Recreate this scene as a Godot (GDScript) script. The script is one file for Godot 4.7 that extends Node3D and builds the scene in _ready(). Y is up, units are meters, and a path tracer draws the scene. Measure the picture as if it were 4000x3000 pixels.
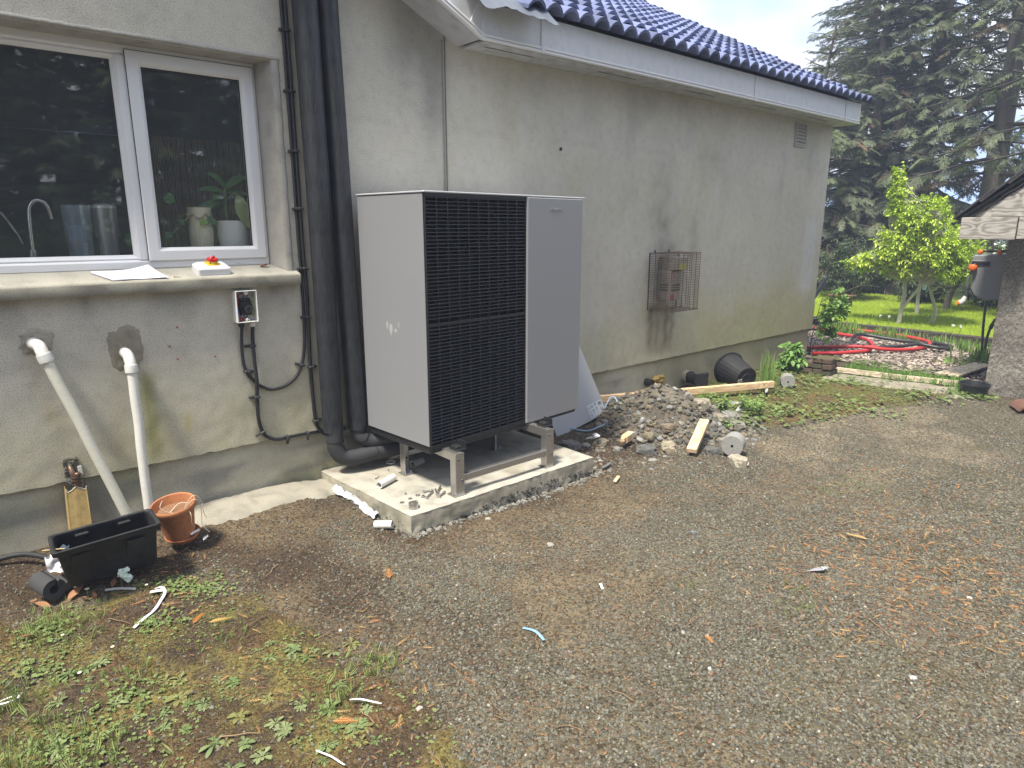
extends Node3D
# A house wall with an outdoor heat pump on a concrete slab. House wall lies on z = 0, yard on +z, garden beyond +x.

class MB:
	var v := PackedVector3Array()
	var n := PackedVector3Array()
	var c := PackedColorArray()
	var u := PackedVector2Array()
	var col := Color(1, 1, 1)

	func p3(a: Vector3, b: Vector3, d: Vector3, na: Vector3, nb: Vector3, nd: Vector3) -> void:
		v.append(a); v.append(d); v.append(b)
		n.append(na); n.append(nd); n.append(nb)
		c.append(col); c.append(col); c.append(col)
		u.append(Vector2()); u.append(Vector2()); u.append(Vector2())

	func tri(a: Vector3, b: Vector3, d: Vector3) -> void:
		var m := (b - a).cross(d - a)
		if m.length_squared() < 1e-16:
			return
		m = m.normalized()
		p3(a, b, d, m, m, m)

	func quad(a: Vector3, b: Vector3, d: Vector3, e: Vector3) -> void:
		tri(a, b, d)
		tri(a, d, e)

	func quad_uv(a: Vector3, b: Vector3, d: Vector3, e: Vector3) -> void:
		# a bottom-left, b bottom-right, d top-right, e top-left as seen from the front
		var m := (b - a).cross(d - a).normalized()
		var k := v.size()
		p3(a, b, d, m, m, m)
		p3(a, d, e, m, m, m)
		u[k] = Vector2(0, 1); u[k + 1] = Vector2(1, 0); u[k + 2] = Vector2(1, 1)
		u[k + 3] = Vector2(0, 1); u[k + 4] = Vector2(0, 0); u[k + 5] = Vector2(1, 0)

	func box(center: Vector3, size: Vector3, b := Basis.IDENTITY, bev := 0.0) -> void:
		var h := size * 0.5
		var e := minf(bev, minf(h.x, minf(h.y, h.z)) * 0.9)
		if e <= 0.0:
			var q: Array[Vector3] = []
			for i in 8:
				q.append(center + b * Vector3(h.x if i & 1 else -h.x, h.y if i & 2 else -h.y, h.z if i & 4 else -h.z))
			quad(q[4], q[5], q[7], q[6]); quad(q[1], q[0], q[2], q[3])
			quad(q[5], q[1], q[3], q[7]); quad(q[0], q[4], q[6], q[2])
			quad(q[6], q[7], q[3], q[2]); quad(q[0], q[1], q[5], q[4])
			return
		# chamfered box: faces, edges, corners
		var ax: Array[Vector3] = [b.x, b.y, b.z]
		var hh: Array[float] = [h.x, h.y, h.z]
		for k in 3:
			var i := (k + 1) % 3
			var j := (k + 2) % 3
			for s in [-1.0, 1.0]:
				var f: Vector3 = center + ax[k] * hh[k] * s
				var di: Vector3 = ax[i] * (hh[i] - e)
				var dj: Vector3 = ax[j] * (hh[j] - e)
				if s > 0: quad(f - di - dj, f + di - dj, f + di + dj, f - di + dj)
				else: quad(f - di + dj, f + di + dj, f + di - dj, f - di - dj)
			for s1 in [-1.0, 1.0]:
				for s2 in [-1.0, 1.0]:
					var p0: Vector3 = center + ax[i] * hh[i] * s1 + ax[j] * (hh[j] - e) * s2
					var p1: Vector3 = center + ax[i] * (hh[i] - e) * s1 + ax[j] * hh[j] * s2
					var dk: Vector3 = ax[k] * (hh[k] - e)
					if s1 * s2 > 0: quad(p0 - dk, p1 - dk, p1 + dk, p0 + dk)
					else: quad(p0 + dk, p1 + dk, p1 - dk, p0 - dk)
		for sx in [-1.0, 1.0]:
			for sy in [-1.0, 1.0]:
				for sz in [-1.0, 1.0]:
					var a: Vector3 = center + b * Vector3(sx * h.x, sy * (h.y - e), sz * (h.z - e))
					var bb: Vector3 = center + b * Vector3(sx * (h.x - e), sy * h.y, sz * (h.z - e))
					var d: Vector3 = center + b * Vector3(sx * (h.x - e), sy * (h.y - e), sz * h.z)
					if sx * sy * sz > 0: tri(a, bb, d)
					else: tri(a, d, bb)

	func grid(P: Array, ci := false, cj := false, flat := false) -> void:
		var ni := P.size()
		var nj: int = P[0].size()
		var N := []
		for i in ni:
			var row := PackedVector3Array()
			row.resize(nj)
			N.append(row)
		var ei := ni if ci else ni - 1
		var ej := nj if cj else nj - 1
		if not flat:
			for i in ei:
				var i2 := (i + 1) % ni
				for j in ej:
					var j2 := (j + 1) % nj
					var m: Vector3 = (P[i2][j] - P[i][j]).cross(P[i2][j2] - P[i][j]) + (P[i2][j2] - P[i][j]).cross(P[i][j2] - P[i][j])
					N[i][j] += m; N[i2][j] += m; N[i][j2] += m; N[i2][j2] += m
		for i in ei:
			var i2 := (i + 1) % ni
			for j in ej:
				var j2 := (j + 1) % nj
				var a: Vector3 = P[i][j]
				var b: Vector3 = P[i2][j]
				var d: Vector3 = P[i2][j2]
				var e: Vector3 = P[i][j2]
				if flat:
					quad(a, b, d, e)
				else:
					var na: Vector3 = N[i][j].normalized()
					var nb: Vector3 = N[i2][j].normalized()
					var nd: Vector3 = N[i2][j2].normalized()
					var ne: Vector3 = N[i][j2].normalized()
					if (b - a).cross(d - a).length_squared() > 1e-18: p3(a, b, d, na, nb, nd)
					if (d - a).cross(e - a).length_squared() > 1e-18: p3(a, d, e, na, nd, ne)

	func tube(path: PackedVector3Array, r0: float, r1 := -1.0, sides := 8, cap := true, rr := PackedFloat32Array()) -> void:
		if r1 < 0.0: r1 = r0
		var m := path.size()
		var rings := []
		var t := (path[1] - path[0]).normalized()
		var up := Vector3.UP if absf(t.y) < 0.9 else Vector3.RIGHT
		var s := t.cross(up).normalized()
		for i in m:
			var t2: Vector3
			if i == 0: t2 = path[1] - path[0]
			elif i == m - 1: t2 = path[m - 1] - path[m - 2]
			else: t2 = (path[i + 1] - path[i]).normalized() + (path[i] - path[i - 1]).normalized()
			t2 = t2.normalized()
			s = (s - t2 * s.dot(t2)).normalized()
			var w := t2.cross(s)
			var r: float = rr[i] if rr.size() > i else lerpf(r0, r1, float(i) / float(m - 1))
			var ring := PackedVector3Array()
			for j in sides:
				var a := TAU * j / sides
				ring.append(path[i] + (s * cos(a) - w * sin(a)) * r)
			rings.append(ring)
		grid(rings, false, true)
		if cap:
			for j in sides:
				var j2 := (j + 1) % sides
				tri(path[0], rings[0][j], rings[0][j2])
				tri(path[m - 1], rings[m - 1][j2], rings[m - 1][j])

	func lathe(prof: PackedVector2Array, segs := 24, xf := Transform3D.IDENTITY) -> void:
		# profile (radius, height); creased where it turns sharply
		var runs := []
		var run := PackedVector2Array([prof[0]])
		for i in range(1, prof.size()):
			run.append(prof[i])
			if i < prof.size() - 1:
				var d1 := (prof[i] - prof[i - 1]).normalized()
				var d2 := (prof[i + 1] - prof[i]).normalized()
				if d1.dot(d2) < 0.75:
					runs.append(run)
					run = PackedVector2Array([prof[i]])
		runs.append(run)
		for rn in runs:
			var rings := []
			for q in rn:
				var ring := PackedVector3Array()
				for j in segs:
					var a := TAU * j / segs
					ring.append(xf * Vector3(q.x * cos(a), q.y, q.x * sin(a)))
				rings.append(ring)
			grid(rings, false, true)

	func prism(poly: PackedVector2Array, z0: float, z1: float, xf := Transform3D.IDENTITY) -> void:
		var ix := Geometry2D.triangulate_polygon(poly)
		for k in range(0, ix.size(), 3):
			var a := poly[ix[k]]
			var b := poly[ix[k + 1]]
			var d := poly[ix[k + 2]]
			if (b - a).cross(d - a) < 0:
				var t := b
				b = d
				d = t
			tri(xf * Vector3(a.x, a.y, z1), xf * Vector3(b.x, b.y, z1), xf * Vector3(d.x, d.y, z1))
			tri(xf * Vector3(a.x, a.y, z0), xf * Vector3(d.x, d.y, z0), xf * Vector3(b.x, b.y, z0))
		var area := 0.0
		for k in poly.size():
			area += poly[k].cross(poly[(k + 1) % poly.size()])
		for k in poly.size():
			var a := poly[k]
			var b := poly[(k + 1) % poly.size()]
			if area < 0:
				var t := a
				a = b
				b = t
			quad(xf * Vector3(a.x, a.y, z0), xf * Vector3(b.x, b.y, z0), xf * Vector3(b.x, b.y, z1), xf * Vector3(a.x, a.y, z1))

	func leaf(base: Vector3, dir: Vector3, up: Vector3, length: float, width: float, droop := 0.3, fold := 0.25, seg := 4, wide_at := 0.45) -> void:
		var side := dir.cross(up).normalized()
		var nrm := side.cross(dir).normalized()
		var rows := []
		for i in seg + 1:
			var t := float(i) / seg
			var w := width * 0.5 * pow(maxf(sin(PI * pow(t, log(0.5) / log(wide_at))), 0.0), 0.8)
			var p := base + dir * length * t * (1.0 - 0.2 * droop * t) - up * droop * length * t * t
			if i == 0: w = width * 0.06
			var row := PackedVector3Array()
			row.append(p - side * w + nrm * w * fold)
			row.append(p)
			row.append(p + side * w + nrm * w * fold)
			rows.append(row)
		grid(rows)

	func ico(center: Vector3, rad: Vector3, sub: int, noise: FastNoiseLite, amp: float, freq: float, flat := true, b := Basis.IDENTITY, cut := 0.0) -> void:
		var t := (1.0 + sqrt(5.0)) / 2.0
		var V: Array[Vector3] = [Vector3(-1, t, 0), Vector3(1, t, 0), Vector3(-1, -t, 0), Vector3(1, -t, 0), Vector3(0, -1, t), Vector3(0, 1, t), Vector3(0, -1, -t), Vector3(0, 1, -t), Vector3(t, 0, -1), Vector3(t, 0, 1), Vector3(-t, 0, -1), Vector3(-t, 0, 1)]
		for i in 12: V[i] = V[i].normalized()
		var F := [[0, 11, 5], [0, 5, 1], [0, 1, 7], [0, 7, 10], [0, 10, 11], [1, 5, 9], [5, 11, 4], [11, 10, 2], [10, 7, 6], [7, 1, 8], [3, 9, 4], [3, 4, 2], [3, 2, 6], [3, 6, 8], [3, 8, 9], [4, 9, 5], [2, 4, 11], [6, 2, 10], [8, 6, 7], [9, 8, 1]]
		for s in sub:
			var mid := {}
			var G := []
			for f in F:
				var m := []
				for k in 3:
					var a: int = f[k]
					var e: int = f[(k + 1) % 3]
					var key := mini(a, e) * 100000 + maxi(a, e)
					if not mid.has(key):
						mid[key] = V.size()
						V.append((V[a] + V[e]).normalized())
					m.append(mid[key])
				G.append([f[0], m[0], m[2]]); G.append([f[1], m[1], m[0]]); G.append([f[2], m[2], m[1]]); G.append([m[0], m[1], m[2]])
			F = G
		var Q: Array[Vector3] = []
		var Nn: Array[Vector3] = []
		for p in V:
			var r := 1.0 + amp * noise.get_noise_3dv(p * freq * 100.0 + center * 700.0) * 2.0
			var q := p * r
			if cut > 0.0:
				q = Vector3(clampf(q.x, -cut, cut), clampf(q.y, -cut * 0.9, cut * 0.9), clampf(q.z, -cut * 1.05, cut * 1.05))
			Q.append(center + b * (q * rad))
			Nn.append(Vector3.ZERO)
		if not flat:
			for f in F:
				var m := (Q[f[1]] - Q[f[0]]).cross(Q[f[2]] - Q[f[0]])
				for k in 3: Nn[f[k]] += m
		for f in F:
			if flat: tri(Q[f[0]], Q[f[1]], Q[f[2]])
			else: p3(Q[f[0]], Q[f[1]], Q[f[2]], Nn[f[0]].normalized(), Nn[f[1]].normalized(), Nn[f[2]].normalized())

	func tint(from: int, cc: Color) -> void:
		for i in range(from, c.size()): c[i] = cc

	func mesh(off := Vector3.ZERO) -> ArrayMesh:
		var a := []
		a.resize(Mesh.ARRAY_MAX)
		var vv := v
		if off != Vector3.ZERO:
			vv = PackedVector3Array()
			vv.resize(v.size())
			for i in v.size(): vv[i] = v[i] - off
		a[Mesh.ARRAY_VERTEX] = vv
		a[Mesh.ARRAY_NORMAL] = n
		a[Mesh.ARRAY_COLOR] = c
		a[Mesh.ARRAY_TEX_UV] = u
		var m := ArrayMesh.new()
		m.add_surface_from_arrays(Mesh.PRIMITIVE_TRIANGLES, a)
		return m


var fn := FastNoiseLite.new()      # smooth noise, one feature per unit
var fw := FastNoiseLite.new()      # fractal noise
var rng := RandomNumberGenerator.new()
var taken := {}
var T := {}                        # textures
var X := {}                        # materials


func rf(a: float, b: float) -> float:
	return rng.randf_range(a, b)

func numbered(called: String) -> String:
	var k: int = taken.get(called, 0)
	taken[called] = k + 1
	return called if k == 0 else "%s_%03d" % [called, k]

func tag(o: Node3D, label: String, category: String, group := "") -> void:
	o.set_meta("label", label)
	o.set_meta("category", category)
	if group: o.set_meta("group", group)

func thing(called: String, label: String, category: String, at := Vector3.ZERO, turn := 0.0, group := "") -> Node3D:
	var o := Node3D.new()
	o.name = numbered(called)
	add_child(o)
	o.position = at
	o.rotation.y = turn
	tag(o, label, category, group)
	return o

func part(called: String, mb: MB, m: Material, parent: Node3D, world := false) -> MeshInstance3D:
	# world: the shape is given in world coordinates, under a thing that is moved but not turned
	var off := Vector3.ZERO
	if world:
		var q: Node3D = parent
		while q != self and q != null:
			off += q.position
			q = q.get_parent() as Node3D
	return part_mesh(called, mb.mesh(off), m, parent)

func part_mesh(called: String, me: Mesh, m: Material, parent: Node3D) -> MeshInstance3D:
	var o := MeshInstance3D.new()
	o.mesh = me
	o.material_override = m
	var k := 0
	var nm := called
	while parent.has_node(NodePath(nm)):
		k += 1
		nm = "%s_%03d" % [called, k]
	o.name = nm
	parent.add_child(o)
	return o

func single(called: String, mb: MB, m: Material, label: String, category: String, at: Vector3, group := "") -> MeshInstance3D:
	# a thing that is one mesh, shape in world coordinates
	var o := MeshInstance3D.new()
	o.mesh = mb.mesh(at)
	o.material_override = m
	o.name = numbered(called)
	add_child(o)
	o.position = at
	tag(o, label, category, group)
	return o

func struct(called: String, me: Mesh, m: Material, label := "", category := "") -> MeshInstance3D:
	var o := MeshInstance3D.new()
	o.mesh = me
	o.material_override = m
	o.name = numbered(called)
	add_child(o)
	o.set_meta("kind", "structure")
	if label: tag(o, label, category)
	return o

func scatter(called: String, me: Mesh, m: Material, xs: Array, cs: Array, parent: Node3D, label := "", category := "") -> MultiMeshInstance3D:
	var mm := MultiMesh.new()
	mm.transform_format = MultiMesh.TRANSFORM_3D
	mm.use_colors = true
	mm.mesh = me
	mm.instance_count = xs.size()
	for i in xs.size():
		mm.set_instance_transform(i, xs[i])
		mm.set_instance_color(i, cs[i])
	var o := MultiMeshInstance3D.new()
	o.multimesh = mm
	o.material_override = m
	if parent == self:
		o.name = numbered(called)
	else:
		var k := 0
		var nm := called
		while parent.has_node(NodePath(nm)):
			k += 1
			nm = "%s_%03d" % [called, k]
		o.name = nm
	parent.add_child(o)
	o.set_meta("kind", "stuff")
	if label: tag(o, label, category)
	return o

func lin(r: float, g: float, b: float) -> Color:
	return Color(r, g, b).linear_to_srgb()

func mat(r: float, g: float, b: float, rough := 0.8, metal := 0.0, tex := "", scale := 1.0, vcol := false) -> StandardMaterial3D:
	var m := StandardMaterial3D.new()
	m.albedo_color = lin(r, g, b)
	m.roughness = rough
	m.metallic = metal
	m.vertex_color_use_as_albedo = vcol
	if tex:
		m.albedo_texture = T[tex]
		m.uv1_triplanar = true
		m.uv1_scale = Vector3.ONE * scale
	return m

func relief(m: StandardMaterial3D, tex: String, cm: float) -> StandardMaterial3D:
	m.heightmap_enabled = true
	m.heightmap_texture = T[tex]
	m.heightmap_scale = cm
	return m

func two(m: StandardMaterial3D, tex: String, scale: float) -> StandardMaterial3D:
	# a second pattern of another size, multiplied in
	m.detail_enabled = true
	m.detail_albedo = T[tex]
	m.detail_blend_mode = BaseMaterial3D.BLEND_MODE_MUL
	m.detail_uv_layer = BaseMaterial3D.DETAIL_UV_2
	m.uv2_triplanar = true
	m.uv2_scale = Vector3.ONE * scale
	return m

func ntex(size: int, freq: float, type: int, oct: int, sd: int, stops: Array, cell := -1) -> NoiseTexture2D:
	# stops: [offset, linear grey or [r,g,b] linear] ...
	var f := FastNoiseLite.new()
	f.noise_type = type
	f.frequency = freq
	f.seed = sd
	if oct > 1:
		f.fractal_type = FastNoiseLite.FRACTAL_FBM
		f.fractal_octaves = oct
	else:
		f.fractal_type = FastNoiseLite.FRACTAL_NONE
	if cell >= 0:
		f.cellular_return_type = cell
		f.cellular_jitter = 1.0
	var t := NoiseTexture2D.new()
	t.width = size
	t.height = size
	t.seamless = true
	t.seamless_blend_skirt = 0.08
	t.noise = f
	var g := Gradient.new()
	var offs := PackedFloat32Array()
	var cols := PackedColorArray()
	for s in stops:
		offs.append(s[0])
		if s[1] is Array: cols.append(Color(s[1][0], s[1][1], s[1][2]).linear_to_srgb())
		else: cols.append(Color(s[1], s[1], s[1]).linear_to_srgb())
	g.offsets = offs
	g.colors = cols
	t.color_ramp = g
	return t

func sheet(xs: PackedFloat32Array, ys: PackedFloat32Array, fpos: Callable, fcol: Callable, skip := []) -> ArrayMesh:
	# an indexed, smooth sheet; skip: rectangles [x0, x1, y0, y1] left open
	var nx := xs.size()
	var ny := ys.size()
	var V := PackedVector3Array()
	var C := PackedColorArray()
	var N := PackedVector3Array()
	V.resize(nx * ny); C.resize(nx * ny); N.resize(nx * ny)
	for j in ny:
		for i in nx:
			V[j * nx + i] = fpos.call(xs[i], ys[j])
			C[j * nx + i] = fcol.call(xs[i], ys[j])
	for j in ny:
		for i in nx:
			var a := V[j * nx + maxi(i - 1, 0)]
			var b := V[j * nx + mini(i + 1, nx - 1)]
			var d := V[maxi(j - 1, 0) * nx + i]
			var e := V[mini(j + 1, ny - 1) * nx + i]
			N[j * nx + i] = (b - a).cross(e - d).normalized()
	var I := PackedInt32Array()
	for j in ny - 1:
		for i in nx - 1:
			var mx := (xs[i] + xs[i + 1]) * 0.5
			var my := (ys[j] + ys[j + 1]) * 0.5
			var open := false
			for s in skip:
				if mx > s[0] and mx < s[1] and my > s[2] and my < s[3]: open = true
			if open: continue
			var k := j * nx + i
			I.append(k); I.append(k + nx + 1); I.append(k + 1)
			I.append(k); I.append(k + nx); I.append(k + nx + 1)
	var arr := []
	arr.resize(Mesh.ARRAY_MAX)
	arr[Mesh.ARRAY_VERTEX] = V
	arr[Mesh.ARRAY_NORMAL] = N
	arr[Mesh.ARRAY_COLOR] = C
	arr[Mesh.ARRAY_INDEX] = I
	var m := ArrayMesh.new()
	m.add_surface_from_arrays(Mesh.PRIMITIVE_TRIANGLES, arr)
	return m

func steps(parts: Array) -> PackedFloat32Array:
	# [[from, to, step], ...] joined end to end
	var out := PackedFloat32Array()
	for s in parts:
		var k := maxi(1, roundi((s[1] - s[0]) / s[2]))
		for i in k: out.append(lerpf(s[0], s[1], float(i) / k))
	out.append(parts[-1][1])
	return out

func path_of_points(pts: Array, per := 6) -> PackedVector3Array:
	# a smooth curve through the points
	var out := PackedVector3Array()
	for i in pts.size() - 1:
		var p0: Vector3 = pts[maxi(i - 1, 0)]
		var p1: Vector3 = pts[i]
		var p2: Vector3 = pts[i + 1]
		var p3: Vector3 = pts[mini(i + 2, pts.size() - 1)]
		for k in per:
			out.append(p1.cubic_interpolate(p2, p0, p3, float(k) / per))
	out.append(pts[-1])
	return out

func sm(a: float, b: float, x: float) -> float:
	return smoothstep(a, b, x)

func nz(x: float, y: float, f: float, o := 0.0) -> float:
	return fn.get_noise_3d(x * f, y * f, o)

func fz(x: float, y: float, f: float, o := 0.0) -> float:
	return fw.get_noise_3d(x * f, y * f, o)

func rotb(ax: Vector3, a: float) -> Basis:
	return Basis(ax.normalized(), a)

func frame(dir: Vector3, up := Vector3.UP) -> Basis:
	# a basis whose x points along dir
	var x := dir.normalized()
	if absf(x.dot(up)) > 0.98: up = Vector3.RIGHT
	var z := x.cross(up).normalized()
	return Basis(x, z.cross(x), z)


func _ready() -> void:
	rng.seed = 20240517
	# camera
	var cam := Camera3D.new()
	cam.name = "camera"
	add_child(cam)
	cam.position = Vector3(0, 1.6, 3.7185)
	cam.rotation = Vector3(-0.231189, -0.714646, 0)
	cam.fov = 59.407
	cam.near = 0.05
	cam.far = 400.0
	cam.current = true
	# sky, sun, exposure
	var env := Environment.new()
	env.background_mode = Environment.BG_SKY
	env.tonemap_mode = Environment.TONE_MAPPER_LINEAR
	env.tonemap_exposure = 2.85
	env.sdfgi_enabled = true
	env.ssao_enabled = true
	env.ssil_enabled = true
	var sky := Sky.new()
	sky.sky_material = cloudy_sky()
	env.sky = sky
	env.background_energy_multiplier = 0.74
	env.fog_enabled = true
	env.fog_density = 0.005
	env.fog_light_color = Color(0.80, 0.86, 1.0)
	var we := WorldEnvironment.new()
	we.name = "environment"
	we.environment = env
	add_child(we)
	var sun := DirectionalLight3D.new()
	sun.name = "sun"
	sun.light_color = Color(1.0, 0.965, 0.90)
	sun.light_energy = 0.95
	sun.light_angular_distance = 9.0
	sun.shadow_enabled = true
	add_child(sun)
	sun.basis = Basis.looking_at(-Vector3(-0.42, 0.88, 0.10))

	fn.noise_type = FastNoiseLite.TYPE_SIMPLEX_SMOOTH
	fn.frequency = 1.0
	fn.seed = 7
	fn.fractal_type = FastNoiseLite.FRACTAL_NONE
	fw.noise_type = FastNoiseLite.TYPE_SIMPLEX_SMOOTH
	fw.frequency = 1.0
	fw.seed = 11
	fw.fractal_type = FastNoiseLite.FRACTAL_FBM
	fw.fractal_octaves = 4
	textures()
	materials()
	ground()
	house()
	roof()
	window_room()
	shed()
	garden_setting()
	trees()
	heat_pump()
	wall_services()
	slab_things()
	sill_things()
	corner_things()
	rubble()
	garden_things()
	hose_reel()
	plants()
	litter()


func cloudy_sky() -> Material:
	# broken bright cloud all the way round with some blue between, brighter towards the zenith
	var w := 1024
	var h := 512
	var f := FastNoiseLite.new()
	f.noise_type = FastNoiseLite.TYPE_SIMPLEX_SMOOTH
	f.frequency = 1.0
	f.seed = 5
	f.fractal_type = FastNoiseLite.FRACTAL_FBM
	f.fractal_octaves = 5
	var data := PackedByteArray()
	data.resize(w * h * 3)
	var k := 0
	for j in h:
		var lat := PI * (0.5 - (j + 0.5) / h)
		var y := sin(lat)
		var cy := cos(lat)
		for i in w:
			var lon := TAU * (i + 0.5) / w
			var d := Vector3(cy * sin(lon), y, cy * cos(lon))
			var r := 0.0
			var g := 0.0
			var b := 0.0
			if y > -0.02:
				var q := d / (absf(y) + 0.28)
				var c := f.get_noise_3d(q.x * 0.75 + 3.1, q.y * 0.3, q.z * 0.75)
				var c2 := f.get_noise_3d(q.x * 1.9, q.y + 9.0, q.z * 1.9)
				var cover := smoothstep(-0.36, 0.0, c)
				var wht := 0.66 + 0.42 * c2 + 0.22 * c
				r = lerpf(0.38, wht, cover)
				g = lerpf(0.52, wht, cover)
				b = lerpf(0.80, wht * 1.02, cover)
			else:
				r = 0.10; g = 0.11; b = 0.07
			data[k] = int(255.0 * pow(clampf(r, 0, 1), 1.0 / 2.2))
			data[k + 1] = int(255.0 * pow(clampf(g, 0, 1), 1.0 / 2.2))
			data[k + 2] = int(255.0 * pow(clampf(b, 0, 1), 1.0 / 2.2))
			k += 3
	var im := Image.create_from_data(w, h, false, Image.FORMAT_RGB8, data)
	var m := PanoramaSkyMaterial.new()
	m.panorama = ImageTexture.create_from_image(im)
	return m


func textures() -> void:
	var S := FastNoiseLite.TYPE_SIMPLEX_SMOOTH
	var CE := FastNoiseLite.TYPE_CELLULAR
	T.grain = ntex(512, 0.16, S, 2, 1, [[0.0, 0.45], [0.35, 0.86], [0.55, 1.0], [1.0, 1.06]])
	T.coarse = ntex(512, 0.02, S, 4, 2, [[0.0, 0.72], [0.45, 0.95], [1.0, 1.0]])
	T.soft = ntex(512, 0.02, S, 4, 2, [[0.0, 0.86], [0.45, 0.97], [1.0, 1.0]])
	T.cloud = ntex(512, 0.008, S, 5, 3, [[0.0, 0.6], [0.5, 0.92], [1.0, 1.0]])
	T.pits = ntex(512, 0.06, CE, 1, 4, [[0.0, 0.35], [0.10, 0.85], [0.2, 1.0], [1.0, 1.0]], FastNoiseLite.RETURN_DISTANCE)
	T.pebble = ntex(1024, 0.12, CE, 1, 5, [[0.0, [0.22, 0.17, 0.12]], [0.3, [0.5, 0.42, 0.33]], [0.6, [0.75, 0.72, 0.66]], [0.85, [0.95, 0.93, 0.86]], [1.0, [1.0, 0.8, 0.62]]], FastNoiseLite.RETURN_CELL_VALUE)
	T.pebble_h = ntex(1024, 0.12, CE, 1, 5, [[0.0, 0.0], [0.5, 0.6], [1.0, 1.0]], FastNoiseLite.RETURN_DISTANCE2_SUB)
	T.crumb = ntex(512, 0.09, CE, 1, 6, [[0.0, 0.45], [0.5, 0.8], [1.0, 1.0]], FastNoiseLite.RETURN_CELL_VALUE)
	T.fine = ntex(512, 0.3, S, 3, 7, [[0.0, 0.55], [0.5, 0.9], [1.0, 1.0]])
	T.scuff = ntex(512, 0.012, S, 5, 8, [[0.0, [0.45, 0.47, 0.5]], [0.32, [0.5, 0.52, 0.55]], [0.5, [1.0, 1.0, 1.0]], [0.66, [1.2, 1.2, 1.25]], [0.78, [1.0, 1.0, 1.0]], [1.0, [1.0, 1.0, 1.0]]])
	T.wood = wood_tex(false)
	T.grey_wood = wood_tex(true)
	T.bark = ntex(512, 0.03, S, 5, 9, [[0.0, 0.3], [0.45, 0.7], [0.6, 1.0], [1.0, 1.0]])


func wood_tex(old: bool) -> Texture2D:
	# grain runs along u
	var n1 := FastNoiseLite.new()
	n1.noise_type = FastNoiseLite.TYPE_SIMPLEX_SMOOTH
	n1.frequency = 1.0
	n1.seed = 21 if old else 22
	n1.fractal_octaves = 3
	var w := 512
	var h := 256
	var data := PackedByteArray()
	data.resize(w * h * 3)
	var k := 0
	for j in h:
		for i in w:
			var x := float(i) / w
			var y := float(j) / h
			var warp := n1.get_noise_2d(x * 2.0, y * 3.0) * 0.16
			for kn in [[0.7, 0.32], [0.22, 0.7], [0.85, 0.75]]:
				var dx: float = (x - kn[0]) * 2.2
				var dy: float = y - kn[1]
				warp += 0.13 * exp(-(dx * dx + dy * dy) * 60.0) * signf(dy)
			var g := 0.5 + 0.5 * sin((y + warp) * TAU * 9.0)
			var f := n1.get_noise_2d(x * 7.0, y * 130.0)
			var c := Color(0.62, 0.42, 0.24).lerp(Color(0.80, 0.60, 0.38), g)
			if old: c = Color(0.19, 0.175, 0.155).lerp(Color(0.44, 0.42, 0.39), clampf(g * 0.8 + f * 0.5 + 0.15, 0.0, 1.0))
			else: c = c.lerp(Color(0.5, 0.32, 0.18), clampf(f * 0.5, 0.0, 0.4))
			for kn in [[0.7, 0.32], [0.22, 0.7]]:
				var dx: float = (x - kn[0]) * 2.2
				var dy: float = y - kn[1]
				c = c.lerp(Color(0.12, 0.08, 0.05), 0.8 * exp(-(dx * dx + dy * dy) * 1500.0))
			c = c.linear_to_srgb()
			data[k] = int(255.0 * clampf(c.r, 0, 1)); data[k + 1] = int(255.0 * clampf(c.g, 0, 1)); data[k + 2] = int(255.0 * clampf(c.b, 0, 1))
			k += 3
	return ImageTexture.create_from_image(Image.create_from_data(w, h, false, Image.FORMAT_RGB8, data))


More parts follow.
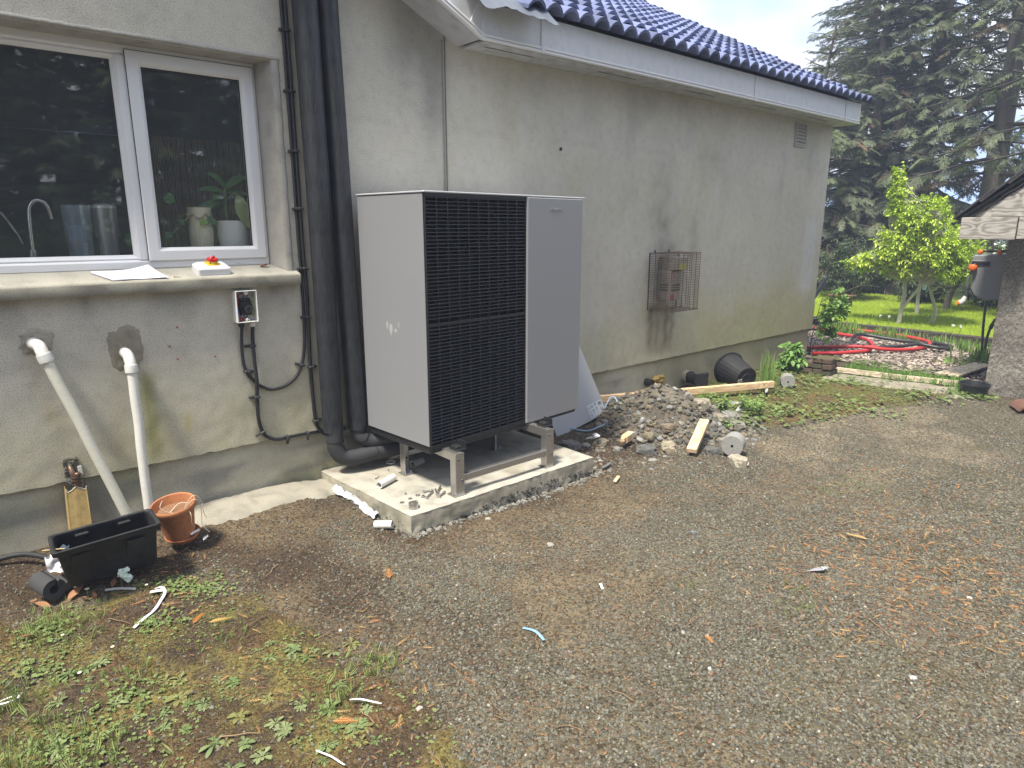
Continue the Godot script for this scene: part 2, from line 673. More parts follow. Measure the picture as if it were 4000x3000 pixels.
func materials() -> void:
	X.render = relief(two(mat(1, 1, 1, 0.95, 0, "grain", 1.6, true), "soft", 1.1), "grain", 0.55)
	X.ground = relief(two(mat(1, 1, 1, 0.95, 0, "pebble", 0.85, true), "cloud", 0.37), "pebble_h", 0.5)
	X.concrete = relief(two(mat(1, 1, 1, 0.9, 0, "pits", 2.4, true), "cloud", 1.3), "pits", 0.12)
	X.pebbles = mat(1, 1, 1, 0.8, 0, "", 1.0, true)
	X.leaf = mat(1, 1, 1, 0.55, 0, "", 1.0, true)
	X.leaf.backlight_enabled = true
	X.leaf.backlight = Color(0.45, 0.5, 0.25)
	X.needle = mat(1, 1, 1, 0.65, 0, "", 1.0, true)
	X.needle.backlight_enabled = true
	X.needle.backlight = Color(0.5, 0.55, 0.4)
	X.bark = relief(mat(0.13, 0.115, 0.095, 0.95, 0, "bark", 3.0), "bark", 1.0)
	X.pale_bark = mat(0.60, 0.57, 0.50, 0.9, 0, "bark", 5.0)
	X.upvc = mat(0.72, 0.73, 0.75, 0.35)
	X.fascia = mat(0.66, 0.68, 0.71, 0.45, 0, "soft", 1.1)
	X.soffit = mat(0.50, 0.51, 0.53, 0.5, 0, "cloud", 1.7)
	X.white = mat(0.74, 0.74, 0.70, 0.35, 0, "coarse", 3.0)
	X.aged_white = mat(0.64, 0.635, 0.55, 0.45, 0, "soft", 3.0)
	X.black = mat(0.014, 0.015, 0.017, 0.5)
	X.soft_black = two(mat(0.02, 0.021, 0.024, 0.62, 0, "scuff", 2.2), "coarse", 4.0)
	X.lagging = two(mat(0.03, 0.033, 0.038, 0.5, 0, "scuff", 3.2), "scuff", 7.0)
	X.grey_paint = mat(0.31, 0.315, 0.325, 0.42, 0.15)
	X.steel = mat(0.50, 0.49, 0.48, 0.32, 0.85, "coarse", 6.0)
	X.zinc = mat(0.5, 0.5, 0.48, 0.35, 0.9)
	X.lagging.uv1_scale = Vector3(11, 0.9, 11)
	X.lagging.uv2_scale = Vector3(19, 1.6, 19)
	X.terracotta = two(mat(0.50, 0.20, 0.085, 0.8, 0, "cloud", 5.0), "coarse", 6.0)
	X.wood = mat(1, 1, 1, 0.8)
	X.wood.albedo_texture = T.wood
	X.grey_wood = mat(1, 1, 1, 0.9)
	X.grey_wood.albedo_texture = T.grey_wood
	X.pale_wood = mat(1, 1, 1, 0.9)
	X.pale_wood.albedo_texture = T.grey_wood
	X.pale_wood.detail_enabled = false
	X.pale_wood.albedo_color = Color(1.25, 1.2, 1.1)
	X.rock = relief(two(mat(1, 1, 1, 0.95, 0, "crumb", 9.0, true), "fine", 4.0), "fine", 0.3)
	X.paint = mat(1, 1, 1, 0.5, 0, "", 1.0, true)
	X.shiny = mat(1, 1, 1, 0.3, 0, "", 1.0, true)


func ground_y(x: float, z: float) -> float:
	var y := 0.085 * sm(0.9, 0.0, z) * (1.0 - 0.45 * sm(1.4, 1.8, x)) * (1.0 - 0.5 * sm(4.5, 8.0, x))
	y += 0.012 * nz(x, z, 0.9) + 0.004 * nz(x, z, 5.0, 3.0)
	# the rough mossy patch lies slightly proud
	y += 0.018 * moss_near(x, z) * (0.6 + 0.4 * nz(x, z, 7.0, 1.0)) + 0.02 * moss_far(x, z)
	# a scour hollow beside the trough
	y -= 0.05 * exp(-(pow((x - 0.19) / 0.09, 2.0) + pow((z - 0.36) / 0.16, 2.0)))
	if x > 0.8 and x < 1.75: y -= 0.07 * sm(0.016, -0.004, z)
	if x > 10.3: y -= 0.12 * sm(10.3, 11.0, x)
	return y

func moss_near(x: float, z: float) -> float:
	var e := 0.62 + 0.28 * sm(0.55, 1.0, z) + 0.18 * sm(1.3, 1.8, z) - 0.25 * sm(2.1, 2.9, z)
	e += 0.16 * fz(x, z, 2.2)
	return sm(e + 0.06, e - 0.06, x) * sm(0.5, 0.62, z + 0.1 * nz(x, z, 5.0))

func moss_far(x: float, z: float) -> float:
	var e := 1.136 + (x - 4.914) * 0.25 + 0.10 * fz(x, z, 1.6)
	return sm(e + 0.05, e - 0.08, z) * sm(4.3, 4.75, x + 0.3 * fz(x, z, 1.2, 5.0)) * sm(7.55, 7.3, x)

func soil_mask(x: float, z: float) -> float:
	var w := 0.5 * fz(x, z, 2.4, 2.0)
	var a := sm(0.52, 0.18, absf(x - 1.15 + 0.25 * nz(x, z, 0.8)) + w * 0.35) * sm(2.3, 1.4, z) * 0.9
	var bx := maxf(maxf(1.72 - x, x - 3.15), 0.0)
	var bz := maxf(z - 0.9, 0.0)
	var d := sqrt(bx * bx + bz * bz)
	a = maxf(a, sm(0.34, 0.02, d + w * 0.3) * 0.9)
	a = maxf(a, sm(3.0, 3.15, x) * sm(4.9, 4.5, x + w * 0.4) * sm(1.25, 0.85, z + w * 0.25))
	a = maxf(a, sm(0.62, 0.5, z) * sm(1.75, 1.6, x))
	return clampf(a, 0.0, 1.0)

func bare(x: float, z: float) -> float:
	# worn places where fines and dust cover the stones
	var b := 0.0
	for q in [[2.6, 1.2, 0.9, 0.30], [5.0, 1.45, 0.8, 0.20], [3.9, 1.75, 0.8, 0.3], [1.9, 1.75, 0.5, 0.35], [6.2, 1.75, 0.9, 0.18], [5.6, 2.3, 0.5, 0.35]]:
		b += exp(-(pow((x - q[0]) / q[2], 2.0) + pow((z - q[1]) / q[3], 2.0)))
	return clampf(sm(0.1, 0.75, b * 0.75 + 0.9 * fz(x, z, 0.8, 61.0) + 0.35 * fz(x, z, 3.1, 63.0)), 0.0, 1.0)

func ground_col(x: float, z: float) -> Color:
	var t := fz(x, z, 1.1, 7.0)
	var t2 := fz(x, z, 4.5, 1.0)
	var c := Color(0.140, 0.124, 0.086).lerp(Color(0.115, 0.104, 0.075), sm(-0.3, 0.3, t))
	c = c.lerp(Color(0.20, 0.175, 0.13), sm(0.12, 0.42, fz(x, z, 0.6, 9.0)) * 0.6)
	c = c.lerp(Color(0.195, 0.162, 0.112).lerp(Color(0.27, 0.25, 0.20), sm(3.8, 4.8, x)), bare(x, z) * 0.85)
	c = c * 1.1 * (1.0 + 0.35 * t2)
	c = c.lerp(Color(0.105, 0.105, 0.045), 0.55 * sm(0.05, 0.4, fz(x, z, 1.7, 71.0)) * sm(1.6, 2.6, z))
	var s := soil_mask(x, z)
	var sc := Color(0.088, 0.062, 0.040).lerp(Color(0.185, 0.15, 0.10), sm(-0.1, 0.3, t + 0.4 * sm(0.9, 1.3, z) * sm(1.6, 2.2, x)))
	c = c.lerp(sc, s * 0.95)
	var mn := moss_near(x, z)
	if mn > 0.0:
		var mc := Color(0.20, 0.18, 0.055).lerp(Color(0.15, 0.10, 0.045), sm(-0.15, 0.35, fz(x, z, 2.6, 4.0)))
		mc = mc.lerp(Color(0.085, 0.062, 0.042), sm(-0.12, 0.22, fz(x, z, 4.1, 8.0)))
		c = c.lerp(mc, mn * 0.92)
	var mf := moss_far(x, z)
	if mf > 0.0:
		var mc := Color(0.19, 0.20, 0.055).lerp(Color(0.22, 0.14, 0.055), sm(-0.2, 0.25, fz(x, z, 1.9, 4.0)))
		mc = mc.lerp(Color(0.10, 0.07, 0.045), sm(0.15, 0.4, fz(x, z, 3.1, 8.0)))
		c = c.lerp(mc, mf * 0.92)
	if x > 6.9:
		c = c.lerp(Color(0.11, 0.10, 0.075), sm(7.3, 7.8, x) * 0.8)
	c.a = 1.0
	return c

func ground() -> void:
	var xs := steps([[-60, -8, 8], [-8, -1.2, 0.4], [-1.2, 4.2, 0.026], [4.2, 8.2, 0.05], [8.2, 12, 0.25], [12, 80, 6]])
	var ws := steps([[-70, -10, 6], [-10, -4.2, 0.4], [-4.2, -2.6, 0.045], [-2.6, 0.1, 0.028], [0.1, 2, 0.2], [2, 70, 6]])
	var me := sheet(xs, ws, func(x, w): return Vector3(x, ground_y(x, -w), -w), func(x, w): return ground_col(x, -w))
	struct("ground", me, X.ground)
	# pebbles set in the drive: real stones, thousands to the square metre, far ones sparser
	var stones := []
	for k in 3:
		var mb := MB.new()
		mb.ico(Vector3.ZERO, Vector3(1, 0.62, 0.8), 0, fn, 0.22, 0.02 + k * 0.013)
		stones.append(mb.mesh())
	var xf := [[], [], []]
	var cf := [[], [], []]
	var cam := Vector2(0, 3.72)
	var tries := 430000
	for i in tries:
		var x := rf(-0.3, 7.8)
		var z := rf(0.0, 4.1)
		var p := Vector2(x, z) - cam
		var dist := p.length()
		if dist < 1.5: continue
		if x > 1.74 and x < 3.14 and z < 0.9: continue
		# only what lies ahead, with a wide margin to both sides
		var ang := rad_to_deg(atan2(p.x, -p.y))
		if ang < -16.0 or ang > 92.0: continue
		var keep := 1.0 if dist < 3.2 else clampf(3.2 / dist, 0.0, 1.0)
		keep *= 1.0 - 0.93 * moss_near(x, z)
		keep *= 1.0 - 0.85 * moss_far(x, z)
		keep *= 1.0 - 0.86 * soil_mask(x, z)
		keep *= 1.0 - 0.75 * bare(x, z)
		if x > 7.3: keep *= 0.3
		if rng.randf() > keep: continue
		var r := rf(0.0032, 0.0070) * (1.0 if rng.randf() < 0.93 else 1.4)
		if dist > 4.0: r *= 1.1
		var k := i % 3
		var b := Basis(Vector3.UP, rf(0, TAU)) * Basis(Vector3.RIGHT, rf(-0.4, 0.4))
		xf[k].append(Transform3D(b.scaled(Vector3.ONE * r), Vector3(x, ground_y(x, z) + r * 0.12, z)))
		var g := rf(0.0, 1.0)
		g = 0.064 + 0.120 * pow(g, 1.6)
		var warm := rf(0.0, 1.0)
		var c := Color(g * 0.96, g * lerpf(0.96, 0.90, warm), g * lerpf(0.84, 0.60, warm))
		if rng.randf() < 0.06: c = Color(0.17, 0.10, 0.06)
		if rng.randf() < 0.006: c = Color(0.32, 0.30, 0.26)
		cf[k].append(c)
	for k in 3:
		scatter("gravel", stones[k], X.pebbles, xf[k], cf[k], self, "small grey and tan pebbles set in the worn drive", "gravel")
	# pale strip of bare concrete along the wall beside the slab
	var mb := MB.new()
	var pts := [Vector2(0.86, 0.26), Vector2(1.19, 0.25), Vector2(1.46, 0.24), Vector2(1.60, 0.28), Vector2(1.71, 0.22)]
	var rows := []
	for i in 36:
		var t := i / 35.0
		var x := lerpf(0.84, 1.735, t)
		var zf := 0.25 + 0.03 * nz(x, 0, 6.0) + 0.015 * nz(x, 3, 17.0) - 0.04 * sm(0.2, 0.0, t) + 0.05 * sm(0.9, 1.0, t)
		var row := PackedVector3Array()
		for j in 12:
			var z := lerpf(0.004 + 0.008 * absf(nz(x, 9, 14.0)), zf, j / 11.0)
			var y := ground_y(x, maxf(z, 0.02)) + 0.022 - 0.03 * sm(0.82, 1.0, j / 11.0) + 0.004 * nz(x, z, 20.0)
			row.append(Vector3(x, y, z))
		rows.append(row)
	mb.col = Color(0.34, 0.32, 0.265)
	mb.grid(rows)
	struct("concrete_apron", mb.mesh(), X.concrete, "pale rough strip of bare concrete along the wall foot beside the slab", "apron")


const OPEN := [-0.72, 1.547, 1.335, 2.440]     # window opening in the wall: x0, x1, y0, y1

func wall_col(x: float, y: float) -> Color:
	var c := Color(0.60, 0.575, 0.50)
	c = c * (1.0 + 0.10 * fz(x, y, 0.9, 1.0) + 0.05 * fz(x, y, 4.0, 2.0))
	# algae, greenest low down and in patches
	var a := sm(1.15, 0.4, y + 0.35 * fz(x, y, 1.3, 4.0)) * 0.55 + 0.25 * sm(0.1, 0.5, fz(x, y * 0.4, 1.8, 6.0))
	c = c.lerp(Color(0.49, 0.465, 0.285), clampf(a, 0.0, 0.75))
	# runs of dark growth down the wall, each with a length of its own
	var run := sm(0.08, 0.5, fz(x, y * 0.12, 3.4, 9.0)) * sm(-0.2, 0.3, fz(x, y, 0.7, 12.0))
	run *= 0.35 + 0.65 * sm(2.5, 4.2, x)
	c = c.lerp(Color(0.20, 0.195, 0.18), run * 0.13)
	# soot grown beside the joint
	var j := exp(-pow((x - 2.58) / 0.10, 2.0)) * sm(1.75, 2.5, y + 0.2 * fz(x, y, 5.0)) + exp(-pow((x - 2.40) / 0.16, 2.0)) * sm(2.2, 2.75, y + 0.15 * fz(x, y, 4.0))
	c = c.lerp(Color(0.17, 0.17, 0.165), clampf(j, 0, 1) * 0.62)
	# mould in irregular blots on the long wall
	var mould := sm(0.02, 0.38, fz(x, y, 0.85, 21.0)) * sm(2.9, 3.6, x) * sm(1.8, 2.25, y + 0.3 * fz(x, y, 1.2, 2.0))
	c = c.lerp(Color(0.20, 0.20, 0.19), mould * 0.2)
	# rust and soot runs above and below the flue cage
	var s1 := exp(-pow((x - 5.0 + 0.05 * nz(y, 0, 2.0)) / 0.17, 2.0)) * sm(2.45, 1.6, y + 0.25 * fz(x, y, 5.0)) * sm(0.7, 0.9, y)
	s1 += exp(-pow((x - 5.45) / 0.09, 2.0)) * sm(1.95, 1.6, y + 0.2 * fz(x, y, 6.0)) * sm(1.25, 1.4, y) * 0.5
	c = c.lerp(Color(0.17, 0.155, 0.12), clampf(s1, 0, 1) * (0.45 + 0.25 * nz(x, y, 7.0)))
	var s2 := 0.0
	for q in [[4.87, 0.05, 0.9], [4.96, 0.025, 0.6], [5.09, 0.035, 0.95], [5.18, 0.03, 0.7]]:
		s2 += exp(-pow((x - q[0] + 0.02 * nz(y, q[0], 9.0)) / q[1], 2.0)) * q[2]
	s2 = clampf(s2, 0, 1) * sm(0.42, 0.62, y) * sm(0.93, 0.88, y) * (0.8 + 0.3 * nz(x, y, 12.0))
	c = c.lerp(Color(0.27, 0.235, 0.15), 0.6 * exp(-pow((x - 5.02) / 0.22, 2.0)) * sm(0.40, 0.5, y) * sm(0.95, 0.85, y))
	c = c.lerp(Color(0.125, 0.105, 0.07), clampf(s2, 0, 1) * 0.85)
	c = c.lerp(Color(0.44, 0.42, 0.21), 0.6 * sm(4.9, 6.2, x) * sm(1.3, 0.5, y + 0.35 * fz(x, y, 1.6, 33.0)))
	# algae run beside the second waste pipe, yellow flecks
	var g := exp(-pow((x - 0.775 - 0.01 * nz(y, 0, 8.0)) / 0.035, 2.0)) * sm(0.36, 0.5, y) * sm(0.93, 0.82, y)
	c = c.lerp(Color(0.24, 0.25, 0.06), g * 0.75)
	for q in [[0.345, 0.74], [0.40, 0.70], [0.955, 0.60], [0.945, 0.56]]:
		c = c.lerp(Color(0.46, 0.36, 0.10), 0.5 * exp(-(pow((x - q[0]) / 0.015, 2.0) + pow((y - q[1]) / 0.045, 2.0))))
	# brushed-on white filler near the far corner
	var w := sm(7.58, 7.63, x + 0.03 * nz(x, y, 9.0)) * sm(7.93, 7.86, x + 0.03 * nz(x, y, 7.0)) * sm(0.84, 0.9, y + 0.05 * nz(x, y, 14.0)) * sm(1.70, 1.64, y + 0.05 * nz(x, y, 12.0))
	c = c.lerp(Color(0.64, 0.64, 0.62), w * (0.75 + 0.3 * fz(x, y, 7.0)))
	# stained sill drip
	if x < 1.7 and y < 1.3: c = c.lerp(Color(0.22, 0.215, 0.19), 0.5 * sm(1.05, 1.25, y + 0.1 * fz(x, y, 6.0)) * sm(-0.1, 0.35, fz(x, y * 0.3, 3.0, 15.0)))
	c.a = 1.0
	return c

func plinth_col(x: float, y: float) -> Color:
	var c := Color(0.54, 0.52, 0.41) * (1.0 + 0.25 * fz(x, y, 2.2, 3.0))
	c = c.lerp(Color(0.30, 0.30, 0.14), 0.55 * sm(0.0, 0.4, fz(x, y * 1.6, 1.7, 5.0)))
	c = c.lerp(Color(0.25, 0.25, 0.235), 0.7 * sm(0.0, 0.35, fz(x * 0.6, y * 2.5, 2.4, 8.0)))
	if x > 3.2: c = c.lerp(Color(0.44, 0.40, 0.265) * (1.0 + 0.3 * fz(x, y, 1.5, 9.0)), 0.75 * sm(4.6, 5.4, x) + 0.2)
	c.a = 1.0
	return c

func house() -> void:
	var h := thing("house", "grey rendered bungalow with white window and dark tiled roof", "house", Vector3(2.6, 0, 0))
	# main face with the window left open
	var xs := steps([[-3.6, OPEN[0], 0.06], [OPEN[0], OPEN[1], 0.03], [OPEN[1], 8.03, 0.03]])
	var ys := steps([[0.395, OPEN[2], 0.03], [OPEN[2], OPEN[3], 0.03], [OPEN[3], 2.714, 0.03]])
	var ox := h.position.x
	var joint := func(x): return -0.012 * exp(-pow((x - 2.66) / 0.012, 2.0))
	part_mesh("wall", sheet(xs, ys, func(x, y): return Vector3(x - ox, y + (0.004 * nz(x, 0, 9.0) + 0.003 * nz(x, 0, 30.0) if y < 0.4 else 0.0), 0.004 * fz(x, y, 1.5) + 0.0025 * nz(x, y, 11.0) + joint.call(x)), wall_col, [OPEN]), X.render, h)
	# gable above the line of the eaves, returns, back, top edge
	var top := func(x): return 2.714 + maxf(0.0, 0.483 * (2.816 - x)) if x > -1.0 else 2.714 + 0.483 * 3.816 + 0.483 * (x + 1.0)
	var gx := steps([[-3.6, 2.816, 0.06]])
	var gy := steps([[0, 1, 0.04]])
	part_mesh("gable", sheet(gx, gy, func(x, t): return Vector3(x - ox, lerpf(2.714, maxf(top.call(x), 2.716), t), 0.004 * fz(x, lerpf(2.714, top.call(x), t), 1.5)), func(x, t): return wall_col(x, lerpf(2.714, top.call(x), t))), X.render, h)
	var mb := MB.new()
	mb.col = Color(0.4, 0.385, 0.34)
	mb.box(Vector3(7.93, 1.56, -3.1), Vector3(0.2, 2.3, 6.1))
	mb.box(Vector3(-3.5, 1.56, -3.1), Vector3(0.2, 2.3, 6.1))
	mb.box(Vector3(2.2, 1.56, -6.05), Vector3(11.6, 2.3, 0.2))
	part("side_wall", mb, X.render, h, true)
	# underside of the render where it stops above the plinth
	mb = MB.new()
	mb.col = Color(0.16, 0.15, 0.11)
	var rows := []
	for i in 180:
		var x := lerpf(-3.6, 8.03, i / 179.0)
		var y := 0.395 + 0.004 * nz(x, 0, 9.0) + 0.003 * nz(x, 0, 30.0)
		rows.append(PackedVector3Array([Vector3(x, y, 0.004 * fz(x, y, 1.5)), Vector3(x, y + 0.002, -0.05)]))
	mb.grid(rows)
	part("render_stop", mb, X.render, h, true)
	part_mesh("plinth", sheet(steps([[-3.6, 8.0, 0.04]]), steps([[-0.15, 0.41, 0.035]]), func(x, y): return Vector3(x - ox, y, -0.032 + 0.005 * fz(x, y, 4.0) + 0.012 * sm(0.1, -0.1, y)), plinth_col), X.render, h)
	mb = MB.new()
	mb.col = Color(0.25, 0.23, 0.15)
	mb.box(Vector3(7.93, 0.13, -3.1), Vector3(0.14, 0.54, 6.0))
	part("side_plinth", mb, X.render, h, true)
	# reveals and lintel soffit of the window, and the smooth plaster band round it
	mb = MB.new()
	mb.col = Color(0.40, 0.39, 0.36)
	mb.quad(Vector3(1.547, 1.30, 0.004), Vector3(1.506, 1.30, -0.13), Vector3(1.506, 2.436, -0.13), Vector3(1.547, 2.444, 0.004))
	mb.quad(Vector3(-0.72, 2.444, 0.004), Vector3(1.547, 2.444, 0.004), Vector3(1.506, 2.436, -0.13), Vector3(-0.70, 2.436, -0.13))
	mb.quad(Vector3(-0.70, 1.30, -0.13), Vector3(-0.72, 1.30, 0.004), Vector3(-0.72, 2.444, 0.004), Vector3(-0.70, 2.436, -0.13))
	part("window_reveal", mb, X.concrete, h, true)
	mb = MB.new()
	mb.col = Color(0.42, 0.41, 0.37)
	rows = []
	for i in 60:
		var y := lerpf(1.335, 2.462, i / 59.0)
		var e := 1.592 + 0.003 * nz(y, 1, 14.0)
		rows.append(PackedVector3Array([Vector3(1.546, y, 0.0), Vector3(1.551, y, 0.012), Vector3(e - 0.012, y, 0.013), Vector3(e, y, 0.003), Vector3(e + 0.002, y, -0.004)]))
	mb.grid(rows, false, false)
	rows = []
	for i in 90:
		var x := lerpf(-0.75, 1.59, i / 89.0)
		var e := 2.466 + 0.003 * nz(x, 5, 14.0) + 0.002 * nz(x, 5, 40.0)
		rows.append(PackedVector3Array([Vector3(x, 2.443, 0.0), Vector3(x, 2.447, 0.014), Vector3(x, e - 0.008, 0.014), Vector3(x, e, 0.004), Vector3(x, e + 0.001, -0.004)]))
	mb.grid(rows)
	part("plaster_band", mb, X.concrete, h, true)
	# sloping concrete sill
	mb = MB.new()
	rows = []
	for i in 130:
		var x := lerpf(-0.95, 1.604, i / 129.0)
		var k := 0.003 * nz(x, 0, 6.0) + 0.002 * nz(x, 0, 25.0)
		var kk := 0.003 * nz(x, 4, 9.0)
		rows.append(PackedVector3Array([Vector3(x, 1.388, -0.13), Vector3(x, 1.365 + k * 0.4, -0.04), Vector3(x, 1.343 + k * 0.5, 0.045), Vector3(x, 1.338, 0.058 + k), Vector3(x, 1.329, 0.064 + k), Vector3(x, 1.30 + kk, 0.063 + kk), Vector3(x, 1.283 + kk, 0.058 + k), Vector3(x, 1.277 + kk, 0.045), Vector3(x, 1.278, -0.02)]))
	mb.col = Color(0.43, 0.415, 0.355)
	mb.grid(rows)
	for k in mb.c.size():
		if mb.v[k].z > 0.05: mb.c[k] = Color(0.36, 0.345, 0.285) * (1.0 + 0.3 * fz(mb.v[k].x, mb.v[k].y, 5.0))
	var last: PackedVector3Array = rows[rows.size() - 1]
	for k in range(1, last.size() - 1): mb.tri(last[0], last[k + 1], last[k])
	part("window_sill", mb, X.concrete, h, true)
	# mortar round the two waste pipes: rough, standing a little proud
	for q in [[0.352, 1.085, 0.066, 0.058, 3.0, Color(0.40, 0.375, 0.31)], [0.705, 1.005, 0.075, 0.105, 8.0, Color(0.33, 0.30, 0.235)]]:
		mb = MB.new()
		mb.col = q[5]
		rows = []
		for i in 8:
			var ring := PackedVector3Array()
			for k in 26:
				var a := TAU * k / 26.0
				var rr: float = (1.0 - i / 7.0) * (1.0 + 0.22 * fn.get_noise_2d(cos(a) * 1.3 + q[4] * 3.0, sin(a) * 1.3))
				var x: float = q[0] + q[2] * rr * signf(cos(a)) * pow(absf(cos(a)), 0.75)
				var y: float = q[1] + q[3] * rr * signf(sin(a)) * pow(absf(sin(a)), 0.75)
				ring.append(Vector3(x, y, (0.0 if i == 0 else 0.007) + 0.005 * nz(x, y, 45.0, q[4]) + 0.003 * nz(x, y, 110.0)))
			rows.append(ring)
		mb.grid(rows, false, true)
		part("mortar_patch", mb, X.concrete, h, true)
	# a knocked-out hole low in the wall, with rubble showing
	mb = MB.new()
	mb.col = Color(0.12, 0.11, 0.09)
	mb.box(Vector3(0.405, 0.465, 0.004), Vector3(0.062, 0.09, 0.012), Basis.IDENTITY, 0.003)
	mb.col = Color(0.22, 0.2, 0.16)
	for k in 12:
		mb.ico(Vector3(0.405 + rf(-0.035, 0.035), 0.47 + rf(-0.05, 0.05), 0.008), Vector3(0.009, 0.008, 0.006), 1, fn, 0.3, 0.02)
	part("wall_hole", mb, X.concrete, h, true)
	# small red wall plugs and one dark hole
	for q in [[0.95, 1.093], [0.903, 0.998], [0.934, 0.928], [1.122, 0.919]]:
		mb = MB.new()
		mb.col = Color(0.45, 0.04, 0.03)
		mb.lathe(PackedVector2Array([Vector2(0.0045, 0.0), Vector2(0.0045, 0.004), Vector2(0.0025, 0.004), Vector2(0.002, 0.001)]), 8, Transform3D(rotb(Vector3.RIGHT, PI / 2), Vector3(q[0], q[1], 0.002)))
		part("wall_plug", mb, X.paint, h, true)
	mb = MB.new()
	mb.col = Color(0.01, 0.01, 0.01)
	mb.lathe(PackedVector2Array([Vector2(0.013, 0.0), Vector2(0.012, 0.004), Vector2(0.0, 0.004)]), 10, Transform3D(rotb(Vector3.RIGHT, PI / 2), Vector3(3.701, 2.15, 0.002)))
	part("drill_hole", mb, X.paint, h, true)
	# movement joint between old house and its wing
	mb = MB.new()
	mb.col = Color(0.34, 0.33, 0.30)
	mb.box(Vector3(2.657, 1.58, 0.002), Vector3(0.007, 2.37, 0.012), Basis.IDENTITY, 0.002)
	mb.col = Color(0.10, 0.10, 0.095)
	mb.box(Vector3(2.666, 1.58, 0.0035), Vector3(0.008, 2.37, 0.004))
	part("movement_joint", mb, X.paint, h, true)
	# plastic vent of louvres under the eaves
	var vent := Node3D.new()
	vent.name = "air_vent"
	h.add_child(vent)
	vent.position = Vector3(7.29 - ox, 2.535, 0.0)
	mb = MB.new()
	var vm := mat(0.42, 0.41, 0.38, 0.6)
	for s in [[0, 0.11, 0.23, 0.014], [0, -0.11, 0.23, 0.014], [0.108, 0, 0.014, 0.21], [-0.108, 0, 0.014, 0.21]]:
		mb.box(Vector3(s[0], s[1], 0.008), Vector3(s[2], s[3], 0.02), Basis.IDENTITY, 0.003)
	part("frame", mb, vm, vent)
	for k in 6:
		mb = MB.new()
		mb.box(Vector3(0, -0.085 + k * 0.034, 0.010), Vector3(0.20, 0.004, 0.034), rotb(Vector3.RIGHT, 1.0))
		part("louvre", mb, vm, vent)
	mb = MB.new()
	mb.box(Vector3(0, 0, 0.003), Vector3(0.2, 0.2, 0.004))
	part("vent_back", mb, mat(0.32, 0.31, 0.29), vent)
	X.house_node = h


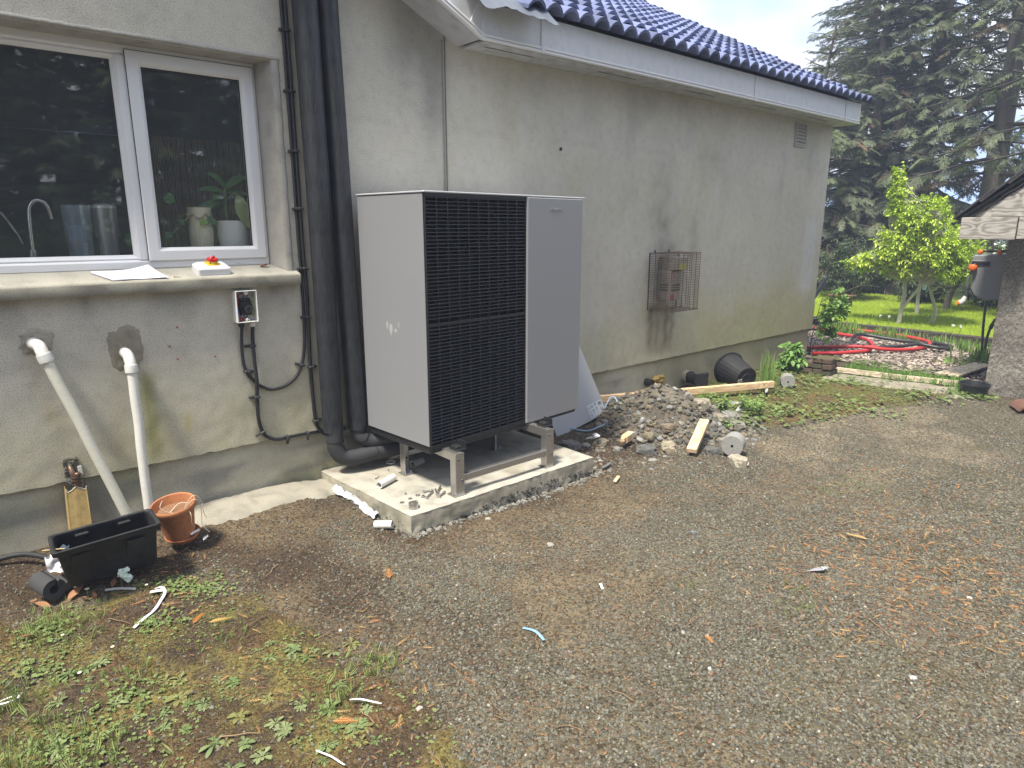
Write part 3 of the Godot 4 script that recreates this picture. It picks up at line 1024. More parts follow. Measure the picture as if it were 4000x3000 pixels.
func roof() -> void:
	var h: Node3D = X.house_node
	var ox := h.position.x
	var pitch := atan(0.521)
	# fascia, with two beads along its foot
	var mb := MB.new()
	mb.box(Vector3((2.765 + 8.10) / 2, 2.80, 0.242), Vector3(8.10 - 2.765, 0.21, 0.016))
	part("fascia_board", mb, X.fascia, h, true)
	mb = MB.new()
	for y in [2.702, 2.722]:
		mb.tube(PackedVector3Array([Vector3(2.768, y, 0.252), Vector3(8.105, y, 0.252)]), 0.010, 0.010, 8)
	part("fascia_bead", mb, X.upvc, h, true)
	# joint covers of the fascia
	for x in [3.27, 5.9, 7.75]:
		mb = MB.new()
		mb.box(Vector3(x, 2.80, 0.2535), Vector3(0.03, 0.205, 0.007), Basis.IDENTITY, 0.002)
		mb.box(Vector3(x, 2.71, 0.262), Vector3(0.032, 0.042, 0.006), Basis.IDENTITY, 0.002)
		part("joint_cover", mb, X.fascia, h, true)
	# box end at the far corner
	mb = MB.new()
	mb.box(Vector3(8.108, 2.81, 0.0), Vector3(0.016, 0.23, 0.50))
	mb.box(Vector3(8.108, 3.25, -1.55), Vector3(0.016, 0.2, 3.4), Basis.IDENTITY.rotated(Vector3.RIGHT, pitch))
	part("box_end", mb, X.fascia, h, true)
	# soffit panels butted with fine gaps
	for k in 5:
		var x0 := 2.80 + k * 1.062
		mb = MB.new()
		mb.box(Vector3(x0 + 0.529, 2.697, 0.117), Vector3(1.056, 0.012, 0.232))
		part("soffit_panel", mb, X.soffit, h, true)
		mb = MB.new()
		mb.box(Vector3(x0 + 0.29, 2.6895, 0.14), Vector3(0.42, 0.003, 0.012))
		for q in 9: mb.box(Vector3(x0 + 0.10 + q * 0.048, 2.689, 0.14), Vector3(0.03, 0.003, 0.010))
		part("soffit_vent", mb, mat(0.2, 0.2, 0.2), h, true)
	# raking barge board and soffit of the gable, rising from the corner
	var rk := atan(0.483)
	var rb := rotb(Vector3.BACK, -rk)
	var o := Vector3(2.768, 2.695, 0)
	var along := rb * Vector3.LEFT
	var upd := rb * Vector3.UP
	mb = MB.new()
	mb.box(o + along * 2.1 + upd * 0.105 + Vector3(0, 0, 0.244), Vector3(4.2, 0.21, 0.016), rb)
	part("barge_board", mb, X.fascia, h, true)
	mb = MB.new()
	for y in [0.010, 0.030]:
		mb.tube(PackedVector3Array([o + upd * y + Vector3(0, 0, 0.253), o + along * 4.2 + upd * y + Vector3(0, 0, 0.253)]), 0.010, 0.010, 8)
	part("barge_bead", mb, X.upvc, h, true)
	for k in 8:
		mb = MB.new()
		mb.box(o + along * (0.26 + k * 0.52) + upd * 0.004 + Vector3(0, 0, 0.117), Vector3(0.512, 0.010, 0.234), rb)
		part("soffit_panel", mb, X.soffit, h, true)
	mb = MB.new()
	mb.box(o + along * 0.10 + upd * 0.11 + Vector3(0, 0, 0.254), Vector3(0.035, 0.20, 0.006), rb, 0.002)
	mb.box(o + along * 0.02 + upd * 0.10 + Vector3(0, 0, 0.254), Vector3(0.045, 0.20, 0.008), rotb(Vector3.BACK, -rk * 0.5), 0.002)
	part("joint_cover", mb, X.fascia, h, true)
	# roof decks
	var rf_node := Node3D.new()
	rf_node.name = "roof"
	h.add_child(rf_node)
	var e0 := Vector3(0, 2.868, 0.325)
	var updir := Vector3(0, sin(pitch), -cos(pitch))
	var nrm := Vector3(0, cos(pitch), sin(pitch))
	mb = MB.new()
	mb.col = Color(0.03, 0.03, 0.035)
	mb.box(e0 + Vector3(5.5, 0, 0) + updir * 2.22 - nrm * 0.02, Vector3(5.2, 0.03, 4.2), Basis(Vector3.RIGHT, nrm, -updir))
	mb.box(Vector3(5.5, 3.9, -4.9), Vector3(5.2, 0.05, 2.8), rotb(Vector3.RIGHT, -pitch * 0.9))
	mb.box(o + along * 2.3 + upd * 0.235 + Vector3(0, 0, -3.05), Vector3(4.4, 0.04, 6.4), rb)
	mb.box(Vector3(-2.9, 3.9, -2.9), Vector3(4.2, 0.05, 6.4), rotb(Vector3.BACK, rk))
	part("roof_deck", mb, X.paint, rf_node, true)
	# double-roll tiles, one mesh shared by all
	var tm := MB.new()
	var L := 0.41
	var W := 0.302
	var prof := func(t): return 0.052 * pow(absf(sin(PI * t * 2.0)), 0.8)
	var rows := []
	var lower := []
	for i in 17:
		var t := i / 16.0
		rows.append(PackedVector3Array([Vector3(W * t, prof.call(t) + 0.016, 0), Vector3(W * t, prof.call(t) + 0.016, -L)]))
		lower.append(PackedVector3Array([Vector3(W * t, prof.call(t) - 0.006, -L), Vector3(W * t, prof.call(t) - 0.006, 0)]))
	tm.grid(rows, false, false)
	tm.grid(lower, false, false)
	for i in 16:
		tm.quad(lower[i][1], lower[i + 1][1], rows[i + 1][0], rows[i][0])
	tm.quad(lower[0][0], lower[0][1], rows[0][0], rows[0][1])
	tm.quad(lower[16][1], lower[16][0], rows[16][1], rows[16][0])
	var tile := tm.mesh()
	var shades := []
	for k in 5:
		var g := 0.115 + 0.022 * k
		shades.append(two(mat(g, g * 1.2, g * 2.15, 0.95, 0, "coarse", 5.0), "cloud", 1.5))
	var lift := 0.06
	for r in 13:
		for q in 19:
			var x := 2.46 + q * 0.3005
			var up := r * 0.325
			# left of the valley nothing is laid
			if x < 2.86 - 1.08 * (0.0) and r == 0: continue
			if x + 0.05 < 2.80 - up * 0.86: continue
			var p := e0 + Vector3(x - ox, 0, 0) + updir * up + nrm * (0.012 + lift * 0.5)
			var t := MeshInstance3D.new()
			t.mesh = tile
			t.material_override = shades[rng.randi() % 5]
			t.name = "tile" if rf_node.get_child_count() == 1 else "tile_%03d" % (rf_node.get_child_count() - 1)
			rf_node.add_child(t)
			var tb := Basis(Vector3.RIGHT, nrm, -updir) * rotb(Vector3.RIGHT, -0.14 + rf(-0.012, 0.012)) * rotb(Vector3.UP, rf(-0.008, 0.008))
			t.transform = Transform3D(tb, p + Vector3(0, rf(-0.003, 0.003), 0))
	# crumpled lead in the valley
	mb = MB.new()
	rows = []
	for i in 26:
		var row := PackedVector3Array()
		for j in 10:
			var a := i / 25.0
			var b := j / 9.0
			var x := lerpf(2.62, 3.22, a) + 0.02 * nz(i, j, 0.12)
			var up := b * 0.5 - 0.05 - 0.06 * sm(0.5, 1.0, a) * (1 - b)
			var q := e0 + updir * up + nrm * (0.050 + 0.020 * nz(i, j, 0.16, 2.0) + 0.006 * nz(i, j, 0.5, 6.0))
			row.append(Vector3(x, q.y - 0.05 * (1 - b) * sm(0.4, 0.0, b), q.z + 0.01 * (1 - b)))
		rows.append(row)
	mb.grid(rows)
	part("lead_flashing", mb, mat(0.12, 0.14, 0.18, 0.5, 0.2), h, true)


func window_room() -> void:
	var h: Node3D = X.house_node
	var w := Node3D.new()
	w.name = "window"
	h.add_child(w)
	w.position = Vector3(0.4 - h.position.x, 1.39, -0.12)
	var bevel_frame := func(x0: float, x1: float, y0: float, y1: float, wd: float, zf: float, dep: float) -> MB:
		# four mitred members with a sloping inner bead
		var mb := MB.new()
		var o := [Vector2(x0, y0), Vector2(x1, y0), Vector2(x1, y1), Vector2(x0, y1)]
		var prof := [[0.0, zf - dep], [0.0, zf - 0.004], [0.004, zf], [wd - 0.018, zf], [wd - 0.014, zf - 0.002], [wd, zf - 0.018], [wd, zf - dep]]
		var cx := (x0 + x1) / 2
		var cy := (y0 + y1) / 2
		for k in 4:
			var a: Vector2 = o[k]
			var b: Vector2 = o[(k + 1) % 4]
			for s in prof.size() - 1:
				var q := []
				for e in [prof[s], prof[s + 1]]:
					for pt in [a, b]:
						q.append(Vector3(pt.x + signf(cx - pt.x) * e[0], pt.y + signf(cy - pt.y) * e[0], e[1]))
				mb.quad(q[0], q[1], q[3], q[2])
		return mb
	# outer frame with a mullion, fixed light, opening sash
	var mb: MB = bevel_frame.call(-0.70, 1.505, 1.386, 2.440, 0.052, -0.12, 0.06)
	mb.box(Vector3(0.868, 1.91, -0.150), Vector3(0.05, 0.96, 0.058), Basis.IDENTITY, 0.003)
	part("frame", mb, X.upvc, w, true)
	mb = bevel_frame.call(-0.652, 0.848, 1.432, 2.394, 0.024, -0.128, 0.03)
	part("glazing_bead", mb, X.upvc, w, true)
	mb = bevel_frame.call(0.885, 1.490, 1.424, 2.416, 0.066, -0.108, 0.05)
	part("sash", mb, X.upvc, w, true)
	for q in [[-0.64, 0.836, 1.444, 2.382, -0.150], [0.948, 1.427, 1.487, 2.353, -0.142]]:
		mb = MB.new()
		mb.quad(Vector3(q[0], q[2], q[4]), Vector3(q[1], q[2], q[4]), Vector3(q[1], q[3], q[4]), Vector3(q[0], q[3], q[4]))
		var g := StandardMaterial3D.new()
		g.transparency = BaseMaterial3D.TRANSPARENCY_ALPHA
		g.albedo_color = Color(0.9, 0.95, 0.93, 0.01)
		g.roughness = 0.02
		g.metallic_specular = 0.8
		part("pane", mb, g, w, true)
		# the other faces of the double glazing
		for d in [0.004, 0.020, 0.024]:
			mb = MB.new()
			var pz: float = q[4] - d
			mb.quad(Vector3(q[0], q[2], pz), Vector3(q[1], q[2], pz), Vector3(q[1], q[3], pz), Vector3(q[0], q[3], pz))
			part("pane", mb, g, w, true)
		mb = MB.new()
		mb.col = Color(0.012, 0.012, 0.012)
		var gz: float = q[4]
		for s in [[q[0], q[2], q[1], q[2] + 0.005], [q[0], q[3] - 0.006, q[1], q[3]], [q[0], q[2], q[0] + 0.005, q[3]], [q[1] - 0.008, q[2], q[1], q[3]]]:
			mb.box(Vector3((s[0] + s[2]) / 2, (s[1] + s[3]) / 2, gz + 0.004), Vector3(s[2] - s[0], s[3] - s[1], 0.006))
		part("gasket", mb, X.paint, w, true)
	mb = MB.new()
	mb.col = Color(0.03, 0.03, 0.03)
	mb.box(Vector3(0.8835, 1.92, -0.117), Vector3(0.003, 0.99, 0.004))
	mb.box(Vector3(1.19, 2.4175, -0.117), Vector3(0.61, 0.003, 0.004))
	part("sash_gap", mb, X.paint, w, true)
	mb = MB.new()
	mb.box(Vector3(1.335, 1.405, -0.118), Vector3(0.03, 0.010, 0.006), Basis.IDENTITY, 0.002)
	part("drain_cap", mb, X.upvc, w, true)
	# the dim kitchen behind: floor, walls, ceiling, with thickness
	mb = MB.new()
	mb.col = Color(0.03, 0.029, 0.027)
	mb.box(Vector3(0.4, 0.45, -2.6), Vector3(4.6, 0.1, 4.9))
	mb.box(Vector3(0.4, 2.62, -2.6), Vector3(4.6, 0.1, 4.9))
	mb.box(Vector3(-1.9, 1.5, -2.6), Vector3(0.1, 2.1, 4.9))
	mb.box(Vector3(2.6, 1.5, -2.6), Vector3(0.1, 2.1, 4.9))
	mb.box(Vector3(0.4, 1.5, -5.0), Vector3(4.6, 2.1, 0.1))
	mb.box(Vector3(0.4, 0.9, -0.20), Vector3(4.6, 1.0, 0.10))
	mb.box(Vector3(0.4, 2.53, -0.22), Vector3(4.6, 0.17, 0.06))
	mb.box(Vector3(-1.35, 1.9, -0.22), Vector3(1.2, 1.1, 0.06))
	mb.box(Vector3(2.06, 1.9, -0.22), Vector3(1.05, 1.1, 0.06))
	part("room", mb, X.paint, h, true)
	mb = MB.new()
	mb.col = Color(0.32, 0.31, 0.28)
	mb.box(Vector3(0.4, 1.415, -0.42), Vector3(2.9, 0.03, 0.50), Basis.IDENTITY, 0.005)
	part("window_board", mb, X.paint, h, true)


func rough_face(o: Vector3, ux: Vector3, uy: Vector3, w: float, hgt: float, st: float, amp: float, colr: Color, sd := 0.0) -> ArrayMesh:
	# an upright rough sheet from o along ux, up uy; its face looks along ux x uy
	var nrm := ux.cross(uy)
	return sheet(steps([[0, w, st]]), steps([[0, hgt, st]]), func(a, b): return o + ux * a + uy * b + nrm * (amp * nz(a, b, 28.0, sd) + amp * 0.7 * fz(a, b, 9.0, sd)), func(a, b): return (colr * (1.0 + 0.45 * fz(a, b, 2.2, sd + 4.0) + 0.2 * nz(a, b, 30.0, sd))).lerp(Color(0.12, 0.13, 0.07), 0.6 * sm(0.5, 0.0, b) * sm(-0.2, 0.3, fz(a, b, 3.0, sd))))

func shed() -> void:
	var s := thing("shed", "low roughcast outbuilding with slate roof and weathered boards at its eaves", "shed", Vector3(7.7, 0, 1.92))
	var o := s.position
	var c := Color(0.28, 0.262, 0.232)
	var m := relief(two(mat(1, 1, 1, 0.95, 0, "crumb", 2.2, true), "coarse", 1.1), "crumb", 0.6)
	part_mesh("end_wall", rough_face(Vector3(7.69, -0.1, 1.91) - o, Vector3.BACK, Vector3.UP, 3.2, 1.62, 0.016, 0.006, c, 1.0), m, s)
	part_mesh("side_wall", rough_face(Vector3(10.0, -0.1, 1.91) - o, Vector3.LEFT, Vector3.UP, 2.31, 1.6, 0.03, 0.005, c, 5.0), m, s)
	var mb := MB.new()
	mb.col = c
	mb.box(Vector3(8.88, 0.7, 3.55), Vector3(2.3, 1.6, 3.2))
	mb.prism(PackedVector2Array([Vector2(-5.1, 1.5), Vector2(-1.95, 1.5), Vector2(-1.75, 1.62), Vector2(-3.6, 3.0), Vector2(-5.1, 1.9)]), 7.72, 9.9, Transform3D(Basis(Vector3.FORWARD, Vector3.UP, Vector3.RIGHT), Vector3.ZERO))
	part("wall_core", mb, m, s, true)
	# boxed end of the eaves, barge plank
	var board := func(ctr: Vector3, size: Vector3, b: Basis, old: bool) -> MB:
		var q := MB.new()
		plank(q, ctr, size, b)
		return q
	part("eaves_board", board.call(Vector3(7.36, 1.575, 1.815), Vector3(0.43, 0.195, 0.028), Basis(Vector3.BACK, Vector3.UP, Vector3.LEFT), true), X.grey_wood, s, true)
	part("eaves_block", board.call(Vector3(7.40, 1.578, 2.085), Vector3(0.10, 0.19, 0.05), Basis(Vector3.BACK, Vector3.UP, Vector3.LEFT), true), X.grey_wood, s, true)
	part("soffit_board", board.call(Vector3(7.55, 1.485, 1.76), Vector3(0.36, 0.02, 0.26), Basis.IDENTITY, true), X.grey_wood, s, true)
	mb = MB.new()
	var poly := PackedVector2Array([Vector2(-1.70, 1.69), Vector2(-1.66, 1.675), Vector2(-2.05, 1.678), Vector2(-2.75, 1.72), Vector2(-2.75, 2.47)])
	mb.prism(poly, 7.385, 7.41, Transform3D(Basis(Vector3.FORWARD, Vector3.UP, Vector3.RIGHT), Vector3.ZERO))
	for k in mb.v.size(): mb.u[k] = Vector2(mb.v[k].z * 1.1, mb.v[k].y * 2.0)
	part("barge_plank", mb, X.grey_wood, s, true)
	# slates: thick courses lapping up the slope
	var sl := atan(0.76)
	var up := Vector3(0, sin(sl), cos(sl))
	var nr := Vector3(0, cos(sl), -sin(sl))
	var slate := relief(two(mat(0.045, 0.045, 0.05, 0.75, 0, "cloud", 4.0), "fine", 3.0), "fine", 0.3)
	for k in 9:
		for q in 8:
			mb = MB.new()
			var p := Vector3(7.33 + 0.18 + q * 0.355 + (0.0 if k % 2 == 0 else -0.0), 1.645, 1.53) + up * (0.02 + k * 0.245 + 0.19) + nr * (0.026 + 0.004 * rf(-1, 1))
			var b := Basis(Vector3.RIGHT, nr, -up) * rotb(Vector3.RIGHT, 0.085)
			mb.box(p, Vector3(0.35, 0.020, 0.40), b, 0.004)
			part("slate", mb, slate, s, true)
	mb = MB.new()
	mb.col = Color(0.04, 0.04, 0.042)
	mb.box(Vector3(8.75, 1.645, 1.53) + up * 1.15 - nr * 0.012, Vector3(2.75, 0.02, 2.25), Basis(Vector3.RIGHT, nr, -up))
	part("roofing_felt", mb, X.paint, s, true)
	mb = MB.new()
	mb.col = Color(0.022, 0.023, 0.025)
	var pts := []
	for k in 16: pts.append(Vector3(7.372 + 0.006 * nz(k, 0, 1.3), 1.655 + 0.012 * nz(k, 2, 0.9), 1.60) + up * (k * 0.075) - nr * (0.022 + 0.012 * nz(k, 1, 0.7)))
	mb.tube(path_of_points(pts, 3), 0.009, 0.007, 6)
	part("torn_felt", mb, X.paint, s, true)
	# fallen clay ridge tile by the shed foot
	mb = MB.new()
	var rows := []
	for i in 9:
		var a := lerpf(-1.2, 1.2, i / 8.0)
		rows.append(PackedVector3Array([Vector3(-0.13, 0.09 * cos(a) - 0.03, 0.11 * sin(a)), Vector3(0.13, 0.09 * cos(a) - 0.03, 0.11 * sin(a))]))
	mb.grid(rows)
	rows = []
	for i in 9:
		var a := lerpf(1.2, -1.2, i / 8.0)
		rows.append(PackedVector3Array([Vector3(-0.13, 0.075 * cos(a) - 0.03, 0.095 * sin(a)), Vector3(0.13, 0.075 * cos(a) - 0.03, 0.095 * sin(a))]))
	mb.grid(rows)
	for e in [-0.13, 0.13]:
		for i in 8:
			var a := lerpf(-1.2, 1.2, i / 8.0)
			var a2 := lerpf(-1.2, 1.2, (i + 1) / 8.0)
			mb.quad(Vector3(e, 0.075 * cos(a) - 0.03, 0.095 * sin(a)), Vector3(e, 0.09 * cos(a) - 0.03, 0.11 * sin(a)), Vector3(e, 0.09 * cos(a2) - 0.03, 0.11 * sin(a2)), Vector3(e, 0.075 * cos(a2) - 0.03, 0.095 * sin(a2)))
	var t := thing("ridge_tile", "brown half-round clay tile lying at the foot of the outbuilding", "tile", Vector3(7.23, ground_y(7.23, 2.36) + 0.02, 2.36), 0.5)
	part("tile_body", mb, two(mat(0.17, 0.085, 0.06, 0.85, 0, "cloud", 4.0), "coarse", 6.0), t)

func plank(mb: MB, ctr: Vector3, size: Vector3, b := Basis.IDENTITY, us := 1.1) -> void:
	# a board whose grain runs along its local x; uv in metres so that the grain keeps its size
	var k0 := mb.v.size()
	mb.box(ctr, size, b, 0.003)
	var o := rf(0, 5)
	for k in range(k0, mb.v.size()):
		var q := b.inverse() * (mb.v[k] - ctr)
		mb.u[k] = Vector2(q.x * us + o, (q.y + q.z) * us * 2.4 + o * 0.7)

func garden_setting() -> void:
	# lawn, a level above the bed, edged by old timbers
	var lawn_y := func(x: float, z: float) -> float: return 0.135 + 0.02 * nz(x, z, 0.4) + 0.015 * sm(13.0, 20.0, x)
	X.lawn_y = lawn_y
	var lc := func(x, w): return Color(0.30, 0.40, 0.045) * (1.0 + 0.3 * fz(x, w, 0.7)) * (1.0 if x < 15 else 0.8)
	struct("lawn", sheet(steps([[10.56, 16, 0.2], [16, 60, 2]]), steps([[-40, -4, 2], [-4, 3, 0.2], [3, 40, 2]]), func(x, w): return Vector3(x, lawn_y.call(x, -w), -w), lc), two(mat(1, 1, 1, 0.95, 0, "fine", 3.0, true), "cloud", 0.8))
	var gm := MB.new()
	for k in 5:
		var a := k * 1.3
		gm.leaf(Vector3(cos(a) * 0.01, 0, sin(a) * 0.01), Vector3(cos(a) * 0.45, 1, sin(a) * 0.45).normalized(), Vector3(cos(a), 0.2, sin(a)).normalized(), 1.0, 0.05, 0.3, 0.1, 3, 0.3)
	var blade := gm.mesh()
	X.blade = blade
	var xs := []
	var cs := []
	for i in 15000:
		var x := rf(10.6, 15.5)
		var z := 3.72 - x * rf(0.2, 0.47)
		if z < -3.6 or z > 1.9: continue
		var q := rf(0.035, 0.07)
		xs.append(Transform3D(Basis(Vector3.UP, rf(0, TAU)).scaled(Vector3(1.4, 1, 1.4) * q), Vector3(x, lawn_y.call(x, z) - 0.004, z)))
		var g := rf(0.7, 1.2)
		cs.append(Color(0.38 * g, 0.50 * g, 0.05 * g))
	scatter("lawn_grass", blade, X.leaf, xs, cs, self, "bright mown grass of the lawn under the young trees", "grass")
	# bark mulch bed
	var mx := func(x, w): return Color(0.16, 0.125, 0.10) * (1.0 + 0.5 * fz(x, w, 3.0))
	struct("mulch_bed", sheet(steps([[7.95, 10.62, 0.06]]), steps([[-2.4, 1.9, 0.06]]), func(x, w): return Vector3(x, 0.006 + 0.03 * sm(7.95, 8.3, x) + 0.012 * nz(x, w, 3.0) - 0.04 * sm(8.2, 7.95, x) - 0.25 * sm(10.45, 10.6, x), -w), mx), two(mat(1, 1, 1, 0.95, 0, "crumb", 4.0, true), "fine", 2.0))
	var cm := MB.new()
	cm.box(Vector3.ZERO, Vector3(1, 0.16, 0.42), Basis.IDENTITY)
	var chip := cm.mesh()
	xs = []
	cs = []
	for i in 9000:
		var x := rf(8.0, 10.45)
		var z := rf(-1.2, 1.9)
		if x < 8.3 and rng.randf() < 0.6: continue
		var q := rf(0.02, 0.06)
		xs.append(Transform3D((Basis(Vector3.UP, rf(0, TAU)) * rotb(Vector3.RIGHT, rf(-0.4, 0.4)) * rotb(Vector3.BACK, rf(-0.3, 0.3))).scaled(Vector3.ONE * q), Vector3(x, 0.042 + 0.012 * nz(x, -z, 3.0), z)))
		var g := rf(0.12, 0.5)
		cs.append(Color(g, g * 0.86, g * 0.74) if rng.randf() < 0.8 else Color(0.05, 0.035, 0.03))
	scatter("bark_chips", chip, X.pebbles, xs, cs, self, "grey and brown bark chips covering the bed round the hoses", "mulch")
	# timbers holding the lawn
	var dark_wood := relief(two(mat(0.075, 0.065, 0.055, 0.95, 0, "bark", 1.6), "coarse", 2.0), "bark", 1.0)
	var lab := ["blackened timber edging the lawn nearest the house corner", "blackened timber edging the lawn behind the middle of the red hose", "blackened timber edging the lawn beside the outbuilding"]
	for k in 3:
		var mb := MB.new()
		var z0 := -1.55 + k * 1.17
		mb.box(Vector3(10.50 + 0.02 * nz(k, 1, 1.0), 0.065, z0 + 0.575), Vector3(0.10, 0.20, 1.15), rotb(Vector3.UP, 0.02 * (k - 1)), 0.012)
		single("lawn_timber", mb, dark_wood, lab[k], "timber", Vector3(10.5, -0.03, z0 + 0.575), "old timbers edging the lawn")
	# path edging board and loose boards
	var mb2 := MB.new()
	plank(mb2, Vector3(7.56, 0.045, 0.86), Vector3(0.74, 0.055, 0.02), Basis(Vector3(0.17, 0, 1).normalized(), Vector3.UP, Vector3(-1, 0, 0.17).normalized()))
	plank(mb2, Vector3(7.70, 0.045, 1.48), Vector3(0.52, 0.055, 0.02), Basis(Vector3(0.27, 0, 1).normalized(), Vector3.UP, Vector3(-1, 0, 0.27).normalized()))
	single("edging_board", mb2, X.pale_wood, "thin pale board on edge between the path and the bed", "board", Vector3(7.62, 0.02, 1.1))
	for k in 2:
		var mb := MB.new()
		plank(mb, Vector3(8.42, 0.075 + k * 0.004, 1.49 + k * 0.105), Vector3(0.95, 0.022, 0.10), Basis(Vector3(1, 0, 0.10 - 0.03 * k).normalized(), Vector3.UP, Vector3(-0.10 + 0.03 * k, 0, 1).normalized()))
		single("loose_board", mb, X.pale_wood, ["weathered loose board lying on the bed, the one farther from the outbuilding", "weathered loose board lying on the bed, the one closer to the outbuilding"][k], "board", Vector3(8.42, 0.06, 1.49 + k * 0.105))
	# concrete path along the board
	struct("path", sheet(steps([[6.95, 7.66, 0.05]]), steps([[-1.92, -0.60, 0.05]]), func(x, w): return Vector3(x + 0.17 * (-w - 0.6), ground_y(x, -w) + 0.008 + 0.008 * nz(x, w, 6.0) - 0.03 * sm(7.1, 6.95, x), -w), func(x, w): return Color(0.30, 0.27, 0.22) * (1.0 + 0.3 * fz(x, w, 3.0))), X.concrete)
	# low ruined end of a brick kerb at the house corner
	var pier := thing("brick_pier", "stump of mossy old brickwork at the house corner", "brickwork", Vector3(7.28, 0.0, 0.47))
	var bm := []
	for q in [Color(0.13, 0.09, 0.065), Color(0.17, 0.13, 0.10), Color(0.10, 0.10, 0.06)]:
		bm.append(relief(two(mat(q.r, q.g, q.b, 0.95, 0, "crumb", 8.0), "coarse", 6.0), "fine", 0.4))
	for cy in 3:
		for k in 3:
			if cy == 2 and k == 0: continue
			mb2 = MB.new()
			mb2.box(Vector3(7.28 + rf(-0.01, 0.01), 0.055 + cy * 0.062, 0.37 + k * 0.105 + rf(-0.008, 0.008)), Vector3(0.20, 0.056, 0.098), rotb(Vector3.UP, 0.12 + rf(-0.06, 0.06)) * rotb(Vector3.RIGHT, rf(-0.05, 0.05)), 0.008)
			part("brick", mb2, bm[rng.randi() % 3], pier, true)
	mb2 = MB.new()
	for k in 9: mb2.ico(Vector3(7.28 + rf(-0.1, 0.1), 0.20, 0.40 + rf(0, 0.26)), Vector3(0.035, 0.012, 0.03), 1, fn, 0.3, 0.02, false)
	part("moss", mb2, mat(0.09, 0.11, 0.03, 0.95, 0, "fine", 5.0), pier, true)


func spruce_sprig() -> ArrayMesh:
	# a flat drooping spray about 1 long: many narrow needle-clad twigs
	var mb := MB.new()
	var twig := func(a: Vector3, b: Vector3, w: float) -> void:
		var d := b - a
		var s := d.cross(Vector3.UP).normalized() * w
		var u2 := Vector3.UP * w * 0.8
		var m := a.lerp(b, 0.4)
		mb.col = Color(0.85, 0.85, 0.85)
		mb.tri(a, m - s, b); mb.tri(a, b, m + s)
		mb.col = Color(1.08, 1.08, 1.08)
		mb.tri(a, m - u2, b); mb.tri(a, b, m + u2)
	var r := RandomNumberGenerator.new()
	r.seed = 77
	for k in 11:
		var t := 0.04 + k * 0.085
		var p := Vector3(t, -0.12 * t * t, 0)
		for sd in [-1.0, 1.0]:
			var l := 0.40 * (1.0 - 0.6 * t) * r.randf_range(0.7, 1.25)
			var e := p + Vector3(l * r.randf_range(0.45, 0.8), -0.04 - r.randf_range(0.0, 0.5) * l, sd * l * r.randf_range(0.6, 1.0))
			twig.call(p, e, 0.020)
			for q in [0.25, 0.5, 0.75]:
				var o: Vector3 = p.lerp(e, q)
				var f: float = 0.42 * l * (1.2 - q)
				twig.call(o, o + Vector3(f, -r.randf_range(0.1, 0.5) * f, sd * f * r.randf_range(-0.1, 0.2)), 0.017)
				twig.call(o, o + Vector3(f * 0.5, -r.randf_range(0.2, 0.9) * f, sd * f * 0.8), 0.015)
	twig.call(Vector3(0, 0, 0), Vector3(0.55, -0.04, 0), 0.02)
	twig.call(Vector3(0.45, -0.03, 0), Vector3(1.08, -0.14, 0), 0.024)
	return mb.mesh()

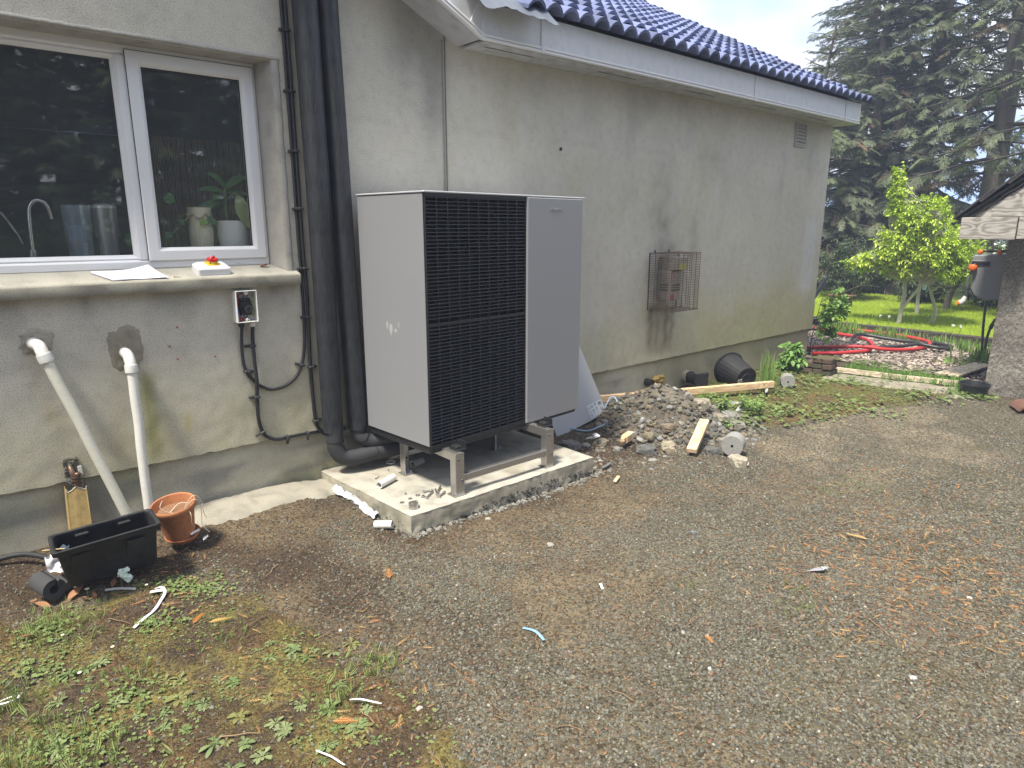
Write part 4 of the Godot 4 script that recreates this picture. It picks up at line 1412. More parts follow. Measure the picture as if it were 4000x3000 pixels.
func conifer(at: Vector3, hgt: float, rad: float, sd: int, label: String, bare := 0.0, dens := 1.0, group := "") -> Node3D:
	var t := thing("spruce_tree", label, "tree", at, 0.0, group)
	var r := RandomNumberGenerator.new()
	r.seed = sd
	var mb := MB.new()
	var tr := PackedVector3Array()
	for k in 9:
		var y := hgt * k / 8.0
		tr.append(Vector3(0.12 * sin(k * 0.9 + sd) * (k / 8.0), y - (0.3 if k == 0 else 0.0), 0.12 * cos(k * 1.3 + sd) * (k / 8.0)))
	mb.tube(tr, hgt * 0.017 + 0.03, 0.02, 9)
	part("trunk", mb, X.bark, t)
	mb = MB.new()
	var xs := []
	var cs := []
	var y := hgt * 0.05 + bare
	while y < hgt * 0.985:
		var f := y / hgt
		var tp := tr[0].lerp(tr[8], f)
		var ti := f * 8.0
		tp = tr[int(ti)].lerp(tr[mini(int(ti) + 1, 8)], ti - int(ti))
		var nb := 4 + r.randi() % 3
		for b in nb:
			var a := TAU * (b + r.randf_range(-0.35, 0.35)) / nb + y * 2.1
			var L := rad * pow(1.0 - f, 0.75) * r.randf_range(0.65, 1.15) + 0.12
			var out := Vector3(cos(a), 0, sin(a))
			var rise := lerpf(-0.25, 0.55, f) + r.randf_range(-0.1, 0.1)
			var pts := PackedVector3Array()
			for k in 6:
				var u := k / 5.0
				pts.append(tp + out * L * u + Vector3.UP * L * (rise * u - 0.42 * u * u + 0.26 * u * u * u) + Vector3(-out.z, 0, out.x) * 0.07 * L * sin(u * 3.0 + b))
			mb.tube(pts, 0.010 + 0.014 * L, 0.004, 4, false)
			var m := int(maxf(3.0, L * 8.5 * dens))
			var dead := 0.55 if f < 0.22 else 0.05
			for k in m:
				var u := lerpf(0.16, 1.0, (k + r.randf()) / m)
				if r.randf() < 0.10: continue
				var ui := minf(u * 5.0, 4.999)
				var p := pts[int(ui)].lerp(pts[int(ui) + 1], ui - int(ui))
				var d := (pts[int(ui) + 1] - pts[int(ui)]).normalized()
				var sidev := d.cross(Vector3.UP).normalized()
				var turn := r.randf_range(0.45, 1.25) * (1.0 if k % 2 == 0 else -1.0) * (1.0 - 0.75 * sm(0.7, 1.0, u))
				var dir := d.rotated(Vector3.UP, turn)
				dir = (dir + Vector3.DOWN * r.randf_range(0.05, 0.65)).normalized()
				var sc := lerpf(0.50, 0.31, u) * clampf(L * 0.75, 0.45, 1.15) * r.randf_range(0.75, 1.2)
				xs.append(Transform3D((frame(dir) * rotb(Vector3.RIGHT, r.randf_range(-0.7, 0.7))).scaled_local(Vector3.ONE * sc), p))
				var g := r.randf_range(0.75, 1.25)
				var c := Color(0.175, 0.205, 0.135) * g
				c = c.lerp(Color(0.20, 0.245, 0.12) * g, sm(0.5, 1.0, u) * r.randf_range(0.2, 0.9))
				if r.randf() < dead * (1.0 - 0.4 * u): c = Color(0.22, 0.165, 0.11) * g
				cs.append(c)
		y += lerpf(0.34, 0.22, f) * r.randf_range(0.8, 1.2)
	part("branches", mb, mat(0.06, 0.052, 0.045, 0.95), t)
	scatter("needles", X.sprig, X.needle, xs, cs, t)
	return t

func copy_thing(src: Node3D, at: Vector3, turn: float, label: String, sc := 1.0) -> Node3D:
	var o: Node3D = src.duplicate()
	o.name = numbered(String(src.name).rstrip("0123456789").trim_suffix("_"))
	add_child(o)
	o.transform = Transform3D(Basis(Vector3.UP, turn).scaled(Vector3.ONE * sc), at)
	o.set_meta("label", label)
	return o

func leaf_spray(n: int, length: float, wid: float, spread: float, sd: int, seg := 2) -> ArrayMesh:
	# a few leaves on a short twig
	var mb := MB.new()
	var r := RandomNumberGenerator.new()
	r.seed = sd
	for k in n:
		var a := k * 2.4 + r.randf_range(-0.4, 0.4)
		var p := Vector3(spread * k / n, 0, 0)
		var d := Vector3(r.randf_range(0.2, 0.9), cos(a) * 0.6 + 0.1, sin(a)).normalized()
		mb.col = Color(1, 1, 1) * r.randf_range(0.85, 1.15)
		mb.leaf(p, d, Vector3.UP, length * r.randf_range(0.75, 1.2), wid, 0.35, 0.35, seg)
	return mb.mesh()

func leafy(called: String, label: String, category: String, at: Vector3, stems: Array, crown: Array, nleaf: int, spray: ArrayMesh, size: float, base: Color, bark: Material, sd: int, group := "") -> Node3D:
	# stems: [[radius0, radius1, points...], ...]; crown: [[center, radii, share], ...] in world; twigs reach from the stems into the crown
	var t := thing(called, label, category, at, 0.0, group)
	var r := RandomNumberGenerator.new()
	r.seed = sd
	var mb := MB.new()
	var anchors := []
	for s in stems:
		var p := path_of_points(s.slice(2), 4)
		mb.tube(p, s[0], s[1], 8)
		for k in range(int(p.size() * 0.45), p.size()): anchors.append(p[k])
	part("trunk", mb, bark, t, true)
	mb = MB.new()
	var xs := []
	var cs := []
	var made := 0
	var guard := 0
	while made < nleaf and guard < nleaf * 3:
		guard += 1
		var pick := r.randf()
		var c: Array = crown[0]
		for q in crown:
			c = q
			pick -= q[2]
			if pick <= 0.0: break
		var d := Vector3(r.randf_range(-1, 1), r.randf_range(-1, 1), r.randf_range(-1, 1))
		if d.length() > 1.0: continue
		d = d * lerpf(0.75, 1.0, r.randf())
		var tip: Vector3 = c[0] + d * c[1]
		var hole := fn.get_noise_3dv(tip * 4.6 + Vector3(sd, 0, 0))
		if hole < 0.04: continue
		var near: Vector3 = anchors[0]
		var best := 1e9
		for q in 10:
			var an: Vector3 = anchors[r.randi() % anchors.size()]
			var dd := an.distance_squared_to(tip) + (0.4 if an.y > tip.y + 0.1 else 0.0)
			if dd < best:
				best = dd
				near = an
		var midp := near.lerp(tip, 0.5) + Vector3(0, -0.06 * near.distance_to(tip), 0)
		var tw := PackedVector3Array([near, midp, tip])
		if made % 3 == 0: mb.tube(tw, 0.0035 + 0.004 * near.distance_to(tip), 0.0018, 4, false)
		var dirn := (tip - near).normalized()
		var cnt := 1 + r.randi() % 3
		for k in cnt:
			var p := tip.lerp(near, 0.18 * k) + Vector3(r.randf_range(-1, 1), r.randf_range(-1, 1), r.randf_range(-1, 1)) * size * 0.5
			var b := frame((dirn + Vector3(r.randf_range(-0.8, 0.8), r.randf_range(-0.4, 0.7), r.randf_range(-0.8, 0.8))).normalized())
			xs.append(Transform3D(b.scaled_local(Vector3.ONE * size * r.randf_range(0.7, 1.25)), p - at))
			cs.append(base * r.randf_range(0.7, 1.25))
			made += 1
	part("twigs", mb, bark, t, true)
	scatter("leaves", spray, X.leaf, xs, cs, t)
	return t

func trees() -> void:
	X.sprig = spruce_sprig()
	var a := conifer(Vector3(16.5, 0.1, -2.95), 8.6, 2.3, 3, "slender spruce with its thin leader showing above the far end of the roof", 0.3, 1.15)
	var b := conifer(Vector3(17.5, 0.1, -2.25), 14.0, 3.1, 8, "tall dark spruce with a thick trunk behind the lime-green tree", 0.4, 0.7)
	var c := conifer(Vector3(16.0, 0.1, -0.45), 12.0, 2.2, 15, "tall spruce behind the outbuilding roof with sky between its low branches", 1.9, 0.42)
	conifer(Vector3(14.6, 0.1, 1.75), 12.5, 2.8, 21, "big spruce standing farthest towards the outbuilding, long boughs reaching across the sky", 2.3, 0.38)
	conifer(Vector3(15.2, 0.1, -3.6), 5.6, 2.1, 27, "low bushy spruce with brown lower boughs close behind the house corner", 0.0, 1.3)
	copy_thing(b, Vector3(21.0, 0.1, -5.2), 2.0, "spruce standing deep in the wood beyond the house corner, mostly hidden", 0.9)
	# the wood on the other side of the yard, seen in the window glass
	for q in [[-3.0, 15.5, 1.0, 1.15], [-0.4, 15.0, 2.4, 1.2], [2.2, 15.8, 5.0, 1.15], [5.2, 15.2, 0.2, 1.1], [-4.5, 13.5, 0.4, 1.0], [-1.8, 12.0, 1.9, 0.95], [0.8, 13.2, 3.0, 1.05], [3.6, 12.4, 4.4, 1.0], [6.8, 13.5, 5.3, 0.9], [-7.5, 13.0, 2.2, 1.0]]:
		copy_thing(b, Vector3(q[0], -0.1, q[1]), q[2], "dark spruce across the yard, mirrored in the kitchen window", q[3] * 0.92)
	for q in [[-3.0, 11.2, 0.4], [-0.4, 11.5, 2.0], [2.2, 11.3, 3.3], [5.0, 11.6, 1.2]]:
		copy_thing(a, Vector3(q[0], -0.1, q[1]), q[2], "young spruce in front of the wood across the yard, mirrored in the kitchen window", 0.72)
	for nm in get_children():
		if nm.has_meta("label") and String(nm.get_meta("label")).contains("mirrored in the kitchen"): nm.set_meta("group", "spruces across the yard")
	# young lime-green fruit trees on the lawn
	var lime := leaf_spray(5, 1.0, 0.55, 0.8, 5)
	X.lime_spray = lime
	leafy("fruit_tree", "lime-green young fruit tree with a forked pale trunk and a spire of new growth", "tree", Vector3(11.1, 0.12, -0.115),
		[[0.032, 0.02, Vector3(11.1, 0.08, -0.118), Vector3(11.1, 0.354, -0.10), Vector3(11.1, 0.69, -0.09), Vector3(11.1, 1.2, -0.2), Vector3(11.1, 1.8, -0.32), Vector3(11.1, 2.42, -0.36)],
		[0.022, 0.01, Vector3(11.1, 0.36, -0.10), Vector3(11.08, 0.56, 0.02), Vector3(11.1, 0.80, 0.13), Vector3(11.1, 1.25, 0.17), Vector3(11.1, 1.75, 0.25)],
		[0.012, 0.006, Vector3(11.1, 0.75, -0.09), Vector3(11.0, 1.0, -0.4), Vector3(11.05, 1.15, -0.8)],
		[0.012, 0.006, Vector3(11.1, 0.95, -0.12), Vector3(11.3, 1.3, -0.35), Vector3(11.3, 1.6, -0.5)]],
		[[Vector3(11.1, 1.25, -0.12), Vector3(0.6, 0.48, 0.52), 0.36], [Vector3(11.1, 1.7, 0.05), Vector3(0.5, 0.36, 0.38), 0.17], [Vector3(11.1, 1.05, -0.72), Vector3(0.35, 0.16, 0.3), 0.09], [Vector3(11.1, 1.9, -0.34), Vector3(0.22, 0.45, 0.14), 0.16], [Vector3(11.1, 2.36, -0.37), Vector3(0.10, 0.2, 0.07), 0.05], [Vector3(11.1, 1.2, 0.45), Vector3(0.4, 0.42, 0.25), 0.17]],
		6000, lime, 0.042, Color(0.43, 0.57, 0.06), X.pale_bark, 31)
	leafy("fruit_tree", "lime-green young fruit tree with one bent pale trunk next to the forked one", "tree", Vector3(11.55, 0.12, 0.19),
		[[0.035, 0.012, Vector3(11.55, 0.08, 0.165), Vector3(11.55, 0.20, 0.21), Vector3(11.55, 0.36, 0.215), Vector3(11.55, 0.67, 0.107), Vector3(11.55, 1.0, 0.02), Vector3(11.6, 1.5, 0.1)],
		[0.012, 0.006, Vector3(11.55, 0.62, 0.12), Vector3(11.5, 0.85, 0.4), Vector3(11.5, 0.95, 0.62)]],
		[[Vector3(11.6, 1.2, 0.28), Vector3(0.5, 0.45, 0.5), 0.75], [Vector3(11.5, 0.92, 0.6), Vector3(0.3, 0.16, 0.25), 0.25]],
		1700, lime, 0.044, Color(0.40, 0.54, 0.06), X.pale_bark, 33)
	leafy("fruit_tree", "green young fruit tree with a straight pale trunk behind the fork of the lime tree", "tree", Vector3(12.5, 0.12, -0.333),
		[[0.035, 0.012, Vector3(12.5, 0.08, -0.333), Vector3(12.5, 0.58, -0.35), Vector3(12.5, 1.2, -0.3)]],
		[[Vector3(12.5, 1.15, -0.3), Vector3(0.6, 0.4, 0.6), 1.0]], 800, lime, 0.055, Color(0.30, 0.44, 0.07), X.pale_bark, 35)
	leafy("fruit_tree", "green fruit tree with a leaning dark trunk beneath the hose box", "tree", Vector3(13.6, 0.12, -0.23),
		[[0.06, 0.02, Vector3(13.6, 0.08, -0.25), Vector3(13.6, 0.47, -0.19), Vector3(13.6, 0.75, -0.05), Vector3(13.6, 1.1, 0.0)], [0.025, 0.008, Vector3(13.6, 0.5, -0.19), Vector3(13.6, 0.62, -0.5), Vector3(13.6, 0.8, -0.6)]],
		[[Vector3(13.6, 0.95, -0.05), Vector3(0.6, 0.35, 0.55), 1.0]], 900, lime, 0.055, Color(0.27, 0.42, 0.07), X.bark, 37)
	# shrubs along the far side of the lawn
	var br := leaf_spray(6, 1.0, 0.42, 1.0, 9)
	var labs := ["dark ivy-clad bush at the far side of the lawn by the bench", "dark low bush at the far side of the lawn behind the forked trunk", "dark low bush at the far side of the lawn behind the bent trunk", "mid-green shrub beyond the lawn behind the leaning trunk", "flowering hawthorn-like shrub over the outbuilding eaves", "light green undergrowth bush beyond the bench"]
	var k := 0
	for q in [[14.1, -2.15, 0.7, 1.1, Color(0.06, 0.095, 0.04)], [14.6, -0.95, 0.55, 0.5, Color(0.05, 0.085, 0.03)], [14.9, 0.1, 0.6, 0.5, Color(0.05, 0.08, 0.03)], [14.2, 0.75, 0.7, 0.9, Color(0.08, 0.13, 0.04)], [13.2, 1.15, 0.75, 1.35, Color(0.10, 0.16, 0.06)], [15.6, -2.6, 0.7, 0.9, Color(0.11, 0.19, 0.05)]]:
		var at := Vector3(q[0], 0.12, q[1])
		var h: float = q[3]
		var bush := leafy("shrub", labs[k], "shrub", at, [[0.05, 0.02, at - Vector3(0, 0.1, 0), at + Vector3(0.02, h * 0.4, 0), at + Vector3(0, h * 1.1, 0.05)], [0.03, 0.01, at, at + Vector3(0.1, h * 0.4, q[2] * 0.5), at + Vector3(0.1, h, q[2] * 0.7)], [0.03, 0.01, at, at + Vector3(-0.1, h * 0.4, -q[2] * 0.5), at + Vector3(-0.1, h, -q[2] * 0.7)]],
			[[at + Vector3(0, h * 0.62, 0), Vector3(q[2], h * 0.62, q[2]), 1.0]], 900, br, 0.06, q[4], X.bark, 50 + k)
		if k == 3:
			# undergrowth below the wood across the yard
			for p in [[-4.6, 10.6], [-3.4, 11.0], [-2.2, 10.5], [-1.0, 10.9], [0.2, 10.6], [1.4, 11.0], [2.6, 10.6], [3.8, 11.0], [5.0, 10.6], [6.3, 10.9]]:
				var cp := copy_thing(bush, Vector3(p[0], -0.1, p[1]), p[0] * 2.3, "leafy bush under the wood across the yard, mirrored in the kitchen window", 1.9 + 0.3 * sin(p[0] * 3.0))
				cp.set_meta("group", "bushes across the yard")
		if k == 4:
			var xs := []
			var cs := []
			for i in 130:
				xs.append(Transform3D(Basis(Vector3.UP, rf(0, 6)).scaled(Vector3.ONE * rf(0.014, 0.028)), Vector3(rf(-0.75, 0.1), rf(0.5, 1.7), rf(-0.75, 0.6))))
				cs.append(Color(0.75, 0.75, 0.70))
			var fm := MB.new()
			fm.ico(Vector3.ZERO, Vector3.ONE, 0, fn, 0.3, 0.02)
			scatter("blossom", fm.mesh(), X.pebbles, xs, cs, bush)
		k += 1


func heat_pump() -> void:
	# concrete slab it stands on
	var mb := MB.new()
	mb.col = Color(0.56, 0.53, 0.45)
	var ex := func(z: float) -> float: return 1.682 + 0.066 * z
	var rows := []
	for i in 40:
		var z := lerpf(-0.02, 0.905, i / 39.0)
		var row := PackedVector3Array()
		for j in 64:
			var x := lerpf(ex.call(z), 3.15 + 0.004 * nz(z, 3, 9.0), j / 63.0)
			if j == 0: x += 0.004 * nz(z, 1, 12.0)
			var zz := z + (0.004 * nz(x, 2, 10.0) + 0.003 * nz(x, 7, 40.0) if i == 39 else 0.0)
			var e := minf(minf(x - ex.call(z), 3.15 - x), 0.905 - z)
			row.append(Vector3(x, 0.125 + 0.003 * nz(x, z, 3.0) - 0.006 * sm(0.02, 0.0, e), zz))
		rows.append(row)
	mb.grid(rows)
	var k0 := mb.c.size()
	for i in k0:
		var p := mb.v[i]
		var t := fz(p.x, p.z, 2.6, 3.0)
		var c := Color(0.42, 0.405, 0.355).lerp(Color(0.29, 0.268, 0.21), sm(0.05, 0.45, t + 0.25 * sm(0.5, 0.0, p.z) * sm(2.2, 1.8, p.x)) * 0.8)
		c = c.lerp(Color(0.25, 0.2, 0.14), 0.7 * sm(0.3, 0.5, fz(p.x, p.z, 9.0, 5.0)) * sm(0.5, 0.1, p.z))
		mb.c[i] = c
	var slab := thing("concrete_slab", "raw concrete slab poured on the drive under the grey heat pump", "slab", Vector3(2.4, 0.0, 0.45))
	var side := func(a: Vector3, b: Vector3, n: int) -> void:
		var rr := []
		var out := (b - a).cross(Vector3.UP).normalized()
		for i in n:
			var p := a.lerp(b, float(i) / (n - 1))
			var row := PackedVector3Array()
			for j in 12:
				var y := lerpf(-0.10, 0.1195, j / 11.0)
				var rough := 0.004 + 0.012 * sm(0.06, 0.0, y + 0.03 * nz(p.x + p.z, 1, 4.0))
				row.append(Vector3(p.x, y, p.z) + out * (rough * fz(p.x * 1.0 + p.z, y * 1.4, 16.0, a.z * 3.0) + (0.0 if j < 11 else -0.002)))
			rr.append(row)
		mb.grid(rr)
	mb.col = Color(0.37, 0.35, 0.28)
	var f0 := mb.v.size()
	side.call(Vector3(ex.call(0.905), 0, 0.905), Vector3(3.15, 0, 0.905), 110)
	side.call(Vector3(ex.call(-0.02), 0, -0.02), Vector3(ex.call(0.905), 0, 0.905), 70)
	side.call(Vector3(3.15, 0, 0.905), Vector3(3.15, 0, -0.02), 50)
	for i in range(f0, mb.v.size()):
		var p := mb.v[i]
		var t := fz(p.x + p.z * 2.0, p.y * 2.0, 3.0, 2.0)
		mb.c[i] = Color(0.40, 0.375, 0.30).lerp(Color(0.27, 0.26, 0.20), sm(-0.1, 0.3, t)).lerp(Color(0.47, 0.45, 0.38), sm(0.05, 0.02, p.y) * 0.2)
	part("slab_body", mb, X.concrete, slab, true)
	# voids where the pour stopped short, along the foot
	var pit := MB.new()
	pit.col = Color(0.035, 0.035, 0.032)
	for k in 260:
		var x := rf(1.76, 3.14)
		var band := sm(2.0, 2.4, x) * sm(3.2, 2.9, x)
		var y := rf(0.0, 0.02 + 0.045 * band) + 0.01 * nz(x, 1, 6.0)
		pit.ico(Vector3(x, y, 0.905 + 0.004 * nz(x, 2, 10.0)), Vector3(rf(0.002, 0.009), rf(0.0015, 0.005), 0.005), 1, fn, 0.5, 0.03)
	for k in 14: pit.ico(Vector3(ex.call(0.0) + 0.066 * 0.5, rf(0.01, 0.08), 0.0), Vector3.ONE * 0.0001, 0, fn, 0.1, 0.01)
	for k in 40:
		var z := rf(0.1, 0.9)
		pit.ico(Vector3(ex.call(z) - 0.001, rf(0.01, 0.09), z), Vector3(0.003, rf(0.001, 0.004), rf(0.001, 0.004)), 1, fn, 0.3, 0.03)
	part("void", pit, X.paint, slab, true).set_meta("kind", "stuff")
	# crumbled spill of concrete along the foot
	var sx := []
	var sc := []
	for k in 300:
		var x := rf(1.74, 3.3)
		var z := 0.915 + absf(rng.randfn(0.0, 0.022))
		if k % 5 == 0:
			z = rf(0.2, 0.95)
			x = ex.call(z) - absf(rng.randfn(0.0, 0.02))
		if k % 9 == 0:
			x = rf(3.16, 3.25)
			z = rf(0.5, 0.95)
		var r := rf(0.004, 0.013) * (1.3 if rng.randf() < 0.1 else 1.0)
		sx.append(Transform3D(Basis(Vector3(rf(-1, 1), rf(-1, 1), rf(-1, 1)).normalized(), rf(0, 6)).scaled(Vector3(1, 0.7, 1) * r), Vector3(x, ground_y(x, z) + r * 0.3, z) - slab.position))
		var g := rf(0.09, 0.24)
		sc.append(Color(g, g * 0.97, g * 0.85))
	var cm := MB.new()
	cm.ico(Vector3.ZERO, Vector3.ONE, 1, fn, 0.35, 0.013)
	scatter("spill", cm.mesh(), X.pebbles, sx, sc, slab)

	# stainless stand
	var st := thing("steel_stand", "stainless steel stand with four legs carrying the heat pump", "stand", Vector3(2.43, 0.125, 0.6))
	var leg := func(x: float, z: float, sgn: float, front: bool) -> void:
		var m := MB.new()
		var w := 0.058
		# folded angle: one web facing out, one along the side
		m.box(Vector3(x, 0.25, z), Vector3(w, 0.25, 0.004), Basis.IDENTITY, 0.001)
		m.box(Vector3(x - w * 0.5 * 1.0 + 0.002, 0.25, z - 0.027 * (1.0 if front else -1.0)), Vector3(0.004, 0.25, 0.05), Basis.IDENTITY, 0.001)
		m.box(Vector3(x, 0.1285, z - 0.030 * (1.0 if front else -1.0)), Vector3(w + 0.03, 0.005, 0.072), Basis.IDENTITY, 0.001)
		part("leg", m, X.steel, st, true)
		m = MB.new()
		m.lathe(PackedVector2Array([Vector2(0.0, 0.012), Vector2(0.009, 0.012), Vector2(0.009, 0.004), Vector2(0.014, 0.004), Vector2(0.014, 0.0)]), 6, Transform3D(Basis.IDENTITY, Vector3(x + 0.022 * sgn, 0.131, z - 0.03 * (1.0 if front else -1.0))))
		part("anchor_bolt", m, X.zinc, st, true)
		m = MB.new()
		for y in [0.215, 0.34]:
			m.lathe(PackedVector2Array([Vector2(0.0, 0.006), Vector2(0.005, 0.006), Vector2(0.007, 0.0)]), 8, Transform3D(rotb(Vector3.RIGHT, PI / 2), Vector3(x + 0.012 * (1 if y < 0.3 else -1), y, z + 0.002)))
		part("screw", m, mat(0.1, 0.1, 0.1, 0.4, 0.8), st, true)
	leg.call(2.096, 0.862, 1.0, true)
	leg.call(2.792, 0.862, 1.0, true)
	leg.call(2.064, 0.335, 1.0, false)
	leg.call(2.770, 0.335, 1.0, false)
	for q in [[0.855, 0.205, 2.125, 2.765, 0.036], [0.342, 0.225, 2.09, 2.745, 0.03]]:
		mb = MB.new()
		mb.box(Vector3((q[2] + q[3]) / 2, q[1] + 0.018, q[0]), Vector3(q[3] - q[2], q[4], 0.003), Basis.IDENTITY, 0.001)
		mb.box(Vector3((q[2] + q[3]) / 2, q[1] + 0.018 + q[4] / 2, q[0] - 0.014), Vector3(q[3] - q[2], 0.003, 0.03), Basis.IDENTITY, 0.001)
		part("cross_bar", mb, X.steel, st, true)
	for x in [2.075, 2.765]:
		mb = MB.new()
		mb.box(Vector3(x - 0.004, 0.352, 0.60), Vector3(0.004, 0.05, 0.53), Basis.IDENTITY, 0.001)
		mb.box(Vector3(x + 0.016, 0.376, 0.60), Vector3(0.044, 0.004, 0.53), Basis.IDENTITY, 0.001)
		part("side_rail", mb, X.steel, st, true)
	# black mounting feet between stand and casing
	for q in [[2.128, 0.80], [2.812, 0.79], [2.12, 0.36], [2.80, 0.36]]:
		mb = MB.new()
		mb.box(Vector3(q[0], 0.3825, q[1]), Vector3(0.07, 0.008, 0.075), Basis.IDENTITY, 0.002)
		mb.box(Vector3(q[0] + 0.03, 0.402, q[1]), Vector3(0.005, 0.045, 0.075), Basis.IDENTITY, 0.001)
		mb.box(Vector3(q[0] - 0.01, 0.395, q[1]), Vector3(0.04, 0.02, 0.05), Basis.IDENTITY, 0.004)
		mb.lathe(PackedVector2Array([Vector2(0.0, 0.014), Vector2(0.007, 0.014), Vector2(0.007, 0.0)]), 6, Transform3D(Basis.IDENTITY, Vector3(q[0] + 0.005, 0.386, q[1] + 0.025)))
		part("mounting_foot", mb, X.black, st, true)

	# the unit itself
	var W := 1.288
	var D := 0.604
	var H := 1.382
	var u := thing("heat_pump", "tall grey heat pump with black louvred grille on a steel stand", "heat pump", Vector3(1.98336, 0.39133, 0.73712), 0.0749)
	var pm: StandardMaterial3D = mat(0.25, 0.257, 0.275, 0.42, 0.05)
	var gx0 := 0.008
	var gx1 := 0.752
	# casing: left side, back, right side, top lid with a lip, base tray
	mb = MB.new()
	mb.box(Vector3(0.0015, 0.012 + (H - 0.024) / 2, -D / 2), Vector3(0.006, H - 0.024, D - 0.004), Basis.IDENTITY, 0.002)
	part("side_panel", mb, pm, u)
	mb = MB.new()
	mb.box(Vector3(W - 0.003, H / 2, -D / 2), Vector3(0.006, H - 0.02, D - 0.004), Basis.IDENTITY, 0.002)
	part("side_panel", mb, pm, u)
	mb = MB.new()
	mb.box(Vector3(W / 2, H / 2, -D + 0.003), Vector3(W - 0.01, H - 0.02, 0.006), Basis.IDENTITY, 0.002)
	part("back_panel", mb, pm, u)
	mb = MB.new()
	mb.box(Vector3(W / 2, H - 0.004, -D / 2 + 0.006), Vector3(W + 0.012, 0.010, D + 0.022), Basis.IDENTITY, 0.003)
	part("lid", mb, mat(0.42, 0.43, 0.46, 0.4, 0.05), u)
	mb = MB.new()
	mb.box(Vector3(W / 2, -0.012, -D / 2), Vector3(W - 0.02, 0.05, D - 0.02), Basis.IDENTITY, 0.006)
	mb.box(Vector3(1.2, -0.044, -0.08), Vector3(0.05, 0.012, 0.05), Basis.IDENTITY, 0.003)
	part("base_tray", mb, X.black, u)
	# front service panel, standing proud, with a returned edge
	mb = MB.new()
	mb.box(Vector3((gx1 + W) / 2 - 0.008, H / 2 - 0.009, 0.010), Vector3(W - gx1 - 0.028, H - 0.006, 0.024), Basis.IDENTITY, 0.0035)
	part("front_panel", mb, pm, u)
	# white scuffs on the flat side
	for q in [[0.64, 0.285, 0.035, 0.013], [0.66, 0.25, 0.025, 0.008], [0.635, 0.33, 0.012, 0.01], [0.67, 0.36, 0.02, 0.005], [0.50, 0.60, 0.0, 0.0]]:
		if q[2] <= 0.0: continue
		mb = MB.new()
		var ring := []
		for k in 12:
			var a := TAU * k / 12.0
			ring.append(Vector3(-0.0022, q[0] + q[2] * sin(a) * (1 + 0.3 * sin(3 * a)), -D + q[1] + q[3] * cos(a) * (1 + 0.3 * cos(2 * a))))
		for k in 12: mb.tri(Vector3(-0.0022, q[0], -D + q[1]), ring[k], ring[(k + 1) % 12])
		part("scuff_mark", mb, mat(0.36, 0.365, 0.38, 0.7), u)
	# raised lettering on the service panel
	badge(u, Vector3(0.944, 1.312, 0.0225))
	# dark chamber behind the grille with two fans
	mb = MB.new()
	mb.col = Color(0.012, 0.013, 0.016)
	mb.box(Vector3((gx0 + gx1) / 2, H / 2, -0.30), Vector3(gx1 - gx0, H - 0.03, 0.01))
	mb.box(Vector3(gx1 - 0.004, H / 2, -0.15), Vector3(0.008, H - 0.03, 0.30))
	part("air_chamber", mb, X.paint, u)
	for cy in [1.03, 0.36]:
		var fan := Node3D.new()
		fan.name = "fan" if cy > 1.0 else "fan_001"
		u.add_child(fan)
		fan.position = Vector3(0.38, cy, -0.16)
		mb = MB.new()
		mb.lathe(PackedVector2Array([Vector2(0.315, -0.06), Vector2(0.335, -0.06), Vector2(0.335, 0.06), Vector2(0.315, 0.06), Vector2(0.315, -0.06)]), 36, Transform3D(rotb(Vector3.RIGHT, PI / 2), Vector3.ZERO))
		part("shroud", mb, mat(0.016, 0.017, 0.02, 0.5), fan)
		for b in 3:
			mb = MB.new()
			var rows2 := []
			for i in 7:
				var r := lerpf(0.07, 0.30, i / 6.0)
				var row := PackedVector3Array()
				for j in 5:
					var a := TAU * b / 3.0 + lerpf(-0.42, 0.42, j / 4.0) + 0.25 * (i / 6.0)
					row.append(Vector3(r * cos(a), r * sin(a), lerpf(-0.045, 0.045, j / 4.0) * (1.0 - 0.4 * i / 6.0)))
				rows2.append(row)
			mb.grid(rows2)
			part("blade", mb, mat(0.02, 0.021, 0.024, 0.5), fan)
		mb = MB.new()
		mb.lathe(PackedVector2Array([Vector2(0.0, 0.06), Vector2(0.06, 0.05), Vector2(0.075, 0.02), Vector2(0.075, -0.05)]), 20, Transform3D(rotb(Vector3.RIGHT, PI / 2), Vector3.ZERO))
		part("hub", mb, mat(0.02, 0.021, 0.024, 0.5), fan)
	# grille: each louvre and each upright a piece of its own
	var g := Node3D.new()
	g.name = "grille"
	u.add_child(g)
	var gm := mat(0.015, 0.017, 0.021, 0.4)
	var um := mat(0.009, 0.010, 0.012, 0.5)
	var slat := MB.new()
	slat.box(Vector3.ZERO, Vector3(gx1 - gx0 - 0.008, 0.0042, 0.022), rotb(Vector3.RIGHT, 0.30), 0.001)
	var sm_ := slat.mesh()
	var pitch := 0.0196
	var y := H - 0.030
	var n := 0
	while y > 0.02:
		if absf(y - 0.688) > 0.018:
			var o := MeshInstance3D.new()
			o.mesh = sm_
			o.material_override = gm
			o.name = "louvre" if n == 0 else "louvre_%03d" % n
			g.add_child(o)
			o.position = Vector3((gx0 + gx1) / 2, y, 0.0)
			n += 1
		y -= pitch
	for k in 11:
		mb = MB.new()
		mb.box(Vector3(lerpf(gx0, gx1, k / 10.0), H / 2 - 0.004, -0.001), Vector3(0.007, H - 0.03, 0.022), Basis.IDENTITY, 0.002)
		part("upright", mb, um, g)
	for yy in [H - 0.016, 0.688, 0.004]:
		mb = MB.new()
		mb.box(Vector3((gx0 + gx1) / 2, yy, 0.0), Vector3(gx1 - gx0, 0.026 if yy != 0.688 else 0.018, 0.018), Basis.IDENTITY, 0.002)
		part("rail", mb, um, g)


